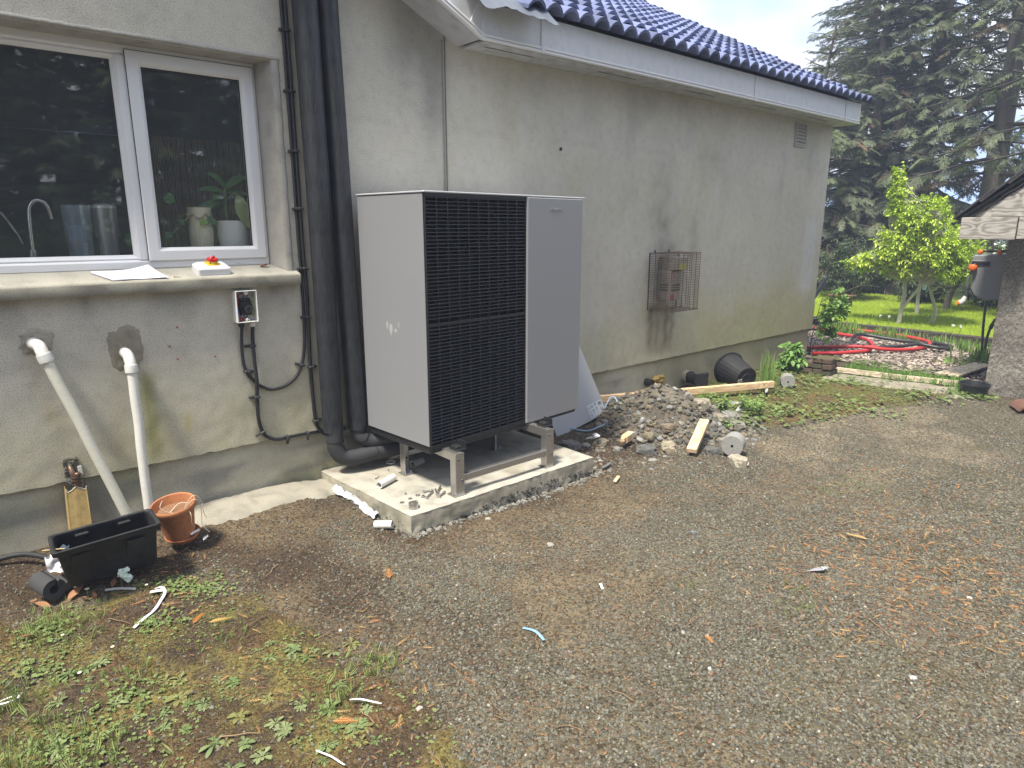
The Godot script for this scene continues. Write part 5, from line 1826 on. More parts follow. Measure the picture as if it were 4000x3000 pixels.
func badge(u: Node3D, at: Vector3) -> void:
	# letters raised off the panel; the double S drops below the line
	var b := Node3D.new()
	b.name = "lettering"
	u.add_child(b)
	b.position = at
	var m := mat(0.55, 0.56, 0.58, 0.25, 0.9)
	var x := 0.0
	var font := SystemFont.new()
	font.font_names = PackedStringArray(["Droid Sans"])
	font.font_weight = 700
	var pitch := {"V": 0.0155, "I": 0.0075, "E": 0.0125, "S": 0.0085, "M": 0.018, "A": 0.015, "N": 0.0165}
	var first_s := true
	for ch in "VIESSMANN":
		var t := TextMesh.new()
		t.text = ch
		t.font = font
		t.font_size = 24
		t.pixel_size = 0.0008
		t.depth = 0.004
		t.horizontal_alignment = HORIZONTAL_ALIGNMENT_LEFT
		var o := MeshInstance3D.new()
		o.mesh = t
		o.material_override = m
		o.name = "letter" if b.get_child_count() == 0 else "letter_%03d" % b.get_child_count()
		b.add_child(o)
		var big := ch == "S"
		o.scale = Vector3(1, 1.0, 1)
		o.position = Vector3(x, -0.006, 0.0)
		if big:
			o.scale = Vector3(0.8, 1.25, 1)
			o.position = Vector3(x, -0.010 - (0.006 if not first_s else -0.003), 0.0)
			first_s = false
		x += pitch[ch]


func clip_on(mb: MB, p: Vector3, dir: Vector3, ear: Vector3) -> void:
	# a plastic saddle clip round a run lying on the wall, with a screwed ear
	var b := Basis(dir, Vector3.BACK.cross(dir).normalized(), Vector3.BACK)
	mb.box(Vector3(p.x, p.y, 0.016), Vector3(0.016, 0.032, 0.034), b, 0.004)
	mb.box(Vector3(p.x, p.y, 0.006) + ear * 0.026, Vector3(0.014, 0.03, 0.012), Basis(dir, ear, Vector3.BACK), 0.003)
	mb.lathe(PackedVector2Array([Vector2(0.0, 0.004), Vector2(0.0035, 0.004), Vector2(0.0045, 0.0)]), 8, Transform3D(rotb(Vector3.RIGHT, PI / 2), Vector3(p.x, p.y, 0.012) + ear * 0.030))

func ribbed(pts: PackedVector3Array, r: float) -> MB:
	# corrugated conduit along a path
	var total := 0.0
	for i in pts.size() - 1: total += pts[i].distance_to(pts[i + 1])
	var n := int(total / 0.0034)
	var out := PackedVector3Array()
	var rr := PackedFloat32Array()
	var seg := 0
	var acc := 0.0
	for k in n:
		var d := total * k / (n - 1)
		while seg < pts.size() - 2 and acc + pts[seg].distance_to(pts[seg + 1]) < d:
			acc += pts[seg].distance_to(pts[seg + 1])
			seg += 1
		out.append(pts[seg].lerp(pts[seg + 1], clampf((d - acc) / pts[seg].distance_to(pts[seg + 1]), 0, 1)))
		rr.append(r if k % 2 == 0 else r * 0.80)
	var mb := MB.new()
	mb.tube(out, r, r, 8, true, rr)
	return mb

func wall_services() -> void:
	var blk := mat(0.022, 0.023, 0.026, 0.5)
	var clipm := mat(0.035, 0.037, 0.04, 0.6)
	# smooth black cable from the open switch box, round a loop and up the wall
	var c := thing("power_cable", "smooth black cable looping from the switch box and rising beside the black pipes", "cable", Vector3(1.27, 1.06, 0.0))
	var mb := MB.new()
	mb.tube(path_of_points([Vector3(1.262, 1.10, 0.04), Vector3(1.264, 1.06, 0.032), Vector3(1.263, 1.0, 0.016), Vector3(1.261, 0.907, 0.012), Vector3(1.269, 0.829, 0.012), Vector3(1.305, 0.764, 0.012), Vector3(1.353, 0.717, 0.011), Vector3(1.411, 0.691, 0.011), Vector3(1.486, 0.70, 0.011), Vector3(1.551, 0.741, 0.011), Vector3(1.591, 0.804, 0.011), Vector3(1.615, 0.897, 0.011), Vector3(1.626, 1.031, 0.011), Vector3(1.629, 1.164, 0.011), Vector3(1.629, 1.33, 0.011), Vector3(1.627, 1.5, 0.011), Vector3(1.627, 2.0, 0.011), Vector3(1.625, 2.6, 0.011), Vector3(1.622, 3.0, 0.011)], 8), 0.0088, 0.0088, 10)
	part("cable", mb, blk, c, true)
	for q in [[Vector3(1.275, 0.815, 0), Vector3(-0.2, -1, 0), Vector3(1, -0.1, 0)], [Vector3(1.594, 0.81, 0), Vector3(-0.3, -1, 0), Vector3(-1, 0.3, 0)]]:
		mb = MB.new()
		clip_on(mb, q[0], q[1].normalized(), q[2].normalized())
		part("clip", mb, clipm, c, true)
	# ribbed conduit from the box down and along the plinth
	c = thing("conduit", "black ribbed conduit running down from the switch box and along the plinth", "conduit", Vector3(1.32, 1.06, 0.0))
	var pts := path_of_points([Vector3(1.322, 1.085, 0.04), Vector3(1.322, 1.05, 0.030), Vector3(1.321, 0.998, 0.02), Vector3(1.319, 0.868, 0.024), Vector3(1.321, 0.763, 0.027), Vector3(1.317, 0.637, 0.016), Vector3(1.316, 0.536, 0.015), Vector3(1.335, 0.45, 0.015), Vector3(1.372, 0.411, 0.015), Vector3(1.425, 0.392, 0.012), Vector3(1.487, 0.391, 0.0), Vector3(1.601, 0.388, -0.008), Vector3(1.70, 0.378, -0.01), Vector3(1.85, 0.37, 0.0)], 8)
	part("ribbed_tube", ribbed(pts, 0.0115), blk, c, true)
	for q in [[Vector3(1.319, 0.955, 0), Vector3(0, 1, 0), Vector3(-1, 0, 0)], [Vector3(1.318, 0.665, 0), Vector3(0, 1, 0), Vector3(-1, 0, 0)], [Vector3(1.332, 0.455, 0), Vector3(0.4, -1, 0), Vector3(-1, -0.5, 0)], [Vector3(1.475, 0.391, -0.01), Vector3(1, 0, 0), Vector3(0, -1, 0)], [Vector3(1.60, 0.388, -0.01), Vector3(1, 0, 0), Vector3(0, -1, 0)]]:
		mb = MB.new()
		clip_on(mb, q[0], q[1].normalized(), q[2].normalized())
		part("clip", mb, clipm, c, true)
	# ribbed conduit the full height of the wall
	c = thing("conduit", "black ribbed conduit running the full height of the wall beside the black pipes", "conduit", Vector3(1.65, 0.4, 0.0))
	pts = path_of_points([Vector3(1.75, 0.345, 0.02), Vector3(1.704, 0.367, 0.014), Vector3(1.668, 0.412, 0.014), Vector3(1.653, 0.465, 0.014), Vector3(1.647, 0.616, 0.014), Vector3(1.645, 0.778, 0.014), Vector3(1.648, 0.929, 0.014), Vector3(1.652, 1.07, 0.014), Vector3(1.655, 1.23, 0.014), Vector3(1.650, 1.45, 0.014), Vector3(1.648, 2.0, 0.014), Vector3(1.647, 2.5, 0.014), Vector3(1.64, 3.0, 0.014)], 6)
	part("ribbed_tube", ribbed(pts, 0.0115), blk, c, true)
	for q in [[1.653, 0.46, 1], [1.646, 0.79, 1], [1.65, 1.085, -1], [1.652, 1.362, -1], [1.648, 1.69, -1], [1.648, 1.995, -1], [1.648, 2.30, -1], [1.645, 2.60, -1]]:
		mb = MB.new()
		clip_on(mb, Vector3(q[0], q[1], 0), Vector3.UP, Vector3(q[2], 0, 0))
		if q[2] < 0: mb.box(Vector3(q[0] - 0.02, q[1], 0.012), Vector3(0.045, 0.016, 0.026), Basis.IDENTITY, 0.004)
		part("clip", mb, clipm, c, true)
	# the open switch box under the sill
	var b := thing("switch_box", "open white switch box with its wiring bare, screwed to the wall under the sill", "switch", Vector3(1.292, 1.175, 0.0))
	mb = MB.new()
	var x0 := 1.236
	var x1 := 1.348
	var y0 := 1.092
	var y1 := 1.262
	mb.box(Vector3((x0 + x1) / 2, (y0 + y1) / 2, 0.003), Vector3(x1 - x0, y1 - y0, 0.005))
	for s in [[x0, y0, x0 + 0.004, y1], [x1 - 0.004, y0, x1, y1], [x0 + 0.004, y0, x1 - 0.004, y0 + 0.004], [x0 + 0.004, y1 - 0.004, x1 - 0.004, y1]]:
		mb.box(Vector3((s[0] + s[2]) / 2, (s[1] + s[3]) / 2, 0.035), Vector3(s[2] - s[0], s[3] - s[1], 0.062), Basis.IDENTITY, 0.0012)
	for q in [y1 - 0.012, y0 + 0.012]:
		mb.lathe(PackedVector2Array([Vector2(0.004, 0.058), Vector2(0.009, 0.058), Vector2(0.009, 0.0)]), 12, Transform3D(rotb(Vector3.RIGHT, PI / 2), Vector3(1.292, q, 0.006)))
	part("housing", mb, mat(0.72, 0.72, 0.70, 0.4), b, true)
	mb = MB.new()
	mb.box(Vector3(1.294, 1.165, 0.024), Vector3(0.062, 0.072, 0.036), Basis.IDENTITY, 0.003)
	mb.box(Vector3(1.292, 1.209, 0.020), Vector3(0.060, 0.018, 0.028), Basis.IDENTITY, 0.002)
	part("switch_block", mb, X.black, b, true)
	mb = MB.new()
	var oct := PackedVector2Array()
	for k in 8: oct.append(Vector2(cos(TAU * (k + 0.5) / 8), sin(TAU * (k + 0.5) / 8)) * 0.024)
	mb.prism(oct, 0.042, 0.054, Transform3D(Basis.IDENTITY, Vector3(1.302, 1.163, 0)))
	part("switch_face", mb, mat(0.05, 0.052, 0.055, 0.35), b, true)
	mb = MB.new()
	mb.lathe(PackedVector2Array([Vector2(0.0, 0.006), Vector2(0.004, 0.006), Vector2(0.006, 0.010), Vector2(0.011, 0.010), Vector2(0.011, 0.0)]), 14, Transform3D(rotb(Vector3.RIGHT, PI / 2), Vector3(1.302, 1.163, 0.054)))
	part("switch_spindle", mb, X.black, b, true)
	for q in [[Color(0.03, 0.12, 0.45), [[1.270, 1.215, 0.03], [1.250, 1.235, 0.035], [1.247, 1.19, 0.04], [1.258, 1.13, 0.035], [1.262, 1.10, 0.03]]], [Color(0.03, 0.12, 0.45), [[1.305, 1.212, 0.03], [1.300, 1.24, 0.04], [1.27, 1.25, 0.04], [1.252, 1.225, 0.03]]], [Color(0.30, 0.03, 0.02), [[1.288, 1.215, 0.03], [1.284, 1.238, 0.04], [1.262, 1.243, 0.04], [1.254, 1.17, 0.03], [1.268, 1.11, 0.03]]],
		[Color(0.40, 0.42, 0.03), [[1.300, 1.238, 0.03], [1.325, 1.23, 0.04], [1.334, 1.19, 0.035], [1.333, 1.15, 0.03]]], [Color(0.35, 0.33, 0.02), [[1.334, 1.158, 0.03], [1.336, 1.14, 0.035], [1.331, 1.118, 0.03]]], [Color(0.04, 0.03, 0.03), [[1.296, 1.13, 0.03], [1.302, 1.11, 0.04], [1.315, 1.105, 0.035], [1.322, 1.098, 0.03]]], [Color(0.14, 0.05, 0.04), [[1.28, 1.128, 0.03], [1.288, 1.112, 0.04], [1.27, 1.105, 0.035]]]]:
		mb = MB.new()
		mb.col = q[0]
		var wp := []
		for p in q[1]: wp.append(Vector3(p[0], p[1], p[2]))
		mb.tube(path_of_points(wp, 5), 0.0026, 0.0026, 6)
		part("wire", mb, X.shiny, b, true)
	for q in [1.243, 1.338]:
		mb = MB.new()
		mb.box(Vector3(q, 1.172, 0.03), Vector3(0.008, 0.045, 0.012), Basis.IDENTITY, 0.002)
		part("terminal", mb, X.zinc, b, true)
	mb = MB.new()
	mb.col = Color(0.35, 0.03, 0.02)
	mb.lathe(PackedVector2Array([Vector2(0.007, 0.0), Vector2(0.007, 0.018), Vector2(0.004, 0.02)]), 10, Transform3D(Basis.IDENTITY, Vector3(1.262, 1.098, 0.036)))
	part("red_gland_seal", mb, X.shiny, b, true)
	for q in [[1.262, X.black], [1.322, X.white]]:
		mb = MB.new()
		mb.lathe(PackedVector2Array([Vector2(0.013, 0.002), Vector2(0.013, -0.008), Vector2(0.016, -0.008), Vector2(0.016, -0.02), Vector2(0.011, -0.028)]), 12, Transform3D(Basis.IDENTITY, Vector3(q[0], y0, 0.036)))
		part("cable_gland", mb, q[1], b, true)
	# two black lagged pipes down the wall, turning under the unit
	for k in 2:
		var lab: String = ["black lagged pipe beside the ribbed conduit, the wider of the two", "black lagged pipe next to the heat pump, the narrower of the two"][k]
		var top := Vector3(1.722, 3.12, 0.085) if k == 0 else Vector3(1.846, 3.05, 0.08)
		var bot := Vector3(1.730, 0.395, 0.085) if k == 0 else Vector3(1.892, 0.385, 0.085)
		var r0 := 0.068 if k == 0 else 0.055
		var r1 := 0.059 if k == 0 else 0.060
		var p := thing("lagged_pipe", lab, "pipe", Vector3(bot.x, 0.13, bot.z), 0.0, "black lagged pipes on the wall")
		mb = MB.new()
		var path := PackedVector3Array()
		var rr := PackedFloat32Array()
		for i in 60:
			var t := i / 59.0
			path.append(top.lerp(bot, t) + Vector3(0.003 * nz(t, k, 2.0), 0, 0))
			rr.append(lerpf(r0, r1, t) )
		mb.tube(path, r0, r1, 28, true, rr)
		part("pipe_sleeve", mb, X.lagging, p, true)
		mb = MB.new()
		if k == 0:
			mb.tube(path_of_points([bot + Vector3(0, 0.01, 0.01), bot + Vector3(0, -0.05, 0.012), Vector3(1.732, 0.295, 0.10), Vector3(1.765, 0.235, 0.11), Vector3(1.84, 0.218, 0.13), Vector3(1.96, 0.226, 0.15), Vector3(2.2, 0.235, 0.19), Vector3(2.45, 0.25, 0.24)], 7), 0.050, 0.047, 20)
		else:
			mb.tube(path_of_points([bot + Vector3(0, 0.01, 0.01), bot + Vector3(0.0, -0.03, 0.012), Vector3(1.905, 0.325, 0.11), Vector3(1.96, 0.298, 0.13), Vector3(2.05, 0.31, 0.16), Vector3(2.2, 0.325, 0.2), Vector3(2.45, 0.35, 0.24)], 7), 0.047, 0.042, 20)
		part("elbow", mb, mat(0.035, 0.037, 0.042, 0.75, 0, "fine", 6.0), p, true)
		var joints := [[Vector3(bot.x, 0.385, 0.09), Vector3.UP, 0.054], [Vector3(1.731, 0.335, 0.098), Vector3.UP, 0.052], [Vector3(1.97, 0.2265, 0.152), Vector3(1, 0.05, 0.1), 0.049]] if k == 0 else [[Vector3(bot.x, 0.372, 0.095), Vector3.UP, 0.051], [Vector3(1.915, 0.318, 0.115), Vector3(1, -0.8, 0.3), 0.0485], [Vector3(2.03, 0.307, 0.155), Vector3(1, 0.1, 0.3), 0.048]]
		for q in joints:
			mb = MB.new()
			var d: Vector3 = q[1].normalized()
			mb.tube(PackedVector3Array([q[0] - d * 0.003, q[0] + d * 0.003]), q[2], q[2], 20)
			part("cable_tie", mb, X.black, p, true)
	# two white waste pipes out of the wall
	for k in 2:
		var lab: String = ["cream waste pipe slanting down to the black trough", "white waste pipe dropping almost straight beside the terracotta pot"][k]
		var wall := Vector3(0.336, 1.078, -0.01) if k == 0 else Vector3(0.697, 0.992, -0.01)
		var fin := Vector3(0.610, 0.13, 0.14) if k == 0 else Vector3(0.690, 0.11, 0.115)
		var sock := Vector3(0.364, 1.022, 0.065) if k == 0 else Vector3(0.706, 0.925, 0.062)
		var r := 0.0235 if k == 0 else 0.0225
		var dn := (fin - sock).normalized()
		var p := thing("waste_pipe", lab, "pipe", Vector3(fin.x, 0.1, fin.z), 0.0, "white waste pipes from the kitchen")
		mb = MB.new()
		mb.tube(path_of_points([wall, wall + Vector3(0.0, 0.0, 0.03), wall.lerp(sock, 0.5) + Vector3(0.002, 0.018, 0.016), sock - dn * 0.012, sock + dn * 0.02], 6), r * 1.12, r * 1.12, 20)
		part("elbow", mb, X.white, p, true)
		mb = MB.new()
		mb.tube(PackedVector3Array([sock - dn * 0.014, sock - dn * 0.012, sock + dn * 0.025, sock + dn * 0.027]), r * 1.3, r * 1.3, 22, true, PackedFloat32Array([r * 1.18, r * 1.32, r * 1.32, r * 1.2]))
		part("socket", mb, X.white, p, true)
		mb = MB.new()
		var path := PackedVector3Array()
		for i in 30:
			var t := i / 29.0
			path.append(sock.lerp(fin, t) + Vector3(0.004 * nz(t, k, 3.0) * sin(PI * t), 0, 0.004 * sin(PI * t)))
		mb.tube(path, r, r, 20)
		part("pipe", mb, X.aged_white if k == 0 else mat(0.68, 0.68, 0.64, 0.4, 0, "soft", 3.0), p, true)
		# stub into the wall
	# flue terminal and its wire cage
	var f := thing("boiler_flue", "boxy metal boiler flue terminal inside the wire cage on the long wall", "flue", Vector3(5.03, 0.95, 0.0))
	var fm := mat(0.34, 0.33, 0.31, 0.5, 0.5, "cloud", 5.0)
	mb = MB.new()
	mb.box(Vector3(5.04, 1.275, 0.0875), Vector3(0.20, 0.113, 0.165), Basis.IDENTITY, 0.004)
	part("hood", mb, fm, f, true)
	mb = MB.new()
	mb.box(Vector3(5.012, 1.083, 0.075), Vector3(0.165, 0.265, 0.14), Basis.IDENTITY, 0.006)
	part("body", mb, fm, f, true)
	for y in [1.045, 1.068, 1.09]:
		mb = MB.new()
		mb.box(Vector3(5.012, y, 0.146), Vector3(0.13, 0.008, 0.003))
		mb.box(Vector3(4.929, y, 0.08), Vector3(0.003, 0.008, 0.09))
		part("slot", mb, X.black, f, true)
	mb = MB.new()
	mb.col = Color(0.30, 0.05, 0.06)
	mb.box(Vector3(4.945, 1.16, 0.1463), Vector3(0.014, 0.09, 0.002))
	mb.box(Vector3(4.97, 0.985, 0.1463), Vector3(0.06, 0.05, 0.002))
	part("red_label", mb, X.paint, f, true)
	mb = MB.new()
	mb.col = Color(0.38, 0.37, 0.06)
	mb.box(Vector3(5.07, 1.25, 0.1708), Vector3(0.09, 0.05, 0.002))
	part("yellow_label", mb, X.paint, f, true)
	var cg := thing("flue_guard", "rusty wire cage bolted to the long wall round the flue", "cage", Vector3(5.02, 0.87, 0.0))
	mb = MB.new()
	var wm := mat(0.10, 0.075, 0.06, 0.7, 0.5)
	var yb := 0.872
	var yt := 1.368
	var plan := [Vector2(4.812, 0.004), Vector2(4.812, 0.225), Vector2(4.83, 0.25), Vector2(5.21, 0.25), Vector2(5.232, 0.225), Vector2(5.232, 0.004)]
	var cur := Curve2D.new()
	for q in plan: cur.add_point(q)
	var len := cur.get_baked_length()
	for k in 34:
		var y := lerpf(yb, yt, k / 33.0)
		var pth := PackedVector3Array()
		for q in plan: pth.append(Vector3(q.x, y, q.y))
		mb.tube(pth, 0.0016 if k % 33 > 0 else 0.003, -1.0, 4, false)
	for k in 15:
		var q := cur.sample_baked(len * k / 14.0)
		mb.tube(PackedVector3Array([Vector3(q.x, yb, q.y), Vector3(q.x, yt, q.y)]), 0.0022 if k % 14 > 0 else 0.005, -1.0, 5, false)
	for k in 9:
		var x := lerpf(4.82, 5.225, k / 8.0)
		for y in [yb, yt]: mb.tube(PackedVector3Array([Vector3(x, y, 0.0), Vector3(x, y, 0.248)]), 0.0022, -1.0, 4, false)
	for k in 10:
		var z := lerpf(0.01, 0.24, k / 9.0)
		mb.tube(PackedVector3Array([Vector3(4.815, yt, z), Vector3(5.23, yt, z)]), 0.0016, -1.0, 4, false)
	var wo := part("wire_mesh", mb, wm, cg, true)
	wo.set_meta("kind", "stuff")
	for q in [[4.88, yt], [5.08, yt], [4.86, yb - 0.025]]:
		mb = MB.new()
		mb.box(Vector3(q[0], q[1] + 0.012, 0.006), Vector3(0.016, 0.026, 0.008), Basis.IDENTITY, 0.003)
		part("fixing_lug", mb, wm, cg, true)


func rock(called: String, label: String, cat: String, at: Vector3, size: Vector3, c: Color, sd: float, sub := 2, group := "", cut := 0.82) -> void:
	var mb := MB.new()
	mb.col = c
	var b := Basis(Vector3.UP, sd * 1.7)
	mb.ico(Vector3(sd * 0.013, 0, 0), size, sub, fw, 0.20, 0.012, true, b, cut)
	for i in range(0, mb.c.size(), 3):
		var p := mb.v[i]
		var g := 1.0 + 0.28 * fn.get_noise_3dv(p * 16.0 + Vector3(sd, 0, 0)) + 0.12 * rf(-1, 1)
		for k in 3: mb.c[i + k] = c * g
	var o := MeshInstance3D.new()
	o.mesh = mb.mesh()
	o.material_override = X.rock
	o.name = numbered(called)
	add_child(o)
	o.position = at - Vector3(sd * 0.013, 0, 0)
	tag(o, label, cat, group)

func slab_things() -> void:
	var y := 0.127
	# short white pipe on the slab, another in the ground
	var hollow := func(len: float, r: float, m: Material, t: Node3D) -> void:
		var mb := MB.new()
		var xf := Transform3D(rotb(Vector3.BACK, -PI / 2), Vector3(-len / 2, 0, 0))
		mb.lathe(PackedVector2Array([Vector2(r, 0), Vector2(r, len), Vector2(r * 0.80, len), Vector2(r * 0.80, 0), Vector2(r, 0)]), 28, xf)
		part("tube", mb, m, t)
	var t := thing("pipe_offcut", "short white plastic pipe offcut lying on the front of the slab", "pipe", Vector3(1.868, y + 0.021, 0.447), atan2(0.055, 0.128))
	hollow.call(0.145, 0.0215, X.white, t)
	t = thing("pipe_offcut", "white plastic pipe end sticking out of the gravel at the slab side", "pipe", Vector3(1.675, 0.035, 0.735), 0.9)
	t.rotation.z = 0.1
	t.rotation.y = -0.9
	hollow.call(0.10, 0.0215, X.white, t)
	t = thing("pipe_coupling", "grey plastic pipe coupling on the slab behind the stand leg", "pipe", Vector3(2.175, y + 0.023, 0.305), 0.25)
	hollow.call(0.085, 0.0235, mat(0.33, 0.33, 0.31, 0.5), t)
	t = thing("plastic_ring", "thin white plastic ring lying on the slab near the wall", "ring", Vector3(2.08, y, 0.142))
	var mb := MB.new()
	mb.lathe(PackedVector2Array([Vector2(0.03, 0), Vector2(0.03, 0.006), Vector2(0.024, 0.007), Vector2(0.023, 0.002), Vector2(0.03, 0)]), 22)
	part("ring_body", mb, X.white, t)
	t = thing("hose_clip", "bright steel pipe band standing on the front corner of the slab", "clip", Vector3(1.803, y, 0.835))
	mb = MB.new()
	mb.lathe(PackedVector2Array([Vector2(0.026, 0), Vector2(0.026, 0.03), Vector2(0.0245, 0.03), Vector2(0.0245, 0), Vector2(0.026, 0)]), 26)
	part("band", mb, X.zinc, t)
	mb = MB.new()
	mb.box(Vector3(0.027, 0.024, -0.012), Vector3(0.012, 0.012, 0.022), Basis.IDENTITY, 0.002)
	part("screw_housing", mb, X.zinc, t)
	var labs := ["zinc washer farthest from the bolts on the slab", "zinc washer lying next to the bolts", "zinc washer halfway between pipe band and bolts", "zinc washer just behind the pipe band", "small zinc nut by itself behind the washers", "zinc washer with a nut on it near the bolts"]
	var k := 0
	for q in [[1.795, 0.733, 0.012], [1.915, 0.705, 0.013], [1.858, 0.716, 0.011], [1.850, 0.762, 0.008], [1.872, 0.648, 0.008], [1.925, 0.745, 0.012]]:
		t = thing("washer", labs[k], "washer", Vector3(q[0], y, q[1]), 0.0, "washers and nuts on the slab")
		mb = MB.new()
		var r: float = q[2]
		mb.lathe(PackedVector2Array([Vector2(r, 0), Vector2(r, 0.0022), Vector2(r * 0.45, 0.0022), Vector2(r * 0.45, 0.0), Vector2(r, 0)]), 16)
		part("disc", mb, X.zinc, t)
		if k >= 4:
			mb = MB.new()
			mb.lathe(PackedVector2Array([Vector2(r * 0.75, 0.002), Vector2(r * 0.75, 0.010), Vector2(r * 0.4, 0.010), Vector2(r * 0.4, 0.002)]), 6)
			part("nut", mb, X.zinc, t)
		k += 1
	var bl := ["anchor bolt with a hex head, undermost of the heap by the stand leg", "anchor bolt lying across the heap by the stand leg", "yellow-tinged bolt pointing at the stand leg", "bolt nearest the slab edge in the heap", "short bolt at the back of the heap"]
	k = 0
	for q in [[1.965, 0.75, 0.6, 0.10, 0.0], [2.0, 0.765, 1.1, 0.09, 0.010], [2.045, 0.725, 0.75, 0.09, 0.004], [2.02, 0.79, 0.5, 0.08, 0.0], [1.99, 0.70, -0.2, 0.06, 0.0]]:
		t = thing("anchor_bolt", bl[k], "bolt", Vector3(q[0], y + 0.006 + q[4], q[1]), q[2], "bolts heaped on the slab")
		mb = MB.new()
		var L: float = q[3]
		mb.tube(PackedVector3Array([Vector3(-L / 2, 0, 0), Vector3(L / 2, 0, 0)]), 0.0048, -1, 10)
		part("shank", mb, X.zinc if k != 2 else mat(0.5, 0.42, 0.15, 0.35, 0.9), t)
		mb = MB.new()
		mb.tube(PackedVector3Array([Vector3(-L / 2 - 0.002, 0.001, 0), Vector3(-L / 2 + 0.006, 0.001, 0)]), 0.0095, -1, 6)
		part("head", mb, X.zinc, t)
		mb = MB.new()
		mb.tube(PackedVector3Array([Vector3(L * 0.2, 0, 0), Vector3(L * 0.45, 0, 0)]), 0.0062, -1, 10)
		part("sleeve", mb, X.zinc, t)
		k += 1
	k = 0
	for q in [[1.86, 0.33, 0.4], [1.99, 0.27, 1.2]]:
		mb = MB.new()
		mb.tube(PackedVector3Array([Vector3(q[0], y + 0.003, q[1]), Vector3(q[0] + 0.045 * cos(q[2]), y + 0.003, q[1] - 0.045 * sin(q[2]))]), 0.0025, 0.001, 6)
		single("masonry_nail", mb, X.black, ["black nail on the slab towards its side edge", "black nail on the slab near the lagged pipes"][k], "nail", Vector3(q[0], y, q[1]))
		k += 1
	# torn white plastic sheet beside the slab
	mb = MB.new()
	var rows := []
	for i in 40:
		var f := i / 39.0
		var z := lerpf(0.16, 0.62, f)
		var w := 0.016 + 0.022 * absf(nz(f, 0, 5.0)) + 0.012 * sin(f * 9.0)
		var row := PackedVector3Array()
		for j in 6:
			var g := j / 5.0
			var x := 1.678 + 0.066 * z - 0.006 - w * g
			row.append(Vector3(x, ground_y(x, z) + 0.045 * (1 - g) * (0.4 + 0.6 * absf(nz(f, g, 7.0))) + 0.012 + 0.010 * nz(f, g, 11.0), z + 0.008 * nz(f, g, 9.0)))
		rows.append(row)
	mb.grid(rows)
	single("plastic_sheet", mb, mat(0.52, 0.54, 0.58, 0.4), "crumpled white plastic strip trapped along the side of the slab", "plastic sheet", Vector3(1.69, 0.03, 0.4))


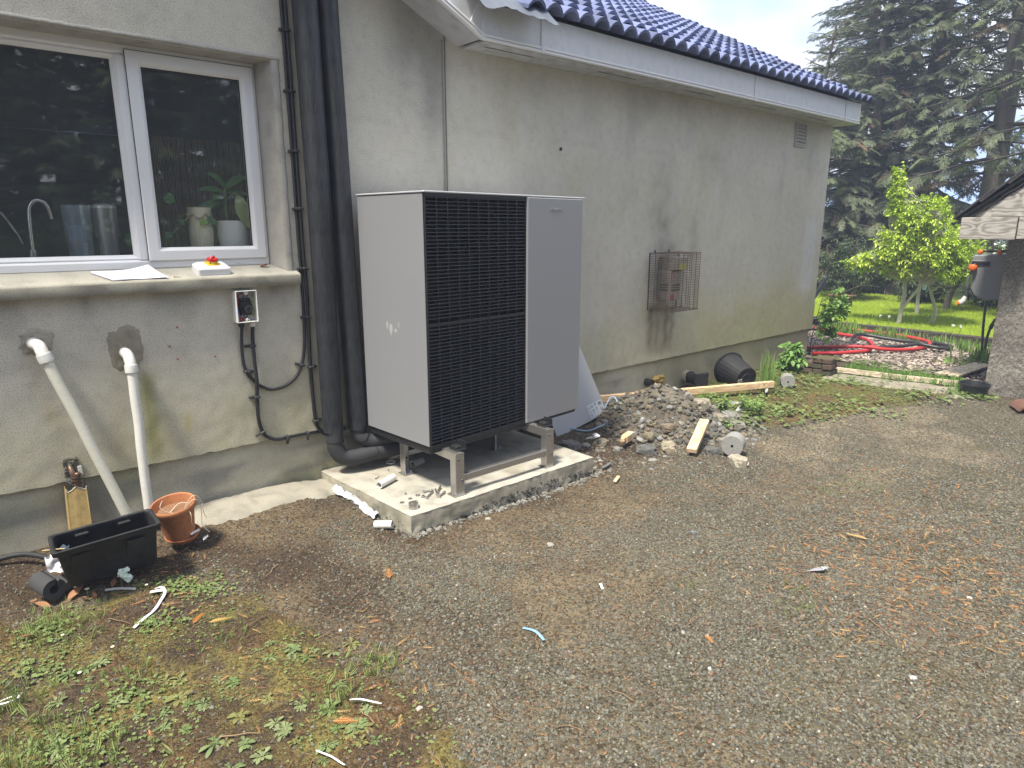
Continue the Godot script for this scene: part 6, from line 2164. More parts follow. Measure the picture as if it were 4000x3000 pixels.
func sill_things() -> void:
	# enclosure lid with its red and yellow rotary knob, lying on the sill
	var tilt := -0.30
	var b := rotb(Vector3.UP, 0.06) * rotb(Vector3.RIGHT, -tilt * 0.0)
	var t := thing("isolator_cover", "white switch cover with red and yellow rotary knob lying on the sill", "switch", Vector3(1.155, 1.3555, -0.028))
	var xb := rotb(Vector3.UP, 0.05) * rotb(Vector3.RIGHT, 0.26)
	t.basis = xb
	var mb := MB.new()
	# tapered shell: wide at the foot, chamfered top
	var lo := PackedVector2Array()
	var prof := [[0.086, 0.055, 0.0], [0.086, 0.055, 0.036], [0.084, 0.053, 0.040], [0.068, 0.044, 0.050], [0.066, 0.042, 0.0505]]
	var rings := []
	for q in prof:
		var ring := PackedVector3Array()
		for k in 24:
			var a := TAU * (k + 0.5) / 24.0
			var e := 8.0
			var x: float = q[0] * signf(cos(a)) * pow(absf(cos(a)), 2.0 / e)
			var z: float = q[1] * signf(sin(a)) * pow(absf(sin(a)), 2.0 / e)
			ring.append(Vector3(x, q[2], z))
		rings.append(ring)
	for i in rings.size() - 1: mb.grid([rings[i], rings[i + 1]], false, true)
	var topc := Vector3(0, 0.0505, 0)
	for k in 24: mb.tri(topc, rings[4][(k + 1) % 24], rings[4][k])
	part("cover", mb, mat(0.70, 0.71, 0.74, 0.35), t)
	mb = MB.new()
	mb.col = Color(0.80, 0.55, 0.02)
	mb.box(Vector3(0.004, 0.0525, -0.002), Vector3(0.066, 0.004, 0.062), Basis.IDENTITY, 0.0015)
	mb.lathe(PackedVector2Array([Vector2(0.028, 0.054), Vector2(0.028, 0.068), Vector2(0.0, 0.068)]), 28, Transform3D(Basis.IDENTITY, Vector3(0.004, 0, -0.002)))
	part("yellow_plate", mb, X.shiny, t)
	mb = MB.new()
	mb.col = Color(0.03, 0.02, 0.01)
	for k in 6:
		var a := TAU * (k + 0.2) / 6.0
		mb.box(Vector3(0.004 + cos(a) * 0.0278, 0.062, -0.002 + sin(a) * 0.0278), Vector3(0.002, 0.008, 0.005), Basis(Vector3.UP, -a))
	part("padlock_hole", mb, X.paint, t)
	mb = MB.new()
	mb.col = Color(0.58, 0.02, 0.02)
	mb.lathe(PackedVector2Array([Vector2(0.0285, 0.0685), Vector2(0.029, 0.076), Vector2(0.027, 0.080), Vector2(0.0, 0.081)]), 28, Transform3D(Basis.IDENTITY, Vector3(0.004, 0, -0.002)))
	mb.box(Vector3(0.004, 0.0835, -0.002), Vector3(0.054, 0.012, 0.012), rotb(Vector3.UP, 0.9), 0.003)
	part("red_knob", mb, X.shiny, t)
	# papers
	var ptex := paper_texture()
	var pm := mat(1, 1, 1, 0.9)
	pm.albedo_texture = ptex
	t = thing("papers", "few sheets of printed paper curling on the window sill", "paper", Vector3(0.77, 1.362, -0.03))
	for s in 3:
		mb = MB.new()
		var n := 9
		for i in n:
			for j in n:
				var q := []
				for d in [[0, 0], [1, 0], [1, 1], [0, 1]]:
					var u := float(i + d[0]) / n
					var v := float(j + d[1]) / n
					var x := lerpf(-0.125, 0.125, u) + lerpf(0.03, -0.03, v)
					var z := lerpf(0.075, -0.055, v)
					var y := -z * 0.257 + 0.004 + s * 0.002 + 0.022 * pow(u, 3.0) * pow(v, 1.5) * (0.6 + 0.25 * s) + 0.002 * sin(u * 5.0 + s)
					var r := 0.05 * s - 0.05
					q.append([Vector3(x * cos(r) - z * sin(r), y, x * sin(r) + z * cos(r)), Vector2(u, 1.0 - v)])
				var k := mb.v.size()
				mb.quad(q[0][0], q[1][0], q[2][0], q[3][0])
				mb.u[k] = q[0][1]; mb.u[k + 1] = q[2][1]; mb.u[k + 2] = q[1][1]
				mb.u[k + 3] = q[0][1]; mb.u[k + 4] = q[3][1]; mb.u[k + 5] = q[2][1]
		part("sheet", mb, pm, t)
	mb = MB.new()
	mb.tube(PackedVector3Array([Vector3(0.955, 1.350, 0.036), Vector3(0.985, 1.348, 0.038)]), 0.002, 0.001, 6)
	mb.tube(PackedVector3Array([Vector3(0.953, 1.350, 0.036), Vector3(0.956, 1.350, 0.036)]), 0.004, 0.003, 8)
	single("wood_screw", mb, mat(0.5, 0.42, 0.22, 0.35, 0.8), "brass screw lying on the sill between paper and switch cover", "screw", Vector3(0.96, 1.345, 0.036))
	mb = MB.new()
	mb.leaf(Vector3(1.43, 1.376, -0.075), Vector3(1, 0.15, 0.1).normalized(), Vector3.UP, 0.05, 0.03, -0.2, 0.5, 5)
	mb.leaf(Vector3(1.455, 1.376, -0.07), Vector3(0.3, 0.5, 0.5).normalized(), Vector3(-0.5, 0.8, 0), 0.025, 0.018, 0.2, 0.4, 4)
	single("dry_leaf", mb, mat(0.22, 0.085, 0.045, 0.8), "curled brown leaf on the sill in the corner of the window", "leaf", Vector3(1.44, 1.37, -0.07))
	# plants and kitchen things behind the glass
	var y := 1.432
	t = thing("vase", "cream fluted vase with garland relief behind the window", "vase", Vector3(1.205, y, -0.30))
	var rings2 := []
	for q in [[0.040, 0.0], [0.052, 0.03], [0.060, 0.09], [0.062, 0.14], [0.057, 0.185], [0.055, 0.19], [0.058, 0.215], [0.060, 0.245], [0.064, 0.262], [0.060, 0.266], [0.054, 0.25]]:
		var ring := PackedVector3Array()
		for k in 64:
			var a := TAU * k / 64.0
			var r: float = q[0] * (1.0 + (0.022 * sin(a * 20.0) if q[1] < 0.18 else 0.0))
			ring.append(Vector3(r * cos(a), q[1], r * sin(a)))
		rings2.append(ring)
	mb = MB.new()
	mb.grid(rings2, false, true)
	part("vase_body", mb, mat(0.62, 0.60, 0.44, 0.45), t)
	mb = MB.new()
	for s in 6:
		var p := PackedVector3Array()
		for k in 9:
			var a := TAU * (s + k / 8.0) / 6.0 + 0.3
			p.append(Vector3(0.061 * cos(a), 0.232 - 0.025 * sin(PI * k / 8.0), 0.061 * sin(a)))
		mb.tube(p, 0.004, -1, 6, false)
	for k in 40:
		var a := TAU * k / 40.0
		mb.ico(Vector3(0.063 * cos(a), 0.264, 0.063 * sin(a)), Vector3.ONE * 0.004, 0, fn, 0.0, 0.0, false)
	part("garland", mb, mat(0.42, 0.36, 0.22, 0.6), t)
	var leafmat: Material = X.leaf
	var vine := func(t2: Node3D, from: Vector3, to: Vector3, lf: Array) -> void:
		var m := MB.new()
		m.col = Color(0.22, 0.32, 0.10)
		m.tube(path_of_points([from, from.lerp(to, 0.4) + Vector3(0, 0.02, 0.01), to], 5), 0.003, 0.002, 5)
		part("stem", m, leafmat, t2)
		for q in lf:
			m = MB.new()
			m.col = q[3]
			m.leaf(q[0], q[1].normalized(), Vector3.BACK + Vector3.UP * 0.4, q[2], q[2] * 0.75, 0.25, 0.15, 6, 0.36)
			part("leaf", m, leafmat, t2)
	t = thing("trailing_plant", "trailing vine with heart-shaped leaves growing from the cream vase", "plant", Vector3(1.205, y + 0.25, -0.30))
	vine.call(t, Vector3(0, -0.01, 0), Vector3(-0.13, -0.05, 0.05), [[Vector3(0.01, -0.05, 0.068), Vector3(-0.4, -0.3, 0.2), 0.05, Color(0.20, 0.36, 0.05)], [Vector3(0.015, -0.05, 0.07), Vector3(1, -0.25, 0.1), 0.065, Color(0.06, 0.15, 0.04)], [Vector3(0.03, 0.0, 0.02), Vector3(0.1, 1, 0.1), 0.06, Color(0.05, 0.13, 0.04)], [Vector3(-0.16, 0.03, 0.05), Vector3(0.1, 1, 0.1), 0.07, Color(0.06, 0.17, 0.04)]])
	vine.call(t, Vector3(0, -0.01, 0), Vector3(-0.17, -0.13, 0.06), [[Vector3(-0.13, -0.08, 0.06), Vector3(0.5, 0.5, 0.2), 0.05, Color(0.04, 0.10, 0.03)], [Vector3(-0.17, -0.12, 0.06), Vector3(-0.3, -0.2, 0.2), 0.05, Color(0.04, 0.11, 0.035)], [Vector3(-0.36, -0.12, 0.06), Vector3(-0.3, -0.9, 0.2), 0.07, Color(0.05, 0.14, 0.04)]])
	t = thing("white_plant_pot", "smooth white round-bottomed plant pot behind the window", "plant pot", Vector3(1.383, y, -0.30))
	mb = MB.new()
	mb.lathe(PackedVector2Array([Vector2(0.0, 0.0), Vector2(0.05, 0.002), Vector2(0.068, 0.015), Vector2(0.078, 0.04), Vector2(0.084, 0.08), Vector2(0.087, 0.12), Vector2(0.088, 0.195), Vector2(0.083, 0.195), Vector2(0.080, 0.15)]), 40)
	part("pot", mb, mat(0.70, 0.72, 0.70, 0.35), t)
	mb = MB.new()
	mb.lathe(PackedVector2Array([Vector2(0.082, 0.175), Vector2(0.0, 0.18)]), 20)
	part("soil", mb, mat(0.03, 0.02, 0.014), t)
	t = thing("house_plant", "broad-leaved variegated house plant growing in the white pot", "plant", Vector3(1.383, y + 0.175, -0.30))
	mb = MB.new()
	mb.col = Color(0.16, 0.22, 0.08)
	mb.tube(path_of_points([Vector3(-0.03, -0.01, 0), Vector3(-0.035, 0.10, 0), Vector3(-0.025, 0.20, 0)], 4), 0.012, 0.008, 8)
	part("stem", mb, leafmat, t)
	for q in [[Vector3(-0.025, 0.20, 0.0), Vector3(-0.55, 0.75, 0.1), 0.16], [Vector3(-0.025, 0.19, 0.0), Vector3(0.75, 0.75, 0.2), 0.20], [Vector3(-0.025, 0.17, 0.0), Vector3(-0.95, 0.35, 0.2), 0.18], [Vector3(-0.025, 0.17, 0.0), Vector3(1, 0.18, 0.1), 0.17], [Vector3(-0.03, 0.15, 0.0), Vector3(-0.75, 0.1, 0.6), 0.12], [Vector3(-0.03, 0.13, 0.0), Vector3(-1.0, -0.15, 0.3), 0.24], [Vector3(-0.02, 0.15, 0.0), Vector3(0.9, -0.05, -0.2), 0.18], [Vector3(-0.02, 0.18, 0.0), Vector3(0.1, 0.7, -0.6), 0.16], [Vector3(-0.03, 0.12, 0.0), Vector3(-0.4, 0.1, -0.8), 0.16], [Vector3(-0.03, 0.10, 0.0), Vector3(-0.75, -0.05, -0.4), 0.14]]:
		mb = MB.new()
		var g := rf(0.8, 1.2)
		mb.col = Color(0.09, 0.19, 0.05) * g
		mb.leaf(q[0], q[1].normalized(), (Vector3.UP * 0.8 + Vector3.BACK * 0.6).normalized(), q[2], 0.055, 0.35, 0.25, 8, 0.45)
		part("leaf", mb, leafmat, t)
	mb = MB.new()
	mb.col = Color(0.30, 0.38, 0.16)
	mb.tube(path_of_points([Vector3(-0.02, 0.14, 0.02), Vector3(0.0, 0.17, 0.06), Vector3(0.01, 0.155, 0.085)], 4), 0.003, -1, 5)
	mb.leaf(Vector3(0.008, 0.16, 0.085), Vector3(0.22, -0.95, 0.1).normalized(), Vector3(-0.15, 0.1, 1).normalized(), 0.19, 0.075, 0.05, 0.2, 10, 0.45)
	part("hanging_leaf", mb, leafmat, t).set_meta("label", "pale green speckled leaf hanging over the pot rim")
	# glass and steel things by the sink
	var gl := StandardMaterial3D.new()
	gl.transparency = BaseMaterial3D.TRANSPARENCY_ALPHA
	gl.albedo_color = Color(0.75, 0.85, 0.95, 0.08)
	gl.roughness = 0.08
	t = thing("filter_jug", "clear plastic water jug with a blue tinge behind the fixed pane", "jug", Vector3(0.64, y, -0.40))
	mb = MB.new()
	mb.lathe(PackedVector2Array([Vector2(0.055, 0.0), Vector2(0.068, 0.27), Vector2(0.065, 0.27), Vector2(0.052, 0.004)]), 28)
	part("jug_body", mb, gl, t)
	mb = MB.new()
	mb.lathe(PackedVector2Array([Vector2(0.0, 0.09), Vector2(0.045, 0.09), Vector2(0.048, 0.17), Vector2(0.0, 0.17)]), 24)
	part("filter_cartridge", mb, mat(0.07, 0.12, 0.2, 0.4), t)
	t = thing("steel_canister", "tall steel canister with domed lid behind the fixed pane", "canister", Vector3(0.767, y, -0.40))
	mb = MB.new()
	mb.lathe(PackedVector2Array([Vector2(0.044, 0.0), Vector2(0.046, 0.10), Vector2(0.054, 0.12), Vector2(0.055, 0.26)]), 32)
	part("canister_body", mb, mat(0.30, 0.31, 0.33, 0.3, 0.7), t)
	mb = MB.new()
	mb.lathe(PackedVector2Array([Vector2(0.056, 0.255), Vector2(0.056, 0.268), Vector2(0.04, 0.277), Vector2(0.0, 0.281)]), 32)
	part("lid", mb, mat(0.62, 0.63, 0.64, 0.3, 0.5), t)
	t = thing("kitchen_tap", "arched chrome kitchen tap behind the fixed pane", "tap", Vector3(0.45, y, -0.42))
	mb = MB.new()
	mb.tube(path_of_points([Vector3(-0.015, 0, 0), Vector3(-0.01, 0.15, 0), Vector3(-0.002, 0.25, 0), Vector3(0.03, 0.29, 0), Vector3(0.07, 0.27, 0), Vector3(0.085, 0.2, 0)], 5), 0.009, -1, 12)
	part("spout", mb, mat(0.6, 0.6, 0.6, 0.15, 0.95), t)
	mb = MB.new()
	mb.tube(PackedVector3Array([Vector3(-0.015, 0, 0), Vector3(-0.015, 0.05, 0)]), 0.018, -1, 14)
	part("tap_base", mb, mat(0.6, 0.6, 0.6, 0.15, 0.95), t)
	t = thing("dish_cloth", "pale cloth draped over something dark at the sink", "cloth", Vector3(0.34, y + 0.1, -0.42))
	mb = MB.new()
	var cl := []
	for i in 12:
		var row := PackedVector3Array()
		for j in 8:
			var u := i / 11.0
			var v := j / 7.0
			row.append(Vector3(-0.03 + u * 0.09, 0.14 - 0.16 * pow(u, 1.6) + 0.01 * nz(u, v, 4.0), (v - 0.5) * 0.08 + 0.015 * nz(u, v, 3.0, 2.0)))
		cl.append(row)
	mb.grid(cl)
	part("cloth_sheet", mb, mat(0.52, 0.56, 0.52, 0.9), t)
	mb = MB.new()
	mb.box(Vector3(-0.06, 0.0, 0), Vector3(0.16, 0.2, 0.09), Basis.IDENTITY, 0.01)
	single("washing_up_rack", mb, mat(0.03, 0.03, 0.03, 0.6), "dark box at the sink under the pale cloth", "rack", Vector3(0.34, y, -0.42)).position.y += 0.1
	# reeded screen deeper in the room
	t = thing("reed_screen", "brown screen of upright reeds deep in the kitchen behind the plants", "screen", Vector3(1.5, 0.52, -1.2))
	for k in 42:
		mb = MB.new()
		var x := -0.28 + k * 0.0136
		var h := 1.635
		mb.tube(PackedVector3Array([Vector3(x, 0, 0.003 * (k % 3)), Vector3(x, h, 0.003 * (k % 3))]), 0.006, -1, 5)
		part("reed", mb, mat(0.30, 0.22, 0.12, 0.8) if k % 3 else mat(0.22, 0.16, 0.09, 0.8), t)
	mb = MB.new()
	mb.box(Vector3(0, 0.82, -0.02), Vector3(0.6, 1.62, 0.01))
	part("screen_back", mb, mat(0.12, 0.085, 0.05, 0.9), t)


func paper_texture() -> Texture2D:
	var im := Image.create(160, 224, false, Image.FORMAT_RGB8)
	im.fill(Color(0.90, 0.90, 0.96))
	var r := RandomNumberGenerator.new()
	r.seed = 4
	for line in 34:
		var y := 16 + line * 6
		if line % 7 == 6: continue
		var x := 14
		while x < 146:
			var w := r.randi_range(3, 12)
			if x + w < 148: im.fill_rect(Rect2i(x, y, w, 2), Color(0.62, 0.62, 0.70))
			x += w + 3
	return ImageTexture.create_from_image(im)


func corner_things() -> void:
	# black plastic trough set askew on the ground
	var gy := 0.085
	var t := thing("trough", "empty black plastic trough under the waste pipes", "trough", Vector3(0.43, gy, 0.50))
	t.rotation = Vector3(0.0, 0.0, 0.0)
	var u := Vector3(0.388, 0.0, -0.012)
	var lerp4 := func(c: Array, a: float, b: float) -> Vector3:
		return c[0].lerp(c[1], a).lerp(c[3].lerp(c[2], a), b)
	# four corners at the foot and at the rim (front-left, front-right, back-right, back-left)
	var foot := [Vector3(0.277, 0.085, 0.50), Vector3(0.622, 0.085, 0.515), Vector3(0.63, 0.085, 0.37), Vector3(0.29, 0.085, 0.355)]
	var rim := [Vector3(0.238, 0.318, 0.64), Vector3(0.620, 0.320, 0.615), Vector3(0.628, 0.318, 0.425), Vector3(0.250, 0.318, 0.455)]
	var ring_of := func(f: float, inset: float, lift := 0.0) -> PackedVector3Array:
		# rounded rectangle between foot and rim at height fraction f
		var c := []
		for k in 4: c.append(foot[k].lerp(rim[k], f))
		var mid: Vector3 = (c[0] + c[1] + c[2] + c[3]) / 4.0
		var out := PackedVector3Array()
		for k in 4:
			var p: Vector3 = c[k]
			var a: Vector3 = (c[(k + 3) % 4] - p)
			var b: Vector3 = (c[(k + 1) % 4] - p)
			p = p + a.normalized() * inset + b.normalized() * inset
			var r := 0.022
			for s in 5:
				var q := s / 4.0
				out.append(p + a.normalized() * r * (1 - q) * (1 - q) + b.normalized() * r * q * q + Vector3.UP * lift)
		return out
	var mb := MB.new()
	mb.grid([ring_of.call(0.0, 0.0), ring_of.call(0.93, 0.0)], false, true)
	mb.grid([ring_of.call(0.93, 0.004), ring_of.call(0.03, 0.004)], false, true)
	var fl: PackedVector3Array = ring_of.call(0.03, 0.004)
	var cen := Vector3.ZERO
	for p in fl: cen += p / fl.size()
	for k in fl.size(): mb.tri(cen, fl[(k + 1) % fl.size()], fl[k])
	part("trough_body", mb, X.soft_black, t, true)
	mb = MB.new()
	mb.grid([ring_of.call(0.90, -0.006), ring_of.call(0.90, -0.016), ring_of.call(1.0, -0.016), ring_of.call(1.015, -0.012), ring_of.call(1.015, -0.003), ring_of.call(0.99, 0.002), ring_of.call(0.93, 0.003)], false, true)
	part("rim", mb, X.soft_black, t, true)
	# vertical ribs and two moulded lugs on the back wall
	mb = MB.new()
	for q in [0.18, 0.75]:
		var lo: Vector3 = foot[0].lerp(foot[1], q)
		var hi: Vector3 = foot[0].lerp(rim[0], 0.9).lerp(foot[1].lerp(rim[1], 0.9), q)
		mb.box((lo + hi) / 2 + Vector3(0, 0, 0.002), Vector3(0.07, 0.20, 0.005), rotb(Vector3.RIGHT, 0.55), 0.002)
	part("rib", mb, X.soft_black, t, true)
	mb = MB.new()
	for q in [0.28, 0.72]:
		var p: Vector3 = rim[3].lerp(rim[2], q) + Vector3(0, -0.022, 0.012)
		mb.box(p, Vector3(0.05, 0.010, 0.02), rotb(Vector3.UP, 0.08), 0.003)
	part("lug", mb, mat(0.015, 0.016, 0.018, 0.85), t, true)
	# terracotta pot and saucer, tipped a little
	var tilt := rotb(Vector3.BACK, 0.13) * rotb(Vector3.RIGHT, 0.10)
	var base := Vector3(0.785, 0.098, 0.335)
	t = thing("pot_saucer", "terracotta saucer tipped on the rubble under the terracotta pot", "saucer", base)
	t.basis = tilt
	mb = MB.new()
	mb.lathe(PackedVector2Array([Vector2(0.0, 0.0), Vector2(0.064, 0.0), Vector2(0.080, 0.022), Vector2(0.082, 0.026), Vector2(0.080, 0.029), Vector2(0.076, 0.027), Vector2(0.062, 0.007), Vector2(0.0, 0.006)]), 40)
	part("saucer_body", mb, X.terracotta, t)
	t = thing("terracotta_pot", "terracotta flower pot with dead white roots hanging over its rim", "plant pot", base + tilt * Vector3(-0.01, 0.008, 0))
	t.basis = tilt
	mb = MB.new()
	mb.lathe(PackedVector2Array([Vector2(0.0, 0.0), Vector2(0.060, 0.0), Vector2(0.064, 0.004), Vector2(0.088, 0.155), Vector2(0.0885, 0.158)]), 44)
	mb.lathe(PackedVector2Array([Vector2(0.0885, 0.157), Vector2(0.099, 0.163), Vector2(0.104, 0.180), Vector2(0.103, 0.190), Vector2(0.099, 0.194), Vector2(0.094, 0.191), Vector2(0.083, 0.14), Vector2(0.079, 0.125)]), 44)
	part("pot", mb, X.terracotta, t)
	mb = MB.new()
	mb.lathe(PackedVector2Array([Vector2(0.084, 0.148), Vector2(0.05, 0.150), Vector2(0.0, 0.146)]), 24)
	part("soil", mb, mat(0.26, 0.14, 0.075, 0.95, 0, "crumb", 8.0), t)
	for q in [[[0.03, 0.15, 0.05], [-0.02, 0.16, 0.03], [-0.06, 0.20, 0.02], [-0.04, 0.225, 0.0]], [[0.0, 0.152, 0.04], [0.04, 0.17, 0.085], [0.045, 0.15, 0.105], [0.04, 0.11, 0.10], [0.05, 0.08, 0.095], [0.035, 0.06, 0.09]], [[0.04, 0.16, 0.03], [0.08, 0.20, 0.05], [0.105, 0.17, 0.05], [0.10, 0.10, 0.055], [0.09, 0.06, 0.07], [0.11, 0.02, 0.09]], [[0.05, 0.155, 0.0], [0.09, 0.205, 0.02], [0.12, 0.17, 0.02], [0.118, 0.10, 0.03], [0.125, 0.07, 0.04]], [[-0.02, 0.15, 0.0], [0.03, 0.17, -0.02], [0.07, 0.165, 0.0]]]:
		mb = MB.new()
		mb.col = Color(0.62, 0.56, 0.45)
		var pts := []
		for p in q: pts.append(Vector3(p[0], p[1], p[2]))
		mb.tube(path_of_points(pts, 5), 0.0022, 0.0012, 5)
		part("dead_root", mb, X.paint, t)
	# white tag scraps by the saucer
	mb = MB.new()
	mb.quad(Vector3(0.80, 0.132, 0.412), Vector3(0.845, 0.140, 0.40), Vector3(0.845, 0.146, 0.388), Vector3(0.80, 0.138, 0.400))
	mb.quad(Vector3(0.845, 0.10, 0.44), Vector3(0.875, 0.108, 0.425), Vector3(0.875, 0.112, 0.412), Vector3(0.85, 0.106, 0.42))
	single("label_scrap", mb, mat(0.72, 0.73, 0.74, 0.6), "white plastic label scrap on the terracotta saucer", "scrap", Vector3(0.83, 0.12, 0.41))
	# broken beige duct on the wall with a corroded valve above
	t = thing("wall_duct", "broken beige plastic duct on the plinth with a jagged top", "duct", Vector3(0.405, 0.08, 0.04))
	mb = MB.new()
	var tl := [[0.366, 0.372], [0.372, 0.355], [0.388, 0.362], [0.408, 0.378], [0.425, 0.366], [0.446, 0.352], [0.450, 0.370]]
	var rows := []
	for q in tl:
		var f: float = (q[0] - 0.366) / 0.084
		rows.append(PackedVector3Array([Vector3(lerpf(0.352, 0.444, f), 0.08, 0.075), Vector3(q[0], q[1], 0.045)]))
	mb.grid(rows, false, false, true)
	for e in [0, 6]:
		var a: Vector3 = rows[e][0]
		var b: Vector3 = rows[e][1]
		mb.quad(a, b, b + Vector3(0, 0.01, -0.06), a + Vector3(0, 0, -0.09))
	part("duct_cover", mb, two(mat(0.50, 0.36, 0.14, 0.7, 0, "cloud", 4.0), "coarse", 8.0), t, true)
	mb = MB.new()
	for k in 6:
		var a: Vector3 = rows[k][1]
		var b: Vector3 = rows[k + 1][1]
		mb.tube(PackedVector3Array([a, b]), 0.0022, -1, 5)
	part("broken_edge", mb, mat(0.66, 0.62, 0.50, 0.6), t, true)
	t = thing("corroded_valve", "rusty wet brass valve and torn foil in the hole above the duct", "valve", Vector3(0.405, 0.37, 0.02))
	mb = MB.new()
	mb.tube(path_of_points([Vector3(0.40, 0.47, 0.0), Vector3(0.405, 0.44, 0.025), Vector3(0.415, 0.40, 0.03), Vector3(0.415, 0.36, 0.028)], 5), 0.013, 0.015, 12)
	for y in [0.385, 0.405, 0.42]: mb.tube(PackedVector3Array([Vector3(0.415, y - 0.003, 0.03), Vector3(0.415, y + 0.003, 0.03)]), 0.021, -1, 12)
	mb.ico(Vector3(0.422, 0.432, 0.036), Vector3(0.017, 0.014, 0.014), 1, fn, 0.15, 0.02, false)
	part("valve_body", mb, two(mat(0.20, 0.13, 0.09, 0.35, 0.5, "cloud", 9.0), "fine", 8.0), t, true)
	mb = MB.new()
	for k in 9: mb.ico(Vector3(0.385 + rf(-0.015, 0.05), 0.395 + rf(-0.03, 0.06), 0.02 + rf(0, 0.012)), Vector3(rf(0.005, 0.013), rf(0.006, 0.014), 0.006), 1, fn, 0.5, 0.025)
	part("torn_foil", mb, mat(0.30, 0.29, 0.28, 0.3, 0.6), t, true)
	mb = MB.new()
	mb.box(Vector3(0.438, 0.445, 0.018), Vector3(0.018, 0.045, 0.004), rotb(Vector3.BACK, 0.05), 0.001)
	part("white_strip", mb, mat(0.66, 0.66, 0.64, 0.6), t, true)
	# roll of foam lagging, split tube
	t = thing("foam_roll", "dark grey split foam lagging offcut lying beside the trough", "lagging", Vector3(0.225, 0.075, 0.40))
	mb = MB.new()
	var sp := func(f: float, r: float) -> Vector2:
		var a := lerpf(-0.25, TAU - 0.55, f) + PI * 0.5
		return Vector2(cos(a), sin(a)) * r
	var dirv := Vector3(0.28, 0, 1).normalized()
	var sx := Vector3(dirv.z, 0, -dirv.x)
	var ring_at := func(z: float, ro: float, ri: float) -> PackedVector3Array:
		var o := PackedVector3Array()
		for k in 25:
			var q: Vector2 = sp.call(k / 24.0, ro)
			o.append(Vector3(0.205, 0.082, 0.385) + dirv * z + sx * q.x + Vector3.UP * q.y)
		for k in 25:
			var q: Vector2 = sp.call(1.0 - k / 24.0, ri)
			o.append(Vector3(0.205, 0.082, 0.385) + dirv * z + sx * q.x + Vector3.UP * q.y)
		return o
	mb.grid([ring_at.call(-0.05, 0.046, 0.020), ring_at.call(0.085, 0.046, 0.020)], false, true)
	for z in [-0.05, 0.085]:
		var rg: PackedVector3Array = ring_at.call(z, 0.046, 0.020)
		for k in 24: mb.quad(rg[k], rg[k + 1], rg[48 - k], rg[49 - k])
	part("foam_tube", mb, mat(0.055, 0.057, 0.062, 0.9, 0, "fine", 5.0), t, true)
	mb = MB.new()
	mb.tube(PackedVector3Array([Vector3(0.253, 0.078, 0.36), Vector3(0.275, 0.075, 0.455)]), 0.018, -1, 12)
	part("foam_flap", mb, mat(0.06, 0.062, 0.068, 0.9, 0, "fine", 5.0), t, true)
	# black hose along the wall foot
	mb = MB.new()
	mb.tube(path_of_points([Vector3(-0.25, 0.09, -0.06), Vector3(-0.05, 0.10, 0.04), Vector3(0.078, 0.115, 0.055), Vector3(0.165, 0.125, 0.10), Vector3(0.245, 0.118, 0.20), Vector3(0.30, 0.10, 0.28)], 8), 0.0125, -1, 12)
	single("black_hose", mb, X.soft_black, "black hose end running along the wall foot to the trough", "hose", Vector3(0.1, 0.1, 0.06))
	# papery white rag behind the foam
	mb = MB.new()
	var rg2 := []
	for i in 9:
		var row := PackedVector3Array()
		for j in 9:
			var a := i / 8.0
			var b := j / 8.0
			row.append(Vector3(0.225 + 0.085 * a, 0.085 + 0.07 * b + 0.01 * nz(a, b, 3.0), 0.30 + 0.03 * nz(a, b, 2.0, 4.0) - 0.03 * b))
		rg2.append(row)
	mb.grid(rg2)
	single("paper_rag", mb, mat(0.62, 0.62, 0.66, 0.8), "crumpled white paper stuck behind the foam offcut", "paper", Vector3(0.26, 0.09, 0.30))
	# blue plug strip and straw in the trough corner
	mb = MB.new()
	mb.box(Vector3(0.285, 0.29, 0.585), Vector3(0.022, 0.062, 0.006), rotb(Vector3.BACK, 0.7) * rotb(Vector3.RIGHT, -0.4), 0.002)
	for k in 6: mb.box(Vector3(0.285 + (k % 2 - 0.5) * 0.01, 0.275 + k * 0.007, 0.588), Vector3(0.006, 0.005, 0.008), rotb(Vector3.BACK, 0.7), 0.001)
	single("plug_strip", mb, mat(0.06, 0.09, 0.13, 0.5), "dark blue plastic strip leaning in the trough corner", "strip", Vector3(0.285, 0.26, 0.58))
	mb = MB.new()
	mb.tube(PackedVector3Array([Vector3(0.200, 0.318, 0.585), Vector3(0.275, 0.305, 0.59)]), 0.003, -1, 6)
	single("straw_stick", mb, mat(0.50, 0.38, 0.18, 0.8), "thin yellow stick poking over the trough rim", "stick", Vector3(0.24, 0.31, 0.59))
	# crumpled mint tissue, grey cable offcut, white strips
	mb = MB.new()
	for k in 9: mb.ico(Vector3(0.480 + rf(-0.012, 0.018), 0.060 + k * 0.007, 0.540 + rf(-0.01, 0.01)), Vector3(rf(0.009, 0.016), rf(0.009, 0.014), 0.011), 2, fn, 0.3, 0.02)
	single("tissue", mb, mat(0.80, 0.92, 0.86, 0.9), "crumpled pale mint tissue at the foot of the trough", "tissue", Vector3(0.482, 0.05, 0.535))
	mb = MB.new()
	mb.tube(path_of_points([Vector3(0.40, 0.042, 0.532), Vector3(0.445, 0.040, 0.55), Vector3(0.505, 0.038, 0.60)], 5), 0.006, -1, 8)
	single("cable_offcut", mb, mat(0.42, 0.43, 0.42, 0.5), "grey cable offcut lying in front of the trough", "cable", Vector3(0.45, 0.035, 0.56))
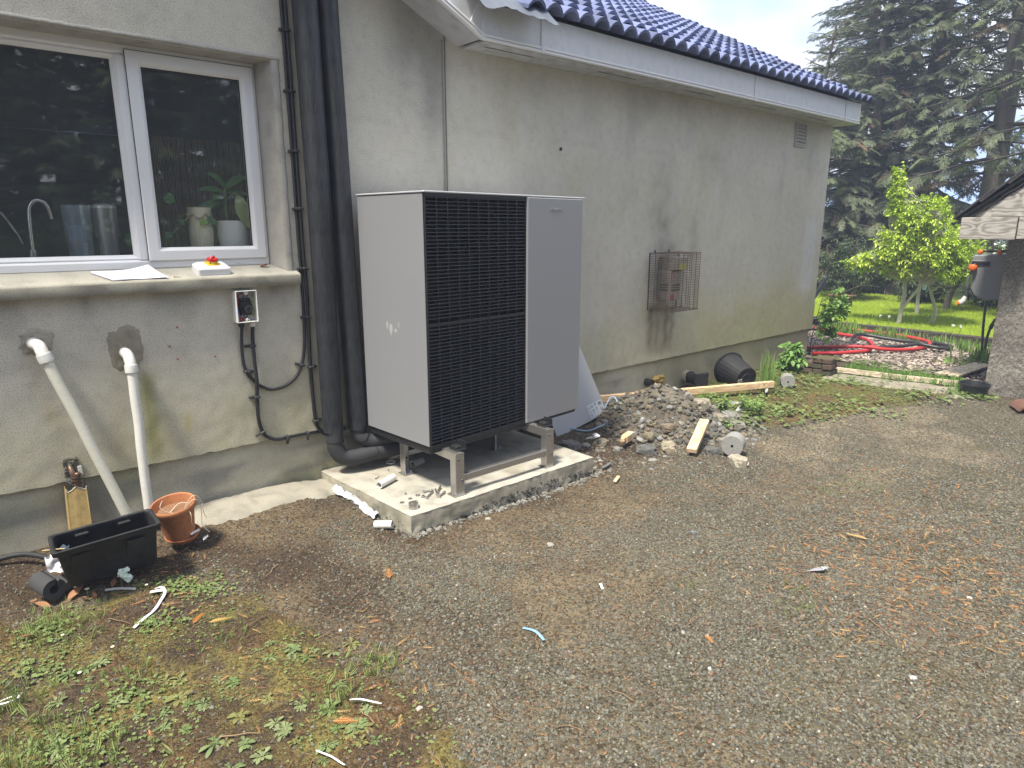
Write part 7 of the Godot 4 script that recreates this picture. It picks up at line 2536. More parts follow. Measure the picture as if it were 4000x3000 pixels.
	var strip := func(called: String, label: String, pts: Array, w: float, colr: Color, gl := 0.5) -> void:
		var m := MB.new()
		var p := path_of_points(pts, 5)
		var rw := []
		for i in p.size():
			var d := (p[mini(i + 1, p.size() - 1)] - p[maxi(i - 1, 0)]).normalized()
			var s := d.cross(Vector3.UP).normalized() * w * 0.5
			var q := Vector3(p[i].x, ground_y(p[i].x, p[i].z) + p[i].y, p[i].z)
			rw.append(PackedVector3Array([q - s, q + Vector3(0, 0.0012 + 0.001 * nz(i, 0, 0.7), 0), q + s + Vector3(0, 0.002 * nz(i, 3, 0.5), 0)]))
		m.grid(rw)
		single(called, m, mat(colr.r, colr.g, colr.b, gl), label, "strip", Vector3(p[0].x, ground_y(p[0].x, p[0].z), p[0].z))
	strip.call("white_tape", "bent white paper tape lying on the moss below the trough", [Vector3(0.575, 0.010, 0.64), Vector3(0.592, 0.025, 0.665), Vector3(0.598, 0.016, 0.70), Vector3(0.56, 0.012, 0.765), Vector3(0.515, 0.012, 0.82), Vector3(0.43, 0.010, 0.89)], 0.013, Color(0.72, 0.73, 0.78))
	strip.call("white_tape", "crumpled stub of white tape at the upper end of the bent one", [Vector3(0.548, 0.02, 0.665), Vector3(0.575, 0.024, 0.68), Vector3(0.598, 0.02, 0.69)], 0.02, Color(0.72, 0.73, 0.78))
	strip.call("white_tape", "narrow white strip among the weeds near the edge of the drive", [Vector3(0.882, 0.022, 1.86), Vector3(0.915, 0.024, 1.89), Vector3(0.953, 0.020, 1.95)], 0.006, Color(0.72, 0.74, 0.78))
	strip.call("white_tape", "white strip lowest in the picture among soil and twigs", [Vector3(0.697, 0.02, 1.995), Vector3(0.715, 0.018, 2.043), Vector3(0.735, 0.018, 2.11)], 0.0055, Color(0.68, 0.71, 0.78))
	strip.call("blue_strip", "curved light blue plastic strip on the gravel", [Vector3(1.637, 0.006, 1.90), Vector3(1.655, 0.012, 1.955), Vector3(1.642, 0.008, 2.02)], 0.012, Color(0.22, 0.40, 0.66))
	strip.call("white_curl", "small curled white and blue plastic shaving on the gravel", [Vector3(2.14, 0.004, 1.865), Vector3(2.12, 0.022, 1.89), Vector3(2.112, 0.005, 1.91)], 0.012, Color(0.66, 0.71, 0.78))
	mb = MB.new()
	var ringp := PackedVector3Array()
	for k in 21: ringp.append(Vector3(0.006 + 0.030 * cos(TAU * k / 20.0), ground_y(0.0, 1.12) + 0.022 + 0.008 * sin(TAU * k / 20.0), 1.118 + 0.026 * sin(TAU * k / 20.0)))
	mb.tube(ringp, 0.0035, -1, 6, false)
	single("white_loop", mb, X.white, "loop of white plastic among the weeds at the very edge of the picture", "loop", Vector3(0.0, 0.02, 1.12))
	# dry leaves round the trough
	var dl := [[0.175, 0.30, 0.055], [0.16, 0.37, 0.05], [0.20, 0.50, 0.065], [0.265, 0.50, 0.07], [0.31, 0.53, 0.04], [0.665, 0.55, 0.05], [0.43, 0.52, 0.045], [0.70, 0.66, 0.03], [0.12, 0.72, 0.05], [0.36, 0.56, 0.03]]
	var dlab := ["brown leaf in the hollow behind the foam offcut", "tan leaf lying at the hollow's edge", "brown curled leaf under the foam offcut", "orange-brown leaf in front of the foam offcut", "small tan leaf at the trough's near corner", "upright brown leaf by the concrete below the pot", "brown leaf against the front of the trough", "small pink-tan leaf beyond the trough", "flat brown leaf lying on the weeds near the picture edge", "pale leaf by the daisy at the trough"]
	for k in dl.size():
		var q: Array = dl[k]
		mb = MB.new()
		mb.leaf(Vector3(q[0], ground_y(q[0], q[1]) + 0.014, q[1]), Vector3(cos(k * 1.9), 0.12, sin(k * 1.9)).normalized(), Vector3(rf(-0.4, 0.4), 1, rf(-0.4, 0.4)).normalized(), q[2], q[2] * 0.5, -0.25, 0.55, 6)
		var g := rf(0.7, 1.2)
		single("dry_leaf", mb, mat(0.30 * g, 0.15 * g, 0.075 * g, 0.85), dlab[k], "leaf", Vector3(q[0], ground_y(q[0], q[1]), q[1]))


func rubble() -> void:
	# earth heap
	var cx := 4.38
	var cz := 0.50
	var hy := func(x: float, z: float) -> float:
		var d := sqrt(pow((x - cx) / 0.54, 2.0) + pow((z - cz) / 0.52, 2.0))
		var d2 := sqrt(pow((x - 4.72) / 0.42, 2.0) + pow((z - 0.72) / 0.40, 2.0))
		var h := 0.315 * pow(maxf(0.0, 1.0 - d), 0.85) + 0.05 * maxf(0.0, 1.0 - d2) + 0.02 * nz(x, z, 6.0) * sm(1.3, 0.6, d) + 0.010 * nz(x, z, 19.0)
		return ground_y(x, z) + h - 0.025 * sm(0.9, 1.2, minf(d, d2))
	X.heap_y = hy
	var hc := func(x: float, w: float) -> Color:
		var z := -w
		var t := fz(x, z, 3.0)
		var c := Color(0.15, 0.128, 0.095).lerp(Color(0.225, 0.20, 0.16), sm(-0.2, 0.3, t))
		return c.lerp(Color(0.10, 0.088, 0.07), sm(0.1, 0.4, fz(x, z, 2.0, 5.0)) * 0.8)
	var o := thing("earth_heap", "heap of dug earth and stones against the house wall beside the leaning panel", "heap", Vector3(cx, 0, cz))
	part_mesh("earth", sheet(steps([[3.25, 5.25, 0.022]]), steps([[-1.3, -0.02, 0.022]]), func(x, w): return Vector3(x - cx, hy.call(x, -w), -w - cz), hc), relief(two(mat(1, 1, 1, 0.95, 0, "crumb", 2.0, true), "coarse", 2.0), "crumb", 0.8), o)
	var meshes := []
	for k in 4:
		var mb := MB.new()
		mb.ico(Vector3(k * 0.37, 0, 0), Vector3(1.0, 0.5 + 0.1 * k, 0.75), 1, fn, 0.22, 0.012 + 0.004 * k, true, Basis.IDENTITY, 0.8)
		for i in mb.v.size(): mb.v[i] -= Vector3(k * 0.37, 0, 0)
		meshes.append(mb.mesh())
	var xf := [[], [], [], []]
	var cf := [[], [], [], []]
	for i in 7000:
		var x := rf(3.2, 5.2)
		var z := rf(0.02, 1.35)
		var d := sqrt(pow((x - cx) / 0.54, 2.0) + pow((z - cz) / 0.52, 2.0))
		var d2 := sqrt(pow((x - 4.6) / 0.6, 2.0) + pow((z - 0.85) / 0.42, 2.0))
		var d3 := sqrt(pow((x - 3.75) / 0.6, 2.0) + pow((z - 0.75) / 0.5, 2.0))
		var dd := minf(d, minf(d2, d3))
		if x > 4.75 and z < 0.5: dd += 0.6
		if rng.randf() > sm(1.25, 0.7, dd): continue
		var edge := sm(0.35, 0.9, minf(d, 1.0))
		var r := rf(0.004, 0.011) if rng.randf() < 0.80 - 0.32 * edge else rf(0.012, 0.034)
		var k := i % 4
		var b := Basis(Vector3.UP, rf(0, TAU)) * rotb(Vector3.RIGHT, rf(-0.6, 0.6)) * rotb(Vector3.BACK, rf(-0.6, 0.6))
		xf[k].append(Transform3D(b.scaled(Vector3.ONE * r), Vector3(x, hy.call(x, z) + r * 0.25, z) - Vector3(cx, 0, cz)))
		var g := rf(0.09, 0.25)
		var c := Color(g, g * rf(0.9, 1.0), g * rf(0.70, 0.90))
		if rng.randf() < 0.10: c = Color(0.36, 0.37, 0.37) * rf(0.8, 1.2)
		if rng.randf() < 0.12: c = Color(0.30, 0.24, 0.16)
		cf[k].append(c)
	for k in 4: scatter("stones", meshes[k], X.rock, xf[k], cf[k], o)
	# single rocks one can point at
	var R := [
		[3.40, 0.46, 0.115, 0.055, 0.085, Color(0.24, 0.24, 0.235), "flat grey rock nearest the slab's back corner"],
		[3.60, 0.57, 0.095, 0.06, 0.07, Color(0.31, 0.27, 0.20), "tan rock behind the white plastic scrap"],
		[3.50, 0.52, 0.05, 0.035, 0.05, Color(0.42, 0.41, 0.37), "pale rock under the white plastic scrap"],
		[3.63, 0.70, 0.05, 0.045, 0.04, Color(0.30, 0.30, 0.28), "small upright grey rock below the wood block"],
		[3.77, 0.86, 0.115, 0.065, 0.09, Color(0.16, 0.16, 0.155), "dark lump of broken tarmac below the earth heap"],
		[3.93, 0.93, 0.115, 0.075, 0.08, Color(0.42, 0.37, 0.27), "big tan angular rock between the tarmac lump and the short plank"],
		[4.13, 1.17, 0.085, 0.055, 0.075, Color(0.15, 0.15, 0.145), "dark lump of tarmac beside the short plank"],
		[4.06, 1.42, 0.12, 0.065, 0.075, Color(0.47, 0.43, 0.34), "cream rock leaning on the round concrete core"],
		[4.52, 0.80, 0.10, 0.075, 0.09, Color(0.40, 0.36, 0.28), "large pale boulder high on the far shoulder of the heap"],
		[4.62, 0.92, 0.09, 0.05, 0.07, Color(0.38, 0.35, 0.28), "pale rock just below the large boulder"],
		[4.10, 0.80, 0.08, 0.05, 0.06, Color(0.27, 0.22, 0.16), "brown rock above the big tan one"],
		[3.95, 0.74, 0.06, 0.04, 0.05, Color(0.29, 0.26, 0.18), "olive-brown rock at the foot of the heap"],
		[4.42, 1.10, 0.085, 0.055, 0.06, Color(0.36, 0.34, 0.29), "pale rock behind the round concrete core"],
		[4.52, 1.12, 0.07, 0.045, 0.06, Color(0.25, 0.245, 0.23), "grey rock behind the round concrete core"],
		[4.22, 1.02, 0.05, 0.035, 0.05, Color(0.22, 0.21, 0.19), "dark slab of stone near the middle of the short plank"],
		[3.88, 0.30, 0.045, 0.04, 0.04, Color(0.36, 0.29, 0.20), "tan rock inside the loop of blue cable"],
		[4.62, 1.22, 0.05, 0.03, 0.04, Color(0.22, 0.22, 0.215), "grey chip of stone farthest out on the drive"],
		[4.70, 1.02, 0.09, 0.04, 0.07, Color(0.30, 0.285, 0.25), "flat broken concrete piece by the weeds"],
		[4.86, 0.86, 0.12, 0.045, 0.09, Color(0.29, 0.285, 0.265), "flat grey rubble slab half hidden in the weeds"],
		[5.0, 0.66, 0.11, 0.04, 0.07, Color(0.31, 0.30, 0.28), "broken concrete lump by the light plastic strip"],
		[3.58, 0.98, 0.045, 0.025, 0.03, Color(0.36, 0.36, 0.33), "small pale stone in front of the tarmac lump"],
		[3.66, 1.0, 0.055, 0.03, 0.035, Color(0.33, 0.33, 0.30), "pale split stone in front of the tarmac lump"],
		[3.30, 0.98, 0.05, 0.016, 0.03, Color(0.40, 0.39, 0.34), "flat pale stone in front of the grey tube offcut"],
		[4.02, 0.62, 0.035, 0.03, 0.02, Color(0.44, 0.45, 0.46), "small bluish-white stone on the face of the heap"],
	]
	for k in R.size():
		var q: Array = R[k]
		var y: float = hy.call(q[0], q[1])
		rock("rock", q[6], "rock", Vector3(q[0], y + q[3] * 0.55, q[1]), Vector3(q[2] * 0.78, q[3] * 0.85, q[4] * 0.78), q[5] * 1.05, k + 1.0, 3 if q[2] > 0.07 else 2, "rocks round the earth heap")
	# concrete cores
	var core := func(label: String, at: Vector3, r: float, L: float, turn: float) -> void:
		var t := thing("concrete_core", label, "concrete core", at, turn, "drilled concrete cores")
		var mb := MB.new()
		var xf2 := Transform3D(rotb(Vector3.BACK, PI / 2), Vector3(L / 2, 0, 0))
		mb.lathe(PackedVector2Array([Vector2(0.0, L), Vector2(r * 0.97, L), Vector2(r, L - 0.004), Vector2(r, 0.004), Vector2(r * 0.97, 0.0), Vector2(r * 0.13, 0.0)]), 36, xf2)
		part("core_body", mb, relief(two(mat(0.36, 0.36, 0.345, 0.9, 0, "pits", 5.0), "crumb", 8.0), "pits", 0.2), t)
		mb = MB.new()
		mb.col = Color(0.01, 0.01, 0.01)
		mb.lathe(PackedVector2Array([Vector2(r * 0.13, 0.001), Vector2(r * 0.12, 0.02), Vector2(0, 0.02)]), 12, xf2)
		part("pilot_hole", mb, X.paint, t)
	core.call("round grey concrete core with a hole, behind the cream rock on the drive", Vector3(4.19, 0.085, 1.30), 0.076, 0.12, 3.5)
	core.call("pale concrete core lying in the grass near the brick stump", Vector3(6.40, 0.085, 0.56), 0.068, 0.13, 3.7)
	# timber
	var mb := MB.new()
	plank(mb, Vector3.ZERO, Vector3(1.95, 0.06, 0.045))
	var t := thing("long_plank", "long sawn plank lying along the wall behind the earth heap", "plank", Vector3(5.12, 0.155, 0.30))
	t.basis = frame(Vector3(5.97, 0.105, 0.59) - Vector3(4.25, 0.15, 0.04))
	t.position = Vector3(5.09, 0.142, 0.31)
	part("plank_body", mb, X.wood, t)
	t = thing("short_plank", "short nail-holed plank propped on the rocks of the heap", "plank", Vector3(4.06, 0.115, 1.02))
	t.basis = frame(Vector3(4.295, 0.155, 0.983) - Vector3(3.936, 0.045, 1.126))
	t.position = Vector3(4.115, 0.105, 1.055)
	mb = MB.new()
	plank(mb, Vector3.ZERO, Vector3(0.42, 0.035, 0.07))
	part("plank_body", mb, X.wood, t)
	mb = MB.new()
	mb.col = Color(0.05, 0.04, 0.03)
	for k in 7: mb.box(Vector3(-0.12 + k * 0.05, 0.0176, 0.008 * (1 if k % 2 == 0 else -1)), Vector3(0.006, 0.0012, 0.006))
	part("nail_hole", mb, X.paint, t)
	t = thing("wood_block", "splintered orange wood offcut at the foot of the heap", "offcut", Vector3(3.77, 0.075, 0.68), 0.2)
	mb = MB.new()
	plank(mb, Vector3(0, 0, 0), Vector3(0.13, 0.055, 0.05), rotb(Vector3.UP, 0.1))
	plank(mb, Vector3(-0.07, 0.008, 0.01), Vector3(0.08, 0.03, 0.03), rotb(Vector3.UP, 0.16))
	part("block_body", mb, X.wood, t)
	mb = MB.new()
	plank(mb, Vector3(3.17, 0.018, 1.09), Vector3(0.10, 0.012, 0.022), rotb(Vector3.UP, 0.45))
	single("wood_chip", mb, X.wood, "small wood chip on the drive off the slab corner", "offcut", Vector3(3.17, 0.012, 1.09))
	mb = MB.new()
	mb.tube(path_of_points([Vector3(3.24, 0.022, 0.90), Vector3(3.30, 0.024, 0.895), Vector3(3.355, 0.022, 0.875)], 4), 0.0085, -1, 10)
	single("tube_offcut", mb, mat(0.16, 0.17, 0.17, 0.6), "grey tube offcut on the soil off the slab corner", "tube", Vector3(3.3, 0.015, 0.89))
	mb = MB.new()
	var rw := []
	for i in 14:
		var f := i / 13.0
		var p := Vector3(3.47 + 0.13 * f, 0.085 + 0.025 * sin(f * 4.0), 0.535 + 0.05 * sin(f * 5.0))
		rw.append(PackedVector3Array([p, p + Vector3(0.01, 0.018, 0.012), p + Vector3(0.025, 0.004, 0.028)]))
	mb.grid(rw)
	single("plastic_scrap", mb, mat(0.68, 0.69, 0.72, 0.5), "curled white plastic scrap on the pale rocks near the slab", "scrap", Vector3(3.5, 0.07, 0.54))
	# leaning spare panel with its sticker
	t = thing("leaning_panel", "grey metal panel leaning on the wall beyond the heat pump", "panel", Vector3(3.75, 0.06, 0.2))
	var bl := Vector3(3.455, 0.032, 0.262)
	var br := Vector3(4.105, 0.098, 0.185)
	var e1 := (br - bl)
	var tl := Vector3(3.16, 1.02, 0.045)
	var tr := Vector3(3.70, 1.00, 0.055)
	var nn := e1.cross(tl - bl).normalized()
	mb = MB.new()
	var dn := -nn * 0.018
	mb.quad(bl, br, tr, tl)
	mb.quad(br + dn, bl + dn, tl + dn, tr + dn)
	mb.quad(bl + dn, br + dn, br, bl); mb.quad(br + dn, tr + dn, tr, br); mb.quad(tr + dn, tl + dn, tl, tr); mb.quad(tl + dn, bl + dn, bl, tl)
	part("panel_sheet", mb, mat(0.42, 0.44, 0.475, 0.42, 0.05), t, true)
	mb = MB.new()
	var ux := e1.normalized()
	var uy := (tr - br).normalized()
	var s0 := br - ux * 0.215 + uy * 0.012 + nn * 0.0015
	mb.quad_uv(s0, s0 + ux * 0.205, s0 + ux * 0.205 + uy * 0.125, s0 + uy * 0.125)
	var stm := mat(1, 1, 1, 0.5)
	stm.albedo_texture = sticker_texture()
	part("sticker", mb, stm, t, true)
	# light blue cable off the panel
	mb = MB.new()
	mb.tube(path_of_points([Vector3(3.62, 0.07, 0.24), Vector3(3.70, 0.055, 0.33), Vector3(3.80, 0.07, 0.36), Vector3(3.97, 0.085, 0.34), Vector3(4.12, 0.16, 0.28), Vector3(4.16, 0.22, 0.22), Vector3(4.13, 0.215, 0.19), Vector3(4.07, 0.14, 0.19)], 8), 0.0055, -1, 10)
	single("blue_cable", mb, mat(0.24, 0.40, 0.58, 0.45), "light blue cable looping from under the leaning panel", "cable", Vector3(3.8, 0.06, 0.3))
	# flap vent pipe from the plinth
	t = thing("drain_vent", "black pipe stub with a square flap coming out of the plinth", "pipe", Vector3(5.47, 0.1, 0.05))
	mb = MB.new()
	mb.tube(PackedVector3Array([Vector3(5.50, 0.165, -0.04), Vector3(5.492, 0.165, 0.02)]), 0.062, -1, 24)
	part("collar", mb, mat(0.50, 0.46, 0.36, 0.6, 0, "cloud", 4.0), t, true)
	mb = MB.new()
	mb.tube(PackedVector3Array([Vector3(5.492, 0.165, 0.02), Vector3(5.488, 0.163, 0.035), Vector3(5.487, 0.163, 0.036), Vector3(5.462, 0.158, 0.165)]), 0.058, -1, 24, true, PackedFloat32Array([0.062, 0.062, 0.053, 0.053]))
	part("pipe_stub", mb, X.soft_black, t, true)
	mb = MB.new()
	mb.box(Vector3(5.452, 0.155, 0.185), Vector3(0.155, 0.165, 0.028), rotb(Vector3.UP, -0.2) * rotb(Vector3.RIGHT, 0.05), 0.004)
	part("flap", mb, relief(mat(0.028, 0.029, 0.03, 0.7, 0, "coarse", 8.0), "crumb", 0.3), t, true)
	# foam-filled hole in the plinth by the heap
	mb = MB.new()
	for k in 26: mb.ico(Vector3(5.005 + rf(-0.07, 0.07), 0.20 + rf(-0.025, 0.03), -0.015 + rf(0, 0.03)), Vector3(rf(0.02, 0.035), rf(0.014, 0.022), 0.02), 2, fn, 0.12, 0.02, false)
	single("foam_filler", mb, relief(mat(0.42, 0.30, 0.09, 0.95, 0, "crumb", 14.0), "crumb", 0.6), "yellow expanding foam in the plinth hole above the heap", "foam", Vector3(5.0, 0.2, 0.0))
	mb = MB.new()
	mb.tube(PackedVector3Array([Vector3(4.89, 0.20, -0.05), Vector3(4.885, 0.20, 0.04)]), 0.035, -1, 18)
	single("pipe_stub", mb, X.black, "short black pipe end beside the yellow foam in the plinth", "pipe", Vector3(4.89, 0.2, 0.0))
	# overturned bucket
	t = thing("bucket", "black plastic bucket tipped on its side by the wall", "bucket", Vector3(5.86, 0.10, 0.30))
	var bf := Vector3(5.885, 0.155, 0.40)
	var bm := Vector3(6.0, 0.205, 0.13)
	var ax := (bf - bm).normalized()
	var bb := Basis(frame(Vector3.UP.cross(ax), ax).x, ax, Vector3.ZERO)
	var bx := Vector3.UP.cross(ax).normalized()
	bb = Basis(bx, ax, bx.cross(ax))
	var L := bf.distance_to(bm)
	t.transform = Transform3D(bb, bm)
	var rings := []
	for q in [[0.158, 0.0], [0.112, L], [0.107, L + 0.004]]:
		var ring := PackedVector3Array()
		for k in 72:
			var a := TAU * k / 72.0
			var r: float = q[0] * (1.0 + (0.012 if k % 3 == 0 else 0.0))
			ring.append(Vector3(r * cos(a), q[1], -r * sin(a)))
		rings.append(ring)
	mb = MB.new()
	mb.grid(rings, false, true, true)
	mb.lathe(PackedVector2Array([Vector2(0.107, L + 0.002), Vector2(0.100, L - 0.004), Vector2(0.05, L - 0.002), Vector2(0.046, L + 0.003), Vector2(0.04, L - 0.002), Vector2(0.0, L - 0.002)]), 40)
	mb.lathe(PackedVector2Array([Vector2(0.152, 0.002), Vector2(0.106, L - 0.008), Vector2(0.0, L - 0.008)]), 40)
	part("bucket_body", mb, X.soft_black, t)
	mb = MB.new()
	mb.lathe(PackedVector2Array([Vector2(0.152, 0.002), Vector2(0.166, -0.002), Vector2(0.170, 0.006), Vector2(0.168, 0.022), Vector2(0.160, 0.024)]), 48)
	part("rim", mb, X.soft_black, t)
	mb = MB.new()
	var hp := PackedVector3Array()
	for k in 15:
		var a := PI * k / 14.0
		hp.append(Vector3(0.172 * cos(a), -0.01 - 0.05 * sin(a), 0.165 * sin(a)))
	mb.tube(hp, 0.003, -1, 6, false)
	part("handle", mb, X.zinc, t)
	mb = MB.new()
	for k in 10:
		var a := TAU * k / 10.0
		mb.box(Vector3(cos(a) * 0.072, L - 0.0015, -sin(a) * 0.072), Vector3(0.045, 0.004, 0.003), Basis(Vector3.UP, a))
	part("base_rib", mb, X.soft_black, t)
	mb = MB.new()
	mb.box(Vector3(-0.066, L + 0.0005, 0.02), Vector3(0.05, 0.002, 0.036), Basis(Vector3.UP, 0.2))
	part("price_label", mb, mat(0.66, 0.66, 0.64, 0.6), t)
	mb = MB.new()
	for k in 9: mb.box(Vector3(-0.085 + k * 0.0048, L + 0.0017, 0.02), Vector3(0.0018 + 0.001 * (k % 2), 0.0012, 0.022), Basis(Vector3.UP, 0.2))
	part("barcode", mb, X.black, t)


func sticker_texture() -> Texture2D:
	# assembly pictograms: boxes, arrows, hands reduced to bent bars
	var im := Image.create(246, 150, false, Image.FORMAT_RGB8)
	im.fill(Color(0.80, 0.82, 0.84))
	var dk := Color(0.30, 0.31, 0.33)
	var gr := Color(0.58, 0.60, 0.62)
	var ring := func(cx: int, cy: int, r: int) -> void:
		for k in 90:
			var a := TAU * k / 90.0
			im.fill_rect(Rect2i(int(cx + r * cos(a)), int(cy + r * sin(a)), 2, 2), dk)
	ring.call(30, 40, 18); ring.call(30, 118, 14)
	im.fill_rect(Rect2i(20, 38, 22, 3), gr); im.fill_rect(Rect2i(29, 30, 3, 20), gr)
	im.fill_rect(Rect2i(18, 72, 26, 20), gr); im.fill_rect(Rect2i(22, 76, 18, 12), Color(0.80, 0.82, 0.84))
	im.fill_rect(Rect2i(26, 114, 9, 9), dk)
	for q in [[72, 60], [126, 52]]:
		var x: int = q[0]
		var y: int = q[1]
		im.fill_rect(Rect2i(x - 8, y - 38, 30, 24), gr)
		im.fill_rect(Rect2i(x - 5, y - 35, 24, 4), dk)
		for k in 46:
			var a := PI * k / 30.0 + PI
			im.fill_rect(Rect2i(int(x + 8 + 12 * cos(a)), int(y + 18 + 12 * sin(a)), 4, 4), Color(0.08, 0.08, 0.09))
		im.fill_rect(Rect2i(x - 6, y + 18, 4, 26), Color(0.08, 0.08, 0.09))
		for k in 12: im.fill_rect(Rect2i(x + 10, y + 46 + k * 3, 2, 2), dk)
	im.fill_rect(Rect2i(176, 16, 56, 40), gr); im.fill_rect(Rect2i(182, 22, 44, 6), dk); im.fill_rect(Rect2i(182, 34, 30, 6), dk)
	for k in 40:
		var a := PI * k / 30.0
		im.fill_rect(Rect2i(int(204 + 18 * cos(a)), int(84 + 16 * sin(a)), 5, 5), dk)
	im.fill_rect(Rect2i(196, 108, 40, 26), gr)
	for k in 7: im.fill_rect(Rect2i(200 + k * 5, 112, 2 + k % 2, 18), dk)
	im.fill_rect(Rect2i(0, 0, 246, 2), gr); im.fill_rect(Rect2i(0, 148, 246, 2), gr); im.fill_rect(Rect2i(0, 0, 2, 150), gr); im.fill_rect(Rect2i(244, 0, 2, 150), gr)
	return ImageTexture.create_from_image(im)


func garden_things() -> void:
	var red := mat(0.45, 0.03, 0.035, 0.5)
	var blk := mat(0.025, 0.026, 0.03, 0.45)
	var mb := MB.new()
	mb.tube(path_of_points([Vector3(10.15, 0.14, -1.05), Vector3(10.08, 0.09, -0.886), Vector3(9.90, 0.075, -0.50), Vector3(9.82, 0.075, -0.2), Vector3(9.64, 0.075, 0.03), Vector3(9.28, 0.075, 0.245), Vector3(9.03, 0.075, 0.31), Vector3(8.79, 0.075, 0.36), Vector3(8.36, 0.075, 0.193), Vector3(8.27, 0.075, 0.118), Vector3(8.1, 0.075, 0.0)], 8), 0.022, -1, 12)
	single("red_hose", mb, red, "red flexible duct curving back on itself at the near side of the bed", "duct", Vector3(9.2, 0.05, 0.0))
	mb = MB.new()
	mb.tube(path_of_points([Vector3(8.25, 0.075, -0.35), Vector3(8.46, 0.08, -0.19), Vector3(8.78, 0.12, 0.298), Vector3(8.92, 0.10, 0.52), Vector3(9.26, 0.075, 0.665), Vector3(9.60, 0.075, 0.75), Vector3(9.94, 0.08, 0.70), Vector3(10.2, 0.08, 0.52), Vector3(10.33, 0.09, 0.08), Vector3(10.36, 0.09, -0.35), Vector3(10.25, 0.10, -0.8)], 8), 0.023, -1, 12)
	single("red_hose", mb, red, "red flexible duct making the long loop round the bed", "duct", Vector3(9.3, 0.05, 0.3))
	mb = MB.new()
	mb.tube(path_of_points([Vector3(8.80, 0.13, 0.255), Vector3(8.9, 0.10, 0.16), Vector3(9.03, 0.12, 0.066), Vector3(9.42, 0.14, -0.06), Vector3(9.8, 0.12, -0.115), Vector3(9.89, 0.09, 0.148), Vector3(9.93, 0.075, 0.43), Vector3(9.9, 0.075, 0.63), Vector3(10.1, 0.07, 0.72)], 8), 0.024, -1, 12)
	mb.tube(path_of_points([Vector3(8.78, 0.13, 0.30), Vector3(8.92, 0.11, 0.43), Vector3(9.3, 0.11, 0.60), Vector3(9.52, 0.12, 0.71), Vector3(9.60, 0.09, 0.945), Vector3(9.93, 0.075, 0.953), Vector3(10.1, 0.075, 0.70)], 8), 0.022, -1, 12)
	single("black_duct", mb, blk, "black flexible duct lying across the red ones on the bed", "duct", Vector3(9.4, 0.05, 0.3))
	mb = MB.new()
	mb.lathe(PackedVector2Array([Vector2(0.10, 0), Vector2(0.128, 0.10), Vector2(0.135, 0.105), Vector2(0.135, 0.118), Vector2(0.122, 0.118), Vector2(0.096, 0.012), Vector2(0.0, 0.012)]), 36)
	var t := thing("plant_bowl", "shallow black plastic bowl at the foot of the outbuilding corner", "bowl", Vector3(7.55, ground_y(7.55, 1.86), 1.86))
	part("bowl_body", mb, mat(0.02, 0.022, 0.028, 0.4), t)
	# bench, feeder
	t = thing("garden_bench", "low brown wooden bench at the far side of the lawn", "bench", Vector3(12.85, 0.135, -1.75))
	for k in 2:
		mb = MB.new()
		mb.box(Vector3(-0.06 + 0.12 * k, 0.20, 0), Vector3(0.10, 0.03, 0.42), Basis.IDENTITY, 0.004)
		part("plank", mb, mat(0.14, 0.075, 0.05, 0.85), t)
	for k in 2:
		mb = MB.new()
		mb.box(Vector3(0, 0.09, -0.16 + 0.32 * k), Vector3(0.16, 0.19, 0.03), Basis.IDENTITY, 0.003)
		part("leg", mb, mat(0.14, 0.075, 0.05, 0.85), t)
	t = thing("bird_feeder", "pale blue-green feeder hanging among the fruit tree trunks", "feeder", Vector3(12.3, 0.58, -0.21))
	mb = MB.new()
	mb.lathe(PackedVector2Array([Vector2(0.0, 0.0), Vector2(0.03, 0.0), Vector2(0.03, 0.10), Vector2(0.036, 0.10), Vector2(0.0, 0.13)]), 12)
	mb.tube(PackedVector3Array([Vector3(0, 0.12, 0), Vector3(0.02, 0.42, 0)]), 0.003, -1, 4)
	part("feeder_body", mb, mat(0.25, 0.40, 0.38, 0.5), t)
	# dark bag and grey handle by the house corner, seen past the shrub
	mb = MB.new()
	mb.ico(Vector3(10.2, 0.12, -0.95), Vector3(0.16, 0.13, 0.14), 2, fn, 0.3, 0.012)
	single("black_bag", mb, X.black, "crumpled black bag by the house corner where the red ducts start", "bag", Vector3(10.2, 0.03, -0.95))
	mb = MB.new()
	mb.tube(PackedVector3Array([Vector3(8.9, 0.30, -0.62), Vector3(9.1, 0.95, -0.35)]), 0.022, -1, 10)
	single("grey_pole", mb, mat(0.12, 0.14, 0.17, 0.5), "grey tube leaning behind the shrub at the house corner", "pole", Vector3(8.9, 0.05, -0.62))
	# dandelion clocks
	var dl := ["dandelion clock on the lawn edge in front of the forked trunk", "dandelion clock beside the forked trunk", "dandelion clock on the open lawn between the trunks", "dandelion clock close behind the house-corner shrub", "dandelion clock on the lawn beneath the hose box", "dandelion clock at the timber edge near the downpipe hose"]
	var proto: Node3D = null
	var k := 0
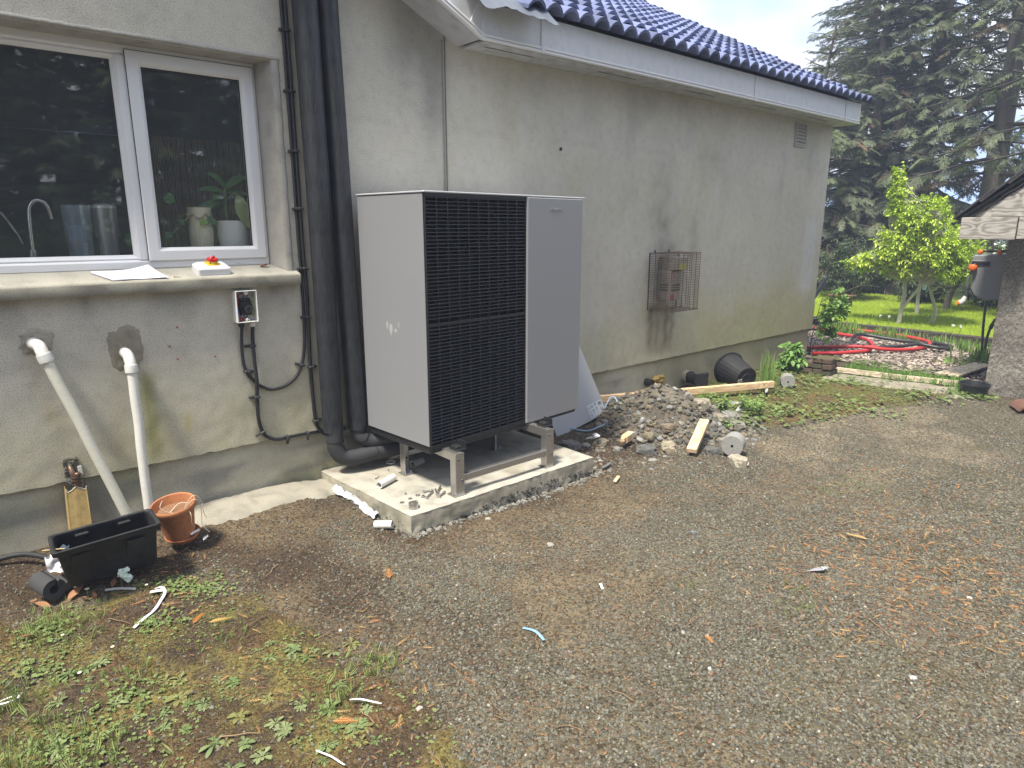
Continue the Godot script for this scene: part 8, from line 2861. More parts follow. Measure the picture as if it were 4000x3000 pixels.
	for q in [[10.95, -0.33], [10.9, -0.18], [11.6, -0.2], [11.3, -0.93], [10.75, 0.72], [10.7, 0.82]]:
		var y: float = X.lawn_y.call(q[0], q[1])
		if proto == null:
			proto = thing("dandelion", dl[0], "flower", Vector3(q[0], y, q[1]), 0.0, "dandelion clocks on the lawn")
			mb = MB.new()
			mb.tube(PackedVector3Array([Vector3(0, 0, 0), Vector3(0.01, 0.12, 0)]), 0.003, -1, 5)
			part("stem", mb, mat(0.18, 0.24, 0.08), proto)
			mb = MB.new()
			for j in 26:
				var d := Vector3(rng.randfn(), rng.randfn(), rng.randfn()).normalized()
				mb.leaf(Vector3(0.01, 0.12, 0), d, Vector3(d.y, d.z, d.x), 0.026, 0.02, 0.0, 0.1, 2, 0.8)
			part("seed_head", mb, mat(0.72, 0.72, 0.70, 0.9), proto)
		else:
			var o := copy_thing(proto, Vector3(q[0], y, q[1]), rf(0, 6), dl[k], rf(0.85, 1.1))
		k += 1


func hose_reel() -> void:
	var t := thing("hose_box", "grey wall-mounted hose box with orange handle ends on the outbuilding wall", "hose box", Vector3(8.7, 0.8, 1.5))
	var grey := mat(0.20, 0.207, 0.218, 0.5)
	var dark := mat(0.03, 0.031, 0.034, 0.5)
	var orange := mat(0.72, 0.13, 0.012, 0.45)
	# casing outline on the (z, y) plane, looking along +x from the yard
	var o := PackedVector2Array()
	for q in [[1.365, 1.275], [1.385, 1.292], [1.62, 1.302], [1.82, 1.302], [1.82, 0.83], [1.68, 0.815], [1.58, 0.812], [1.49, 0.822], [1.43, 0.855], [1.40, 0.91], [1.392, 1.0], [1.378, 1.18]]: o.append(Vector2(-q[0], q[1]))
	var xf := Transform3D(Basis(Vector3.FORWARD, Vector3.UP, Vector3.RIGHT), Vector3.ZERO)
	var rings := []
	var cen := Vector2.ZERO
	for q in o: cen += q / o.size()
	for s in [[0.94, 8.70], [0.985, 8.708], [1.0, 8.725], [1.0, 9.06]]:
		var ring := PackedVector3Array()
		for q in o:
			var p: Vector2 = cen + (q - cen) * s[0]
			ring.append(xf * Vector3(p.x, p.y, s[1]))
		rings.append(ring)
	var mb := MB.new()
	for i in rings.size() - 1: mb.grid([rings[i], rings[i + 1]], false, true, true)
	var ix := Geometry2D.triangulate_polygon(o)
	for i in range(0, ix.size(), 3): mb.tri(rings[0][ix[i]], rings[0][ix[i + 1]], rings[0][ix[i + 2]])
	part("casing", mb, grey, t, true)
	mb = MB.new()
	mb.box(Vector3(8.699, 1.20, 1.455), Vector3(0.012, 0.062, 0.19), Basis.IDENTITY, 0.004)
	part("slot_frame", mb, mat(0.16, 0.17, 0.175, 0.5), t, true)
	mb = MB.new()
	mb.box(Vector3(8.692, 1.20, 1.455), Vector3(0.004, 0.042, 0.168), Basis.IDENTITY, 0.001)
	part("slot", mb, X.black, t, true)
	mb = MB.new()
	mb.tube(PackedVector3Array([Vector3(8.72, 1.332, 1.45), Vector3(8.72, 1.334, 1.70)]), 0.012, -1, 10)
	part("handle", mb, dark, t, true)
	for z in [1.43, 1.61]:
		mb = MB.new()
		mb.box(Vector3(8.72, 1.322, z), Vector3(0.045, 0.045, 0.045), rotb(Vector3.RIGHT, 0.5 if z < 1.5 else -0.5), 0.010)
		part("handle_end", mb, orange, t, true)
	mb = MB.new()
	mb.tube(PackedVector3Array([Vector3(8.66, 1.185, 1.405), Vector3(8.66, 1.17, 1.402), Vector3(8.66, 1.135, 1.396), Vector3(8.66, 1.125, 1.394)]), 0.04, -1, 16, true, PackedFloat32Array([0.028, 0.042, 0.042, 0.026]))
	part("hose_stop", mb, orange, t, true)
	mb = MB.new()
	mb.tube(path_of_points([Vector3(8.68, 1.195, 1.41), Vector3(8.66, 1.13, 1.395), Vector3(8.655, 1.05, 1.378), Vector3(8.655, 0.98, 1.372)], 5), 0.013, -1, 10)
	part("hose_tail", mb, mat(0.10, 0.105, 0.11, 0.5), t, true)
	mb = MB.new()
	mb.tube(PackedVector3Array([Vector3(8.655, 0.985, 1.372), Vector3(8.655, 0.96, 1.372), Vector3(8.655, 0.955, 1.372), Vector3(8.655, 0.92, 1.372), Vector3(8.655, 0.915, 1.372), Vector3(8.655, 0.87, 1.374), Vector3(8.655, 0.84, 1.376)]), 0.02, -1, 14, true, PackedFloat32Array([0.015, 0.019, 0.023, 0.023, 0.019, 0.021, 0.016]))
	part("connector", mb, mat(0.05, 0.06, 0.06, 0.5), t, true)
	mb = MB.new()
	mb.tube(PackedVector3Array([Vector3(8.655, 0.85, 1.376), Vector3(8.650, 0.80, 1.365), Vector3(8.645, 0.775, 1.345), Vector3(8.64, 0.765, 1.325)]), 0.025, -1, 14, true, PackedFloat32Array([0.014, 0.024, 0.032, 0.03]))
	mb.tube(PackedVector3Array([Vector3(8.655, 0.85, 1.362), Vector3(8.652, 0.80, 1.335)]), 0.007, -1, 6)
	part("spray_nozzle", mb, mat(0.52, 0.52, 0.50, 0.35), t, true)
	mb = MB.new()
	mb.tube(PackedVector3Array([Vector3(8.641, 0.767, 1.328), Vector3(8.636, 0.757, 1.31)]), 0.031, 0.027, 14)
	part("nozzle_ring", mb, orange, t, true)
	mb = MB.new()
	mb.box(Vector3(8.86, 1.06, 1.86), Vector3(0.25, 0.3, 0.10), Basis.IDENTITY, 0.01)
	part("wall_bracket", mb, dark, t, true)
	mb = MB.new()
	mb.tube(path_of_points([Vector3(8.9, 0.84, 1.50), Vector3(9.2, 0.78, 1.42), Vector3(9.4, 0.70, 1.385), Vector3(9.4, 0.4, 1.40), Vector3(9.4, 0.03, 1.437)], 6), 0.014, -1, 10)
	single("feed_hose", mb, mat(0.07, 0.078, 0.07, 0.55), "dark hose dropping from the hose box straight to the ground", "hose", Vector3(9.4, 0.02, 1.43))
	mb = MB.new()
	mb.tube(path_of_points([Vector3(9.405, 0.03, 1.455), Vector3(9.40, 0.2, 1.45), Vector3(9.40, 0.35, 1.458), Vector3(9.40, 0.50, 1.49), Vector3(9.42, 0.55, 1.52)], 6), 0.014, -1, 10)
	mb.tube(PackedVector3Array([Vector3(9.40, 0.42, 1.472), Vector3(9.40, 0.48, 1.486)]), 0.022, -1, 10)
	single("feed_hose", mb, mat(0.07, 0.078, 0.07, 0.55), "dark hose with a connector slanting up towards the outbuilding", "hose", Vector3(9.4, 0.02, 1.455))


func spoon(mb: MB, base: Vector3, dir: Vector3, up: Vector3, length: float, width: float, droop: float) -> void:
	# a round-tipped leaf on a narrow stalk
	var side := dir.cross(up).normalized()
	var nrm := side.cross(dir).normalized()
	var rows := []
	for q in [[0.0, 0.12], [0.32, 0.2], [0.5, 0.66], [0.68, 1.0], [0.84, 0.92], [0.95, 0.58], [1.0, 0.1]]:
		var t: float = q[0]
		var w: float = q[1] * width * 0.5
		var p := base + dir * length * t - up * droop * length * t * t
		rows.append(PackedVector3Array([p - side * w + nrm * w * 0.3, p, p + side * w + nrm * w * 0.3]))
	mb.grid(rows)

func rosette_mesh(n: int, sd: int) -> ArrayMesh:
	var mb := MB.new()
	var r := RandomNumberGenerator.new()
	r.seed = sd
	for k in n:
		var a := k * 2.399 + r.randf_range(-0.3, 0.3)
		var e := r.randf_range(0.05, 0.9) + 0.35 * (1.0 - float(k) / n) * 0.0
		var d := Vector3(cos(a), e, sin(a)).normalized()
		var g := r.randf_range(0.75, 1.2)
		mb.col = Color(g, g * r.randf_range(0.95, 1.05), g)
		spoon(mb, Vector3(cos(a), 0, sin(a)) * 0.08, d, (Vector3.UP * 1.0 + Vector3(-cos(a), 0, -sin(a)) * 0.5).normalized(), r.randf_range(0.35, 1.0), r.randf_range(0.24, 0.42), r.randf_range(0.2, 0.8))
	return mb.mesh()

func plants() -> void:
	# broad-leaved rosettes on the mossy patch, each a plant
	var kinds := [rosette_mesh(15, 1), rosette_mesh(20, 2), rosette_mesh(12, 3), rosette_mesh(26, 4)]
	var greens := []
	for q in [Color(0.16, 0.215, 0.085), Color(0.13, 0.185, 0.06), Color(0.20, 0.245, 0.11), Color(0.19, 0.19, 0.065)]:
		var m: StandardMaterial3D = X.leaf.duplicate()
		m.albedo_color = q.linear_to_srgb()
		greens.append(m)
	var spots := [[0.44, 0.575, 0.06], [0.702, 0.726, 0.045], [0.177, 0.692, 0.05], [0.491, 0.901, 0.045], [0.863, 1.448, 0.055], [0.964, 1.554, 0.055], [0.055, 0.929, 0.05], [0.187, 1.06, 0.05], [0.282, 1.056, 0.05], [0.622, 1.489, 0.045], [0.897, 1.743, 0.04], [0.448, 1.45, 0.055], [0.507, 1.531, 0.045], [0.278, 1.348, 0.05], [0.572, 1.677, 0.055], [0.474, 1.754, 0.06], [0.545, 1.815, 0.06], [0.424, 1.617, 0.045], [0.663, 1.838, 0.06], [0.818, 1.832, 0.06], [0.847, 1.971, 0.06], [0.737, 1.982, 0.055], [0.569, 1.886, 0.06], [0.824, 2.044, 0.05], [0.201, 1.477, 0.05], [0.122, 1.369, 0.05], [0.085, 1.466, 0.05]]
	var n0 := spots.size()
	for i in 45:
		var b: Array = spots[rng.randi() % n0]
		spots.append([b[0] + rng.randfn(0.0, 0.07), b[1] + rng.randfn(0.0, 0.08), rf(0.024, 0.048)])
	for i in spots.size():
		var q: Array = spots[i]
		var o := MeshInstance3D.new()
		o.mesh = kinds[rng.randi() % 4]
		o.material_override = greens[rng.randi() % 4]
		o.name = numbered("daisy_rosette")
		add_child(o)
		var sc: float = q[2] * rf(0.55, 0.9)
		o.transform = Transform3D(Basis(Vector3.UP, rf(0, TAU)) * rotb(Vector3.RIGHT, rf(-0.2, 0.2)), Vector3(q[0], ground_y(q[0], q[1]) + 0.003, q[1])).scaled_local(Vector3.ONE * sc)
		tag(o, "flat rosette of spoon-shaped green leaves on the mossy ground before the trough", "weed", "rosette weeds on the mossy patch")
	# daisies
	var proto: Node3D = null
	var dl := ["white daisy standing against the trough front", "white daisy with a yellow eye beyond the leafy rosette at the trough", "white closed daisy on the moss near the picture edge", "open white daisy with a yellow eye among the weeds", "pair-topping white daisy bud above the long rosettes", "white daisy bud beside the mint tissue"]
	var k := 0
	for q in [[0.335, 0.53, 0.045], [0.545, 0.625, 0.03], [0.205, 0.80, 0.03], [0.212, 1.11, 0.03], [0.335, 1.02, 0.03], [0.465, 0.53, 0.06]]:
		if proto == null:
			proto = thing("daisy", dl[0], "flower", Vector3(q[0], ground_y(q[0], q[1]), q[1]), 0.0, "daisies on the mossy patch")
			var mb := MB.new()
			mb.tube(PackedVector3Array([Vector3(0, 0, 0), Vector3(0.003, 0.6, 0), Vector3(0, 0.95, 0.02)]), 0.03, 0.025, 5)
			part("stalk", mb, mat(0.16, 0.24, 0.08), proto)
			mb = MB.new()
			for j in 14:
				var a := TAU * j / 14.0
				mb.leaf(Vector3(0, 0.95, 0.02), Vector3(cos(a), 0.5, sin(a)).normalized(), Vector3.UP, 0.28, 0.10, 0.2, 0.1, 3, 0.6)
			part("petals", mb, mat(0.78, 0.76, 0.74, 0.8), proto)
			mb = MB.new()
			mb.ico(Vector3(0, 0.98, 0.02), Vector3(0.09, 0.06, 0.09), 1, fn, 0.1, 0.01, false)
			part("flower_eye", mb, mat(0.62, 0.40, 0.02), proto)
			proto.scale = Vector3.ONE * q[2]
		else:
			var o := copy_thing(proto, Vector3(q[0], ground_y(q[0], q[1]), q[1]), rf(0, 6), dl[k], q[2])
		k += 1
	# moss and tiny creeping leaves over the rough patches, nobody could count them
	var mm := MB.new()
	for j in 5:
		var a := TAU * j / 5.0
		mm.tri(Vector3(cos(a) * 0.5, 0, sin(a) * 0.5), Vector3(cos(a + 1.2) * 0.5, 0, sin(a + 1.2) * 0.5), Vector3(cos(a + 0.5) * 0.2, 1.0, sin(a + 0.5) * 0.2))
	var moss := mm.mesh()
	var xs := []
	var cs := []
	for i in 36000:
		var near := i % 3 != 0
		var x := rf(-0.25, 1.25) if near else rf(4.3, 7.5)
		var z := rf(0.45, 2.6) if near else rf(0.03, 1.85)
		var m := moss_near(x, z) if near else moss_far(x, z)
		m *= sm(-0.35, 0.15, fz(x, z, 3.2, 2.0))
		if rng.randf() > m: continue
		var s := rf(0.004, 0.010) * (1.0 if near else 1.7)
		xs.append(Transform3D(Basis(Vector3.UP, rf(0, TAU)).scaled(Vector3(1, rf(0.5, 1.1), 1) * s), Vector3(x, ground_y(x, z) - 0.001, z)))
		var t := sm(-0.25, 0.3, fz(x, z, 2.6, 4.0) + rf(-0.25, 0.25))
		var c := Color(0.22, 0.20, 0.06).lerp(Color(0.17, 0.11, 0.05), t) * rf(0.7, 1.2)
		if not near: c = c.lerp(Color(0.16, 0.22, 0.05), 0.45)
		cs.append(c)
	scatter("moss", moss, X.pebbles, xs, cs, self, "yellow-green and rusty moss over the rough ground", "moss")
	var cl := MB.new()
	for j in 4:
		var a := TAU * j / 4.0
		cl.leaf(Vector3.ZERO, Vector3(cos(a), 0.5, sin(a)).normalized(), Vector3.UP, 1.0, 0.7, 0.4, 0.2, 3, 0.6)
	var sprig := cl.mesh()
	xs = []
	cs = []
	for i in 9000:
		var near := i % 2 == 0
		var x := rf(-0.25, 1.25) if near else rf(4.4, 7.6)
		var z := rf(0.5, 2.6) if near else rf(0.05, 1.9)
		var m := moss_near(x, z) if near else moss_far(x, z)
		m *= sm(0.0, 0.25, fz(x, z, 2.3, 31.0) + (0.12 * sm(0.9, 0.2, x) if near else 0.10))
		if rng.randf() > m: continue
		var s := rf(0.004, 0.010) * (1.0 if near else 1.9)
		xs.append(Transform3D((Basis(Vector3.UP, rf(0, TAU)) * rotb(Vector3.RIGHT, rf(-0.3, 0.3))).scaled(Vector3.ONE * s), Vector3(x, ground_y(x, z) + s * 0.4, z)))
		var g := rf(0.7, 1.25)
		cs.append(Color(0.155 * g, 0.20 * g, 0.07 * g))
	# thicker mats of small weeds
	for q in [[0.64, 0.64, 0.09, 160], [0.76, 0.74, 0.10, 170], [0.52, 0.90, 0.08, 130], [0.17, 0.70, 0.09, 170], [0.09, 0.95, 0.1, 120], [0.33, 1.32, 0.12, 150], [0.16, 1.5, 0.14, 220], [5.0, 0.75, 0.22, 150], [4.85, 0.95, 0.15, 120], [5.3, 0.9, 0.3, 150], [6.1, 0.5, 0.3, 200], [6.7, 0.35, 0.35, 220], [7.1, 0.9, 0.25, 120], [7.45, 1.9, 0.15, 120], [5.5, 1.15, 0.25, 100], [6.2, 1.4, 0.3, 120], [7.0, 1.62, 0.25, 120]]:
		for j in q[3]:
			var x: float = q[0] + rng.randfn(0.0, q[2] * 0.6)
			var z: float = q[1] + rng.randfn(0.0, q[2] * 0.6)
			if z < 0.02: continue
			var s := rf(0.006, 0.012) if x < 2.0 else rf(0.014, 0.032)
			xs.append(Transform3D((Basis(Vector3.UP, rf(0, TAU)) * rotb(Vector3.RIGHT, rf(-0.4, 0.4))).scaled(Vector3.ONE * s), Vector3(x, ground_y(x, z) + s * rf(0.3, 1.5), z)))
			var g := rf(0.7, 1.25)
			cs.append(Color(0.155 * g, 0.215 * g, 0.07 * g))
	scatter("creeping_weeds", sprig, X.leaf, xs, cs, self, "small creeping weeds spread through the moss", "weeds")
	# grass blades
	xs = []
	cs = []
	var blade_at := func(x: float, z: float, h: float, c: Color) -> void:
		xs.append(Transform3D((Basis(Vector3.UP, rf(0, TAU)) * rotb(Vector3.RIGHT, rf(-0.95, 0.95))).scaled(Vector3(0.9, 1, 0.9) * h), Vector3(x, ground_y(x, z) - 0.002, z)))
		cs.append(c * rf(0.7, 1.25))
	for q in [[0.15, 0.66, 0.06, 60, 0.06], [0.26, 0.74, 0.07, 50, 0.05], [-0.02, 1.12, 0.06, 60, 0.07], [0.02, 1.45, 0.12, 110, 0.07], [0.12, 1.6, 0.12, 60, 0.06], [0.86, 1.80, 0.05, 45, 0.06], [1.06, 1.72, 0.05, 70, 0.055], [0.70, 1.20, 0.05, 40, 0.04], [0.30, 1.2, 0.08, 60, 0.05], [2.62, 2.56, 0.05, 40, 0.03], [2.75, 2.52, 0.05, 30, 0.03], [2.48, 2.15, 0.03, 20, 0.03], [4.3, 2.12, 0.09, 60, 0.03], [4.05, 2.05, 0.06, 30, 0.03]]:
		for j in q[3]: blade_at.call(q[0] + rng.randfn(0.0, q[2]), q[1] + rng.randfn(0.0, q[2]), q[4] * rf(0.6, 1.3), Color(0.24, 0.30, 0.10))
	for j in 900:
		var x := rf(4.6, 7.5)
		var z := rf(0.05, 1.8)
		if rng.randf() < moss_far(x, z) * sm(-0.1, 0.3, fz(x, z, 1.7, 41.0)): blade_at.call(x, z, rf(0.03, 0.07), Color(0.18, 0.30, 0.06))
	for j in 700: blade_at.call(7.63 + rng.randfn(0.0, 0.06) + 0.17 * (j / 700.0), 0.6 + 1.1 * j / 700.0, rf(0.06, 0.15), Color(0.15, 0.28, 0.06))
	for j in 500: blade_at.call(rf(7.9, 8.3), rf(0.5, 1.5), rf(0.04, 0.11), Color(0.16, 0.28, 0.06))
	for j in 420: blade_at.call(rf(10.1, 10.46), rf(-1.3, 1.8), rf(0.08, 0.2), Color(0.17, 0.28, 0.07))
	for j in 260: blade_at.call(rf(8.7, 10.2), 1.55 + rng.randfn(0.0, 0.12), rf(0.06, 0.15), Color(0.15, 0.28, 0.06))
	for j in 200: blade_at.call(7.5 + rng.randfn(0.0, 0.12), 1.80 + rng.randfn(0.0, 0.07), rf(0.03, 0.09), Color(0.16, 0.28, 0.07))
	scatter("wild_grass", X.blade, X.leaf, xs, cs, self, "loose tufts of grass through the moss, gravel and bed", "grass")
	# tall grass tuft by the long plank
	var gt := MB.new()
	for j in 120:
		var a := rf(0, TAU)
		var l := rf(0.15, 0.5)
		gt.col = Color(0.17, 0.30, 0.07) * rf(0.7, 1.3)
		gt.leaf(Vector3(6.10 + rng.randfn(0.0, 0.04), 0.05, 0.50 + rng.randfn(0.0, 0.035)), Vector3(cos(a) * 0.28, 1, sin(a) * 0.28).normalized(), Vector3(cos(a), 0.2, sin(a)).normalized(), l, 0.0045, 0.35, 0.1, 4, 0.3)
	single("grass_tuft", gt, X.leaf, "tall tuft of grass at the end of the long plank", "grass", Vector3(6.1, 0.04, 0.5))
	# leafy weeds at the toe of the heap
	var labs := ["leafy upright weed behind the heap next to the plank", "leafy weed at the far toe of the heap", "leafy weed in front of the pale plastic strip", "leafy weed by the broken concrete slab", "small leafy weed growing through the rocks"]
	k = 0
	for q in [[5.02, 0.52, 0.16, 11], [4.98, 0.72, 0.17, 12], [5.22, 0.78, 0.14, 10], [5.12, 0.95, 0.16, 12], [4.62, 0.98, 0.08, 6]]:
		var t := thing("leafy_weed", labs[k], "weed", Vector3(q[0], ground_y(q[0], q[1]), q[1]), 0.0, "leafy weeds by the heap")
		var mb := MB.new()
		var lf := MB.new()
		for s in q[3]:
			var a: float = s * 2.4
			var h: float = q[2] * rf(0.6, 1.1)
			var tip := Vector3(cos(a) * 0.07 * rf(0.3, 1.2), h, sin(a) * 0.07 * rf(0.3, 1.2))
			mb.tube(PackedVector3Array([Vector3(cos(a) * 0.02, 0, sin(a) * 0.02), tip * 0.6, tip]), 0.0025, 0.0012, 4, false)
			for j in 7:
				var b: float = a + j * 2.1
				lf.col = Color(0.17, 0.30, 0.075) * rf(0.75, 1.3)
				lf.leaf(tip * lerpf(0.35, 1.0, j / 6.0), Vector3(cos(b), 0.45, sin(b)).normalized(), Vector3.UP, rf(0.035, 0.06), 0.02, 0.4, 0.25, 3)
		part("stems", mb, mat(0.16, 0.22, 0.08), t)
		part("leaves", lf, X.leaf, t).set_meta("kind", "stuff")
		k += 1
	# pale plastic tape tangled in the weeds
	var tp := MB.new()
	for q in [[[5.05, 0.62], [5.2, 0.60], [5.25, 0.72], [5.05, 0.80], [5.2, 0.88], [5.4, 0.85]], [[5.6, 0.62], [5.75, 0.66], [5.9, 0.60]]]:
		var pp := []
		for p in q: pp.append(Vector3(p[0], ground_y(p[0], p[1]) + 0.05, p[1]))
		var pa := path_of_points(pp, 6)
		var rw := []
		for i in pa.size():
			rw.append(PackedVector3Array([pa[i] + Vector3(0, 0.01 * sin(i * 0.6), 0), pa[i] + Vector3(0.012, 0.016, 0.02)]))
		tp.grid(rw)
	single("pale_strip", tp, mat(0.42, 0.46, 0.44, 0.6), "pale plastic strip tangled in the weeds behind the heap", "strip", Vector3(5.2, 0.06, 0.7))
	# bramble at the house corner: tall shrub behind, low leaves in front
	var spray := leaf_spray(5, 1.0, 0.62, 0.7, 19, 3)
	leafy("corner_shrub", "light green shrub growing up the far corner of the house", "shrub", Vector3(8.25, 0.02, -0.17),
		[[0.008, 0.004, Vector3(8.20, 0.00, -0.11), Vector3(8.22, 0.25, -0.01), Vector3(8.30, 0.55, 0.13), Vector3(8.35, 0.85, 0.21)], [0.007, 0.003, Vector3(8.20, 0.00, -0.09), Vector3(8.15, 0.35, -0.04), Vector3(8.15, 0.75, 0.03)], [0.006, 0.003, Vector3(8.22, 0.00, -0.09), Vector3(8.30, 0.20, 0.06), Vector3(8.35, 0.40, 0.21)], [0.004, 0.002, Vector3(8.35, 0.83, 0.21), Vector3(8.50, 0.90, 0.33), Vector3(8.70, 0.88, 0.46)]],
		[[Vector3(8.30, 0.67, 0.13), Vector3(0.22, 0.22, 0.14), 0.62], [Vector3(8.25, 0.40, 0.06), Vector3(0.2, 0.22, 0.12), 0.38]], 210, spray, 0.052, Color(0.19, 0.34, 0.075), X.bark, 71)
	leafy("bramble", "low bramble with toothed leaves at the foot of the house corner", "bramble", Vector3(7.15, 0.03, 0.24),
		[[0.006, 0.003, Vector3(7.15, 0.0, 0.24), Vector3(7.12, 0.2, 0.2), Vector3(7.05, 0.3, 0.15)], [0.006, 0.003, Vector3(7.15, 0.0, 0.24), Vector3(7.15, 0.18, 0.32), Vector3(7.12, 0.26, 0.40)]],
		[[Vector3(7.12, 0.19, 0.25), Vector3(0.16, 0.15, 0.16), 1.0]], 95, spray, 0.06, Color(0.16, 0.31, 0.07), X.bark, 73)
	# rough herbs along the lawn timbers
	labs = ["clump of herbs and dead stalks at the timber nearest the house corner", "clump of herbs and dead stalks at the middle of the timbers", "low green clump in front of the timbers", "dandelion clump in front of the outbuilding hose", "tall weed clump by the foot of the hoses", "weed clump at the outbuilding foot"]
	k = 0
	for q in [[10.25, -0.52, 0.30, 90], [10.3, 0.12, 0.26, 70], [10.35, 0.75, 0.2, 60], [9.9, 1.22, 0.22, 60], [9.3, 1.50, 0.26, 70], [8.9, 1.30, 0.12, 40]]:
		var t := thing("herb_clump", labs[k], "weed", Vector3(q[0], 0.03, q[1]), 0.0, "herb clumps along the bed")
		var lf := MB.new()
		for j in q[3]:
			var a := rf(0, TAU)
			lf.col = Color(0.17, 0.30, 0.06) * rf(0.7, 1.3)
			if j % 9 == 0: lf.col = Color(0.38, 0.27, 0.16)
			lf.leaf(Vector3(rng.randfn(0.0, 0.09), 0, rng.randfn(0.0, 0.13)), Vector3(cos(a) * 0.6, 1, sin(a) * 0.6).normalized(), Vector3(cos(a), 0.3, sin(a)).normalized(), q[2] * rf(0.4, 1.1), rf(0.012, 0.035) if j % 9 else 0.006, 0.35, 0.2, 4, 0.5)
		part("leaves", lf, X.leaf, t).set_meta("kind", "stuff")
		k += 1


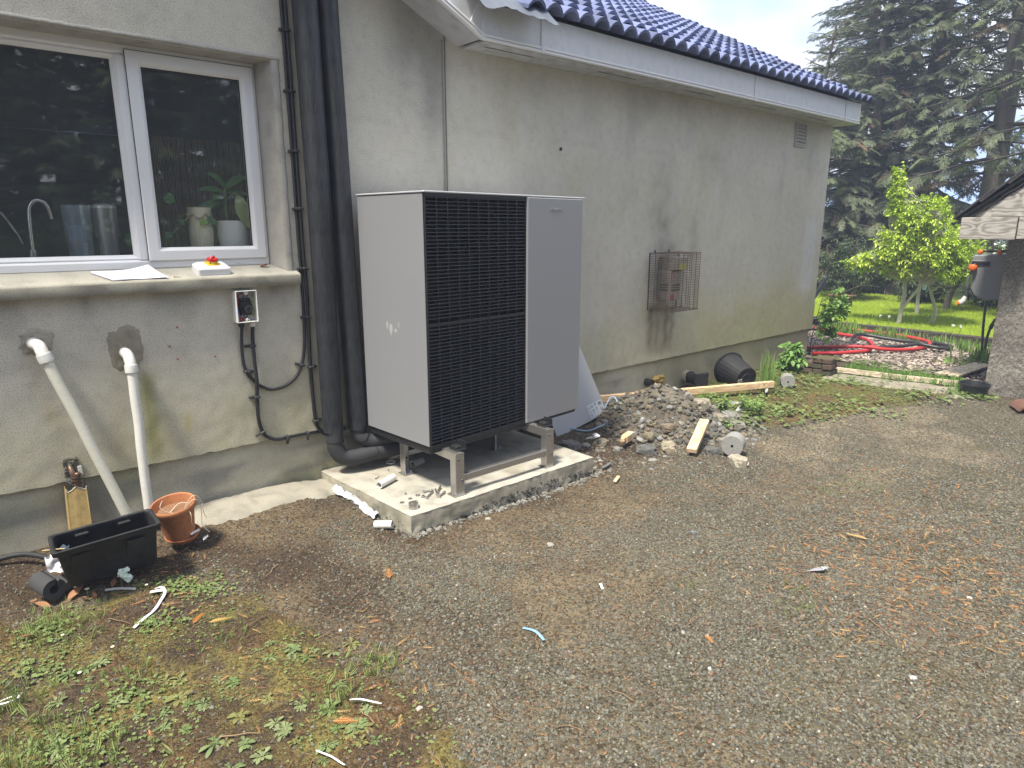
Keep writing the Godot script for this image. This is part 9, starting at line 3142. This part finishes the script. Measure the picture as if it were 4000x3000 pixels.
func litter() -> void:
	# scale-leaf litter from a cypress: little flat fronds, orange to straw
	var fm := MB.new()
	fm.tri(Vector3(0, 0, -0.03), Vector3(0, 0, 0.03), Vector3(1, 0.06, 0))
	for k in 5:
		var x := 0.12 + k * 0.16
		for s in [-1.0, 1.0]:
			var l := 0.34 * (1.0 - 0.6 * x)
			fm.tri(Vector3(x, 0.01, 0), Vector3(x + 0.07, 0.01, 0), Vector3(x + l * 0.9, 0.05, s * l * 0.62))
	var frond := fm.mesh()
	var xs := []
	var cs := []
	var put := func(x: float, z: float, s: float) -> void:
		if x > 1.7 and x < 3.16 and z < 0.92: return
		xs.append(Transform3D((Basis(Vector3.UP, rf(0, TAU)) * rotb(Vector3.RIGHT, rf(-0.5, 0.5)) * rotb(Vector3.BACK, rf(-0.1, 0.25))).scaled(Vector3.ONE * s), Vector3(x, ground_y(x, z) + 0.004, z)))
		var c := Color(0.40, 0.165, 0.055).lerp(Color(0.42, 0.29, 0.12), rng.randf())
		if rng.randf() < 0.35: c = Color(0.20, 0.10, 0.05)
		cs.append(c * rf(0.6, 1.15))
	for i in 3800:
		var x := rf(0.6, 5.6)
		var z := rf(0.5, 3.6)
		if rng.randf() < sm(-0.1, 0.45, fz(x, z, 1.5, 51.0)) * 0.9 + 0.08: put.call(x, z, rf(0.010, 0.034))
	for q in [[3.25, 2.75, 0.28, 430], [3.55, 2.9, 0.3, 400], [2.95, 2.42, 0.16, 110], [3.1, 3.05, 0.2, 150], [3.9, 2.75, 0.25, 160], [3.5, 2.45, 0.2, 100], [4.6, 2.45, 0.3, 120], [2.6, 2.75, 0.12, 60], [0.75, 1.5, 0.3, 120], [1.05, 1.7, 0.2, 80], [0.62, 0.62, 0.16, 140]]:
		for j in q[3]: put.call(q[0] + rng.randfn(0.0, q[2]), q[1] + rng.randfn(0.0, q[2]), rf(0.016, 0.055))
	scatter("cypress_litter", frond, X.pebbles, xs, cs, self, "dry orange cypress litter strewn over the drive and moss", "leaf litter")
	# twigs
	var tm := MB.new()
	tm.tube(PackedVector3Array([Vector3(-0.5, 0, 0), Vector3(-0.1, 0.04, 0.05), Vector3(0.2, 0.02, -0.02), Vector3(0.5, 0.03, 0.04)]), 0.02, 0.011, 5, false)
	var twig := tm.mesh()
	xs = []
	cs = []
	for i in 1500:
		var x := rf(-0.1, 4.6)
		var z := rf(0.45, 3.5)
		if x > 1.7 and x < 3.16 and z < 0.92: continue
		var l := rf(0.012, 0.05) if i % 12 else rf(0.06, 0.13)
		xs.append(Transform3D((Basis(Vector3.UP, rf(0, TAU)) * rotb(Vector3.BACK, rf(-0.12, 0.12))).scaled(Vector3(1, 1, 1) * l), Vector3(x, ground_y(x, z) + 0.006, z)))
		var g := rf(0.5, 1.2)
		cs.append(Color(0.26, 0.17, 0.10) * g)
	scatter("twigs", twig, X.pebbles, xs, cs, self, "thin dry twigs strewn over drive and moss", "twigs")
	# larger fronds that stand out singly
	var labs := ["bright orange cypress frond on the moss below the trough", "straw-coloured cypress frond next to the orange one below the trough", "orange cypress frond among the rosettes", "orange cypress frond at the middle of the near gravel", "orange frond on the gravel by the blue strip", "pale frond cluster at the litter patch"]
	var k := 0
	for q in [[0.62, 1.02, 0.075, Color(0.50, 0.20, 0.05)], [0.67, 1.06, 0.085, Color(0.46, 0.31, 0.09)], [0.80, 1.90, 0.085, Color(0.50, 0.20, 0.06)], [2.15, 2.42, 0.06, Color(0.52, 0.24, 0.07)], [1.42, 1.22, 0.09, Color(0.48, 0.22, 0.07)], [3.5, 2.5, 0.10, Color(0.50, 0.36, 0.15)]]:
		var mb := MB.new()
		mb.col = q[3]
		var b := Basis(Vector3.UP, rf(0, TAU)).scaled(Vector3.ONE * q[2])
		var at := Vector3(q[0], ground_y(q[0], q[1]) + 0.012, q[1])
		for s in 9:
			var x := 0.05 + s * 0.1
			for sd in [-1.0, 1.0]:
				var l := 0.42 * (1.0 - 0.55 * x)
				var a := Vector3(x, 0.0, 0)
				var e := Vector3(x + l * 0.85, 0.05, sd * l * 0.65)
				mb.tri(at + b * a, at + b * (a + Vector3(0.06, 0, 0)), at + b * e)
				mb.tri(at + b * a.lerp(e, 0.4), at + b * (a.lerp(e, 0.4) + Vector3(0.05, 0, 0)), at + b * (a.lerp(e, 0.45) + Vector3(0.2, 0.02, sd * 0.02)))
		mb.tube(PackedVector3Array([at + b * Vector3(0, 0, 0), at + b * Vector3(1, 0.04, 0)]), q[2] * 0.02, q[2] * 0.01, 4, false)
		single("cypress_frond", mb, X.paint, labs[k], "frond", at)
		k += 1
	# feather, white bits, a few loose stones
	var mb := MB.new()
	var fa := Vector3(2.96, 0.012, 2.455)
	mb.col = Color(0.24, 0.25, 0.29)
	mb.leaf(fa, Vector3(0.6, 0.05, 0.45).normalized(), Vector3.UP, 0.085, 0.030, 0.0, 0.3, 8, 0.5)
	mb.col = Color(0.5, 0.5, 0.52)
	for j in 9: mb.leaf(fa + Vector3(0.055, 0.004, 0.04), Vector3(rf(-0.2, 1), rf(0.1, 0.6), rf(-0.4, 1)).normalized(), Vector3.UP, 0.022, 0.012, 0.2, 0.2, 2)
	mb.tube(PackedVector3Array([fa - Vector3(0.012, 0, 0.009), fa + Vector3(0.07, 0.006, 0.05)]), 0.0012, 0.0006, 4, false)
	single("feather", mb, X.paint, "grey feather lying on the gravel", "feather", fa)
	var wl := ["white flat pebble by the litter patch", "white chip low on the near gravel", "white scrap at the picture's bottom on the gravel", "pale round stone on the near gravel", "blue-grey stone standing out on the gravel beyond the feather", "long pale stone beyond the twig", "tan stone in front of the slab", "tiny white scrap on the soil near the rosettes", "pale stone on the soil at the bottom edge"]
	k = 0
	for q in [[3.28, 3.02, 0.010, Color(0.7, 0.7, 0.68)], [1.98, 2.55, 0.008, Color(0.7, 0.69, 0.66)], [2.50, 3.06, 0.012, Color(0.72, 0.72, 0.70)], [2.10, 2.35, 0.010, Color(0.40, 0.38, 0.33)], [2.92, 1.84, 0.017, Color(0.26, 0.27, 0.29)], [2.23, 1.45, 0.020, Color(0.42, 0.40, 0.35)], [2.18, 1.00, 0.016, Color(0.48, 0.44, 0.36)], [1.06, 1.44, 0.008, Color(0.72, 0.73, 0.76)], [1.05, 2.03, 0.011, Color(0.48, 0.45, 0.40)]]:
		rock("loose_stone", wl[k], "stone", Vector3(q[0], ground_y(q[0], q[1]) + q[2] * 0.4, q[1]), Vector3(1.2, 0.6, 0.9) * q[2], q[3], k + 40.0, 2, "odd stones on the drive")
		k += 1
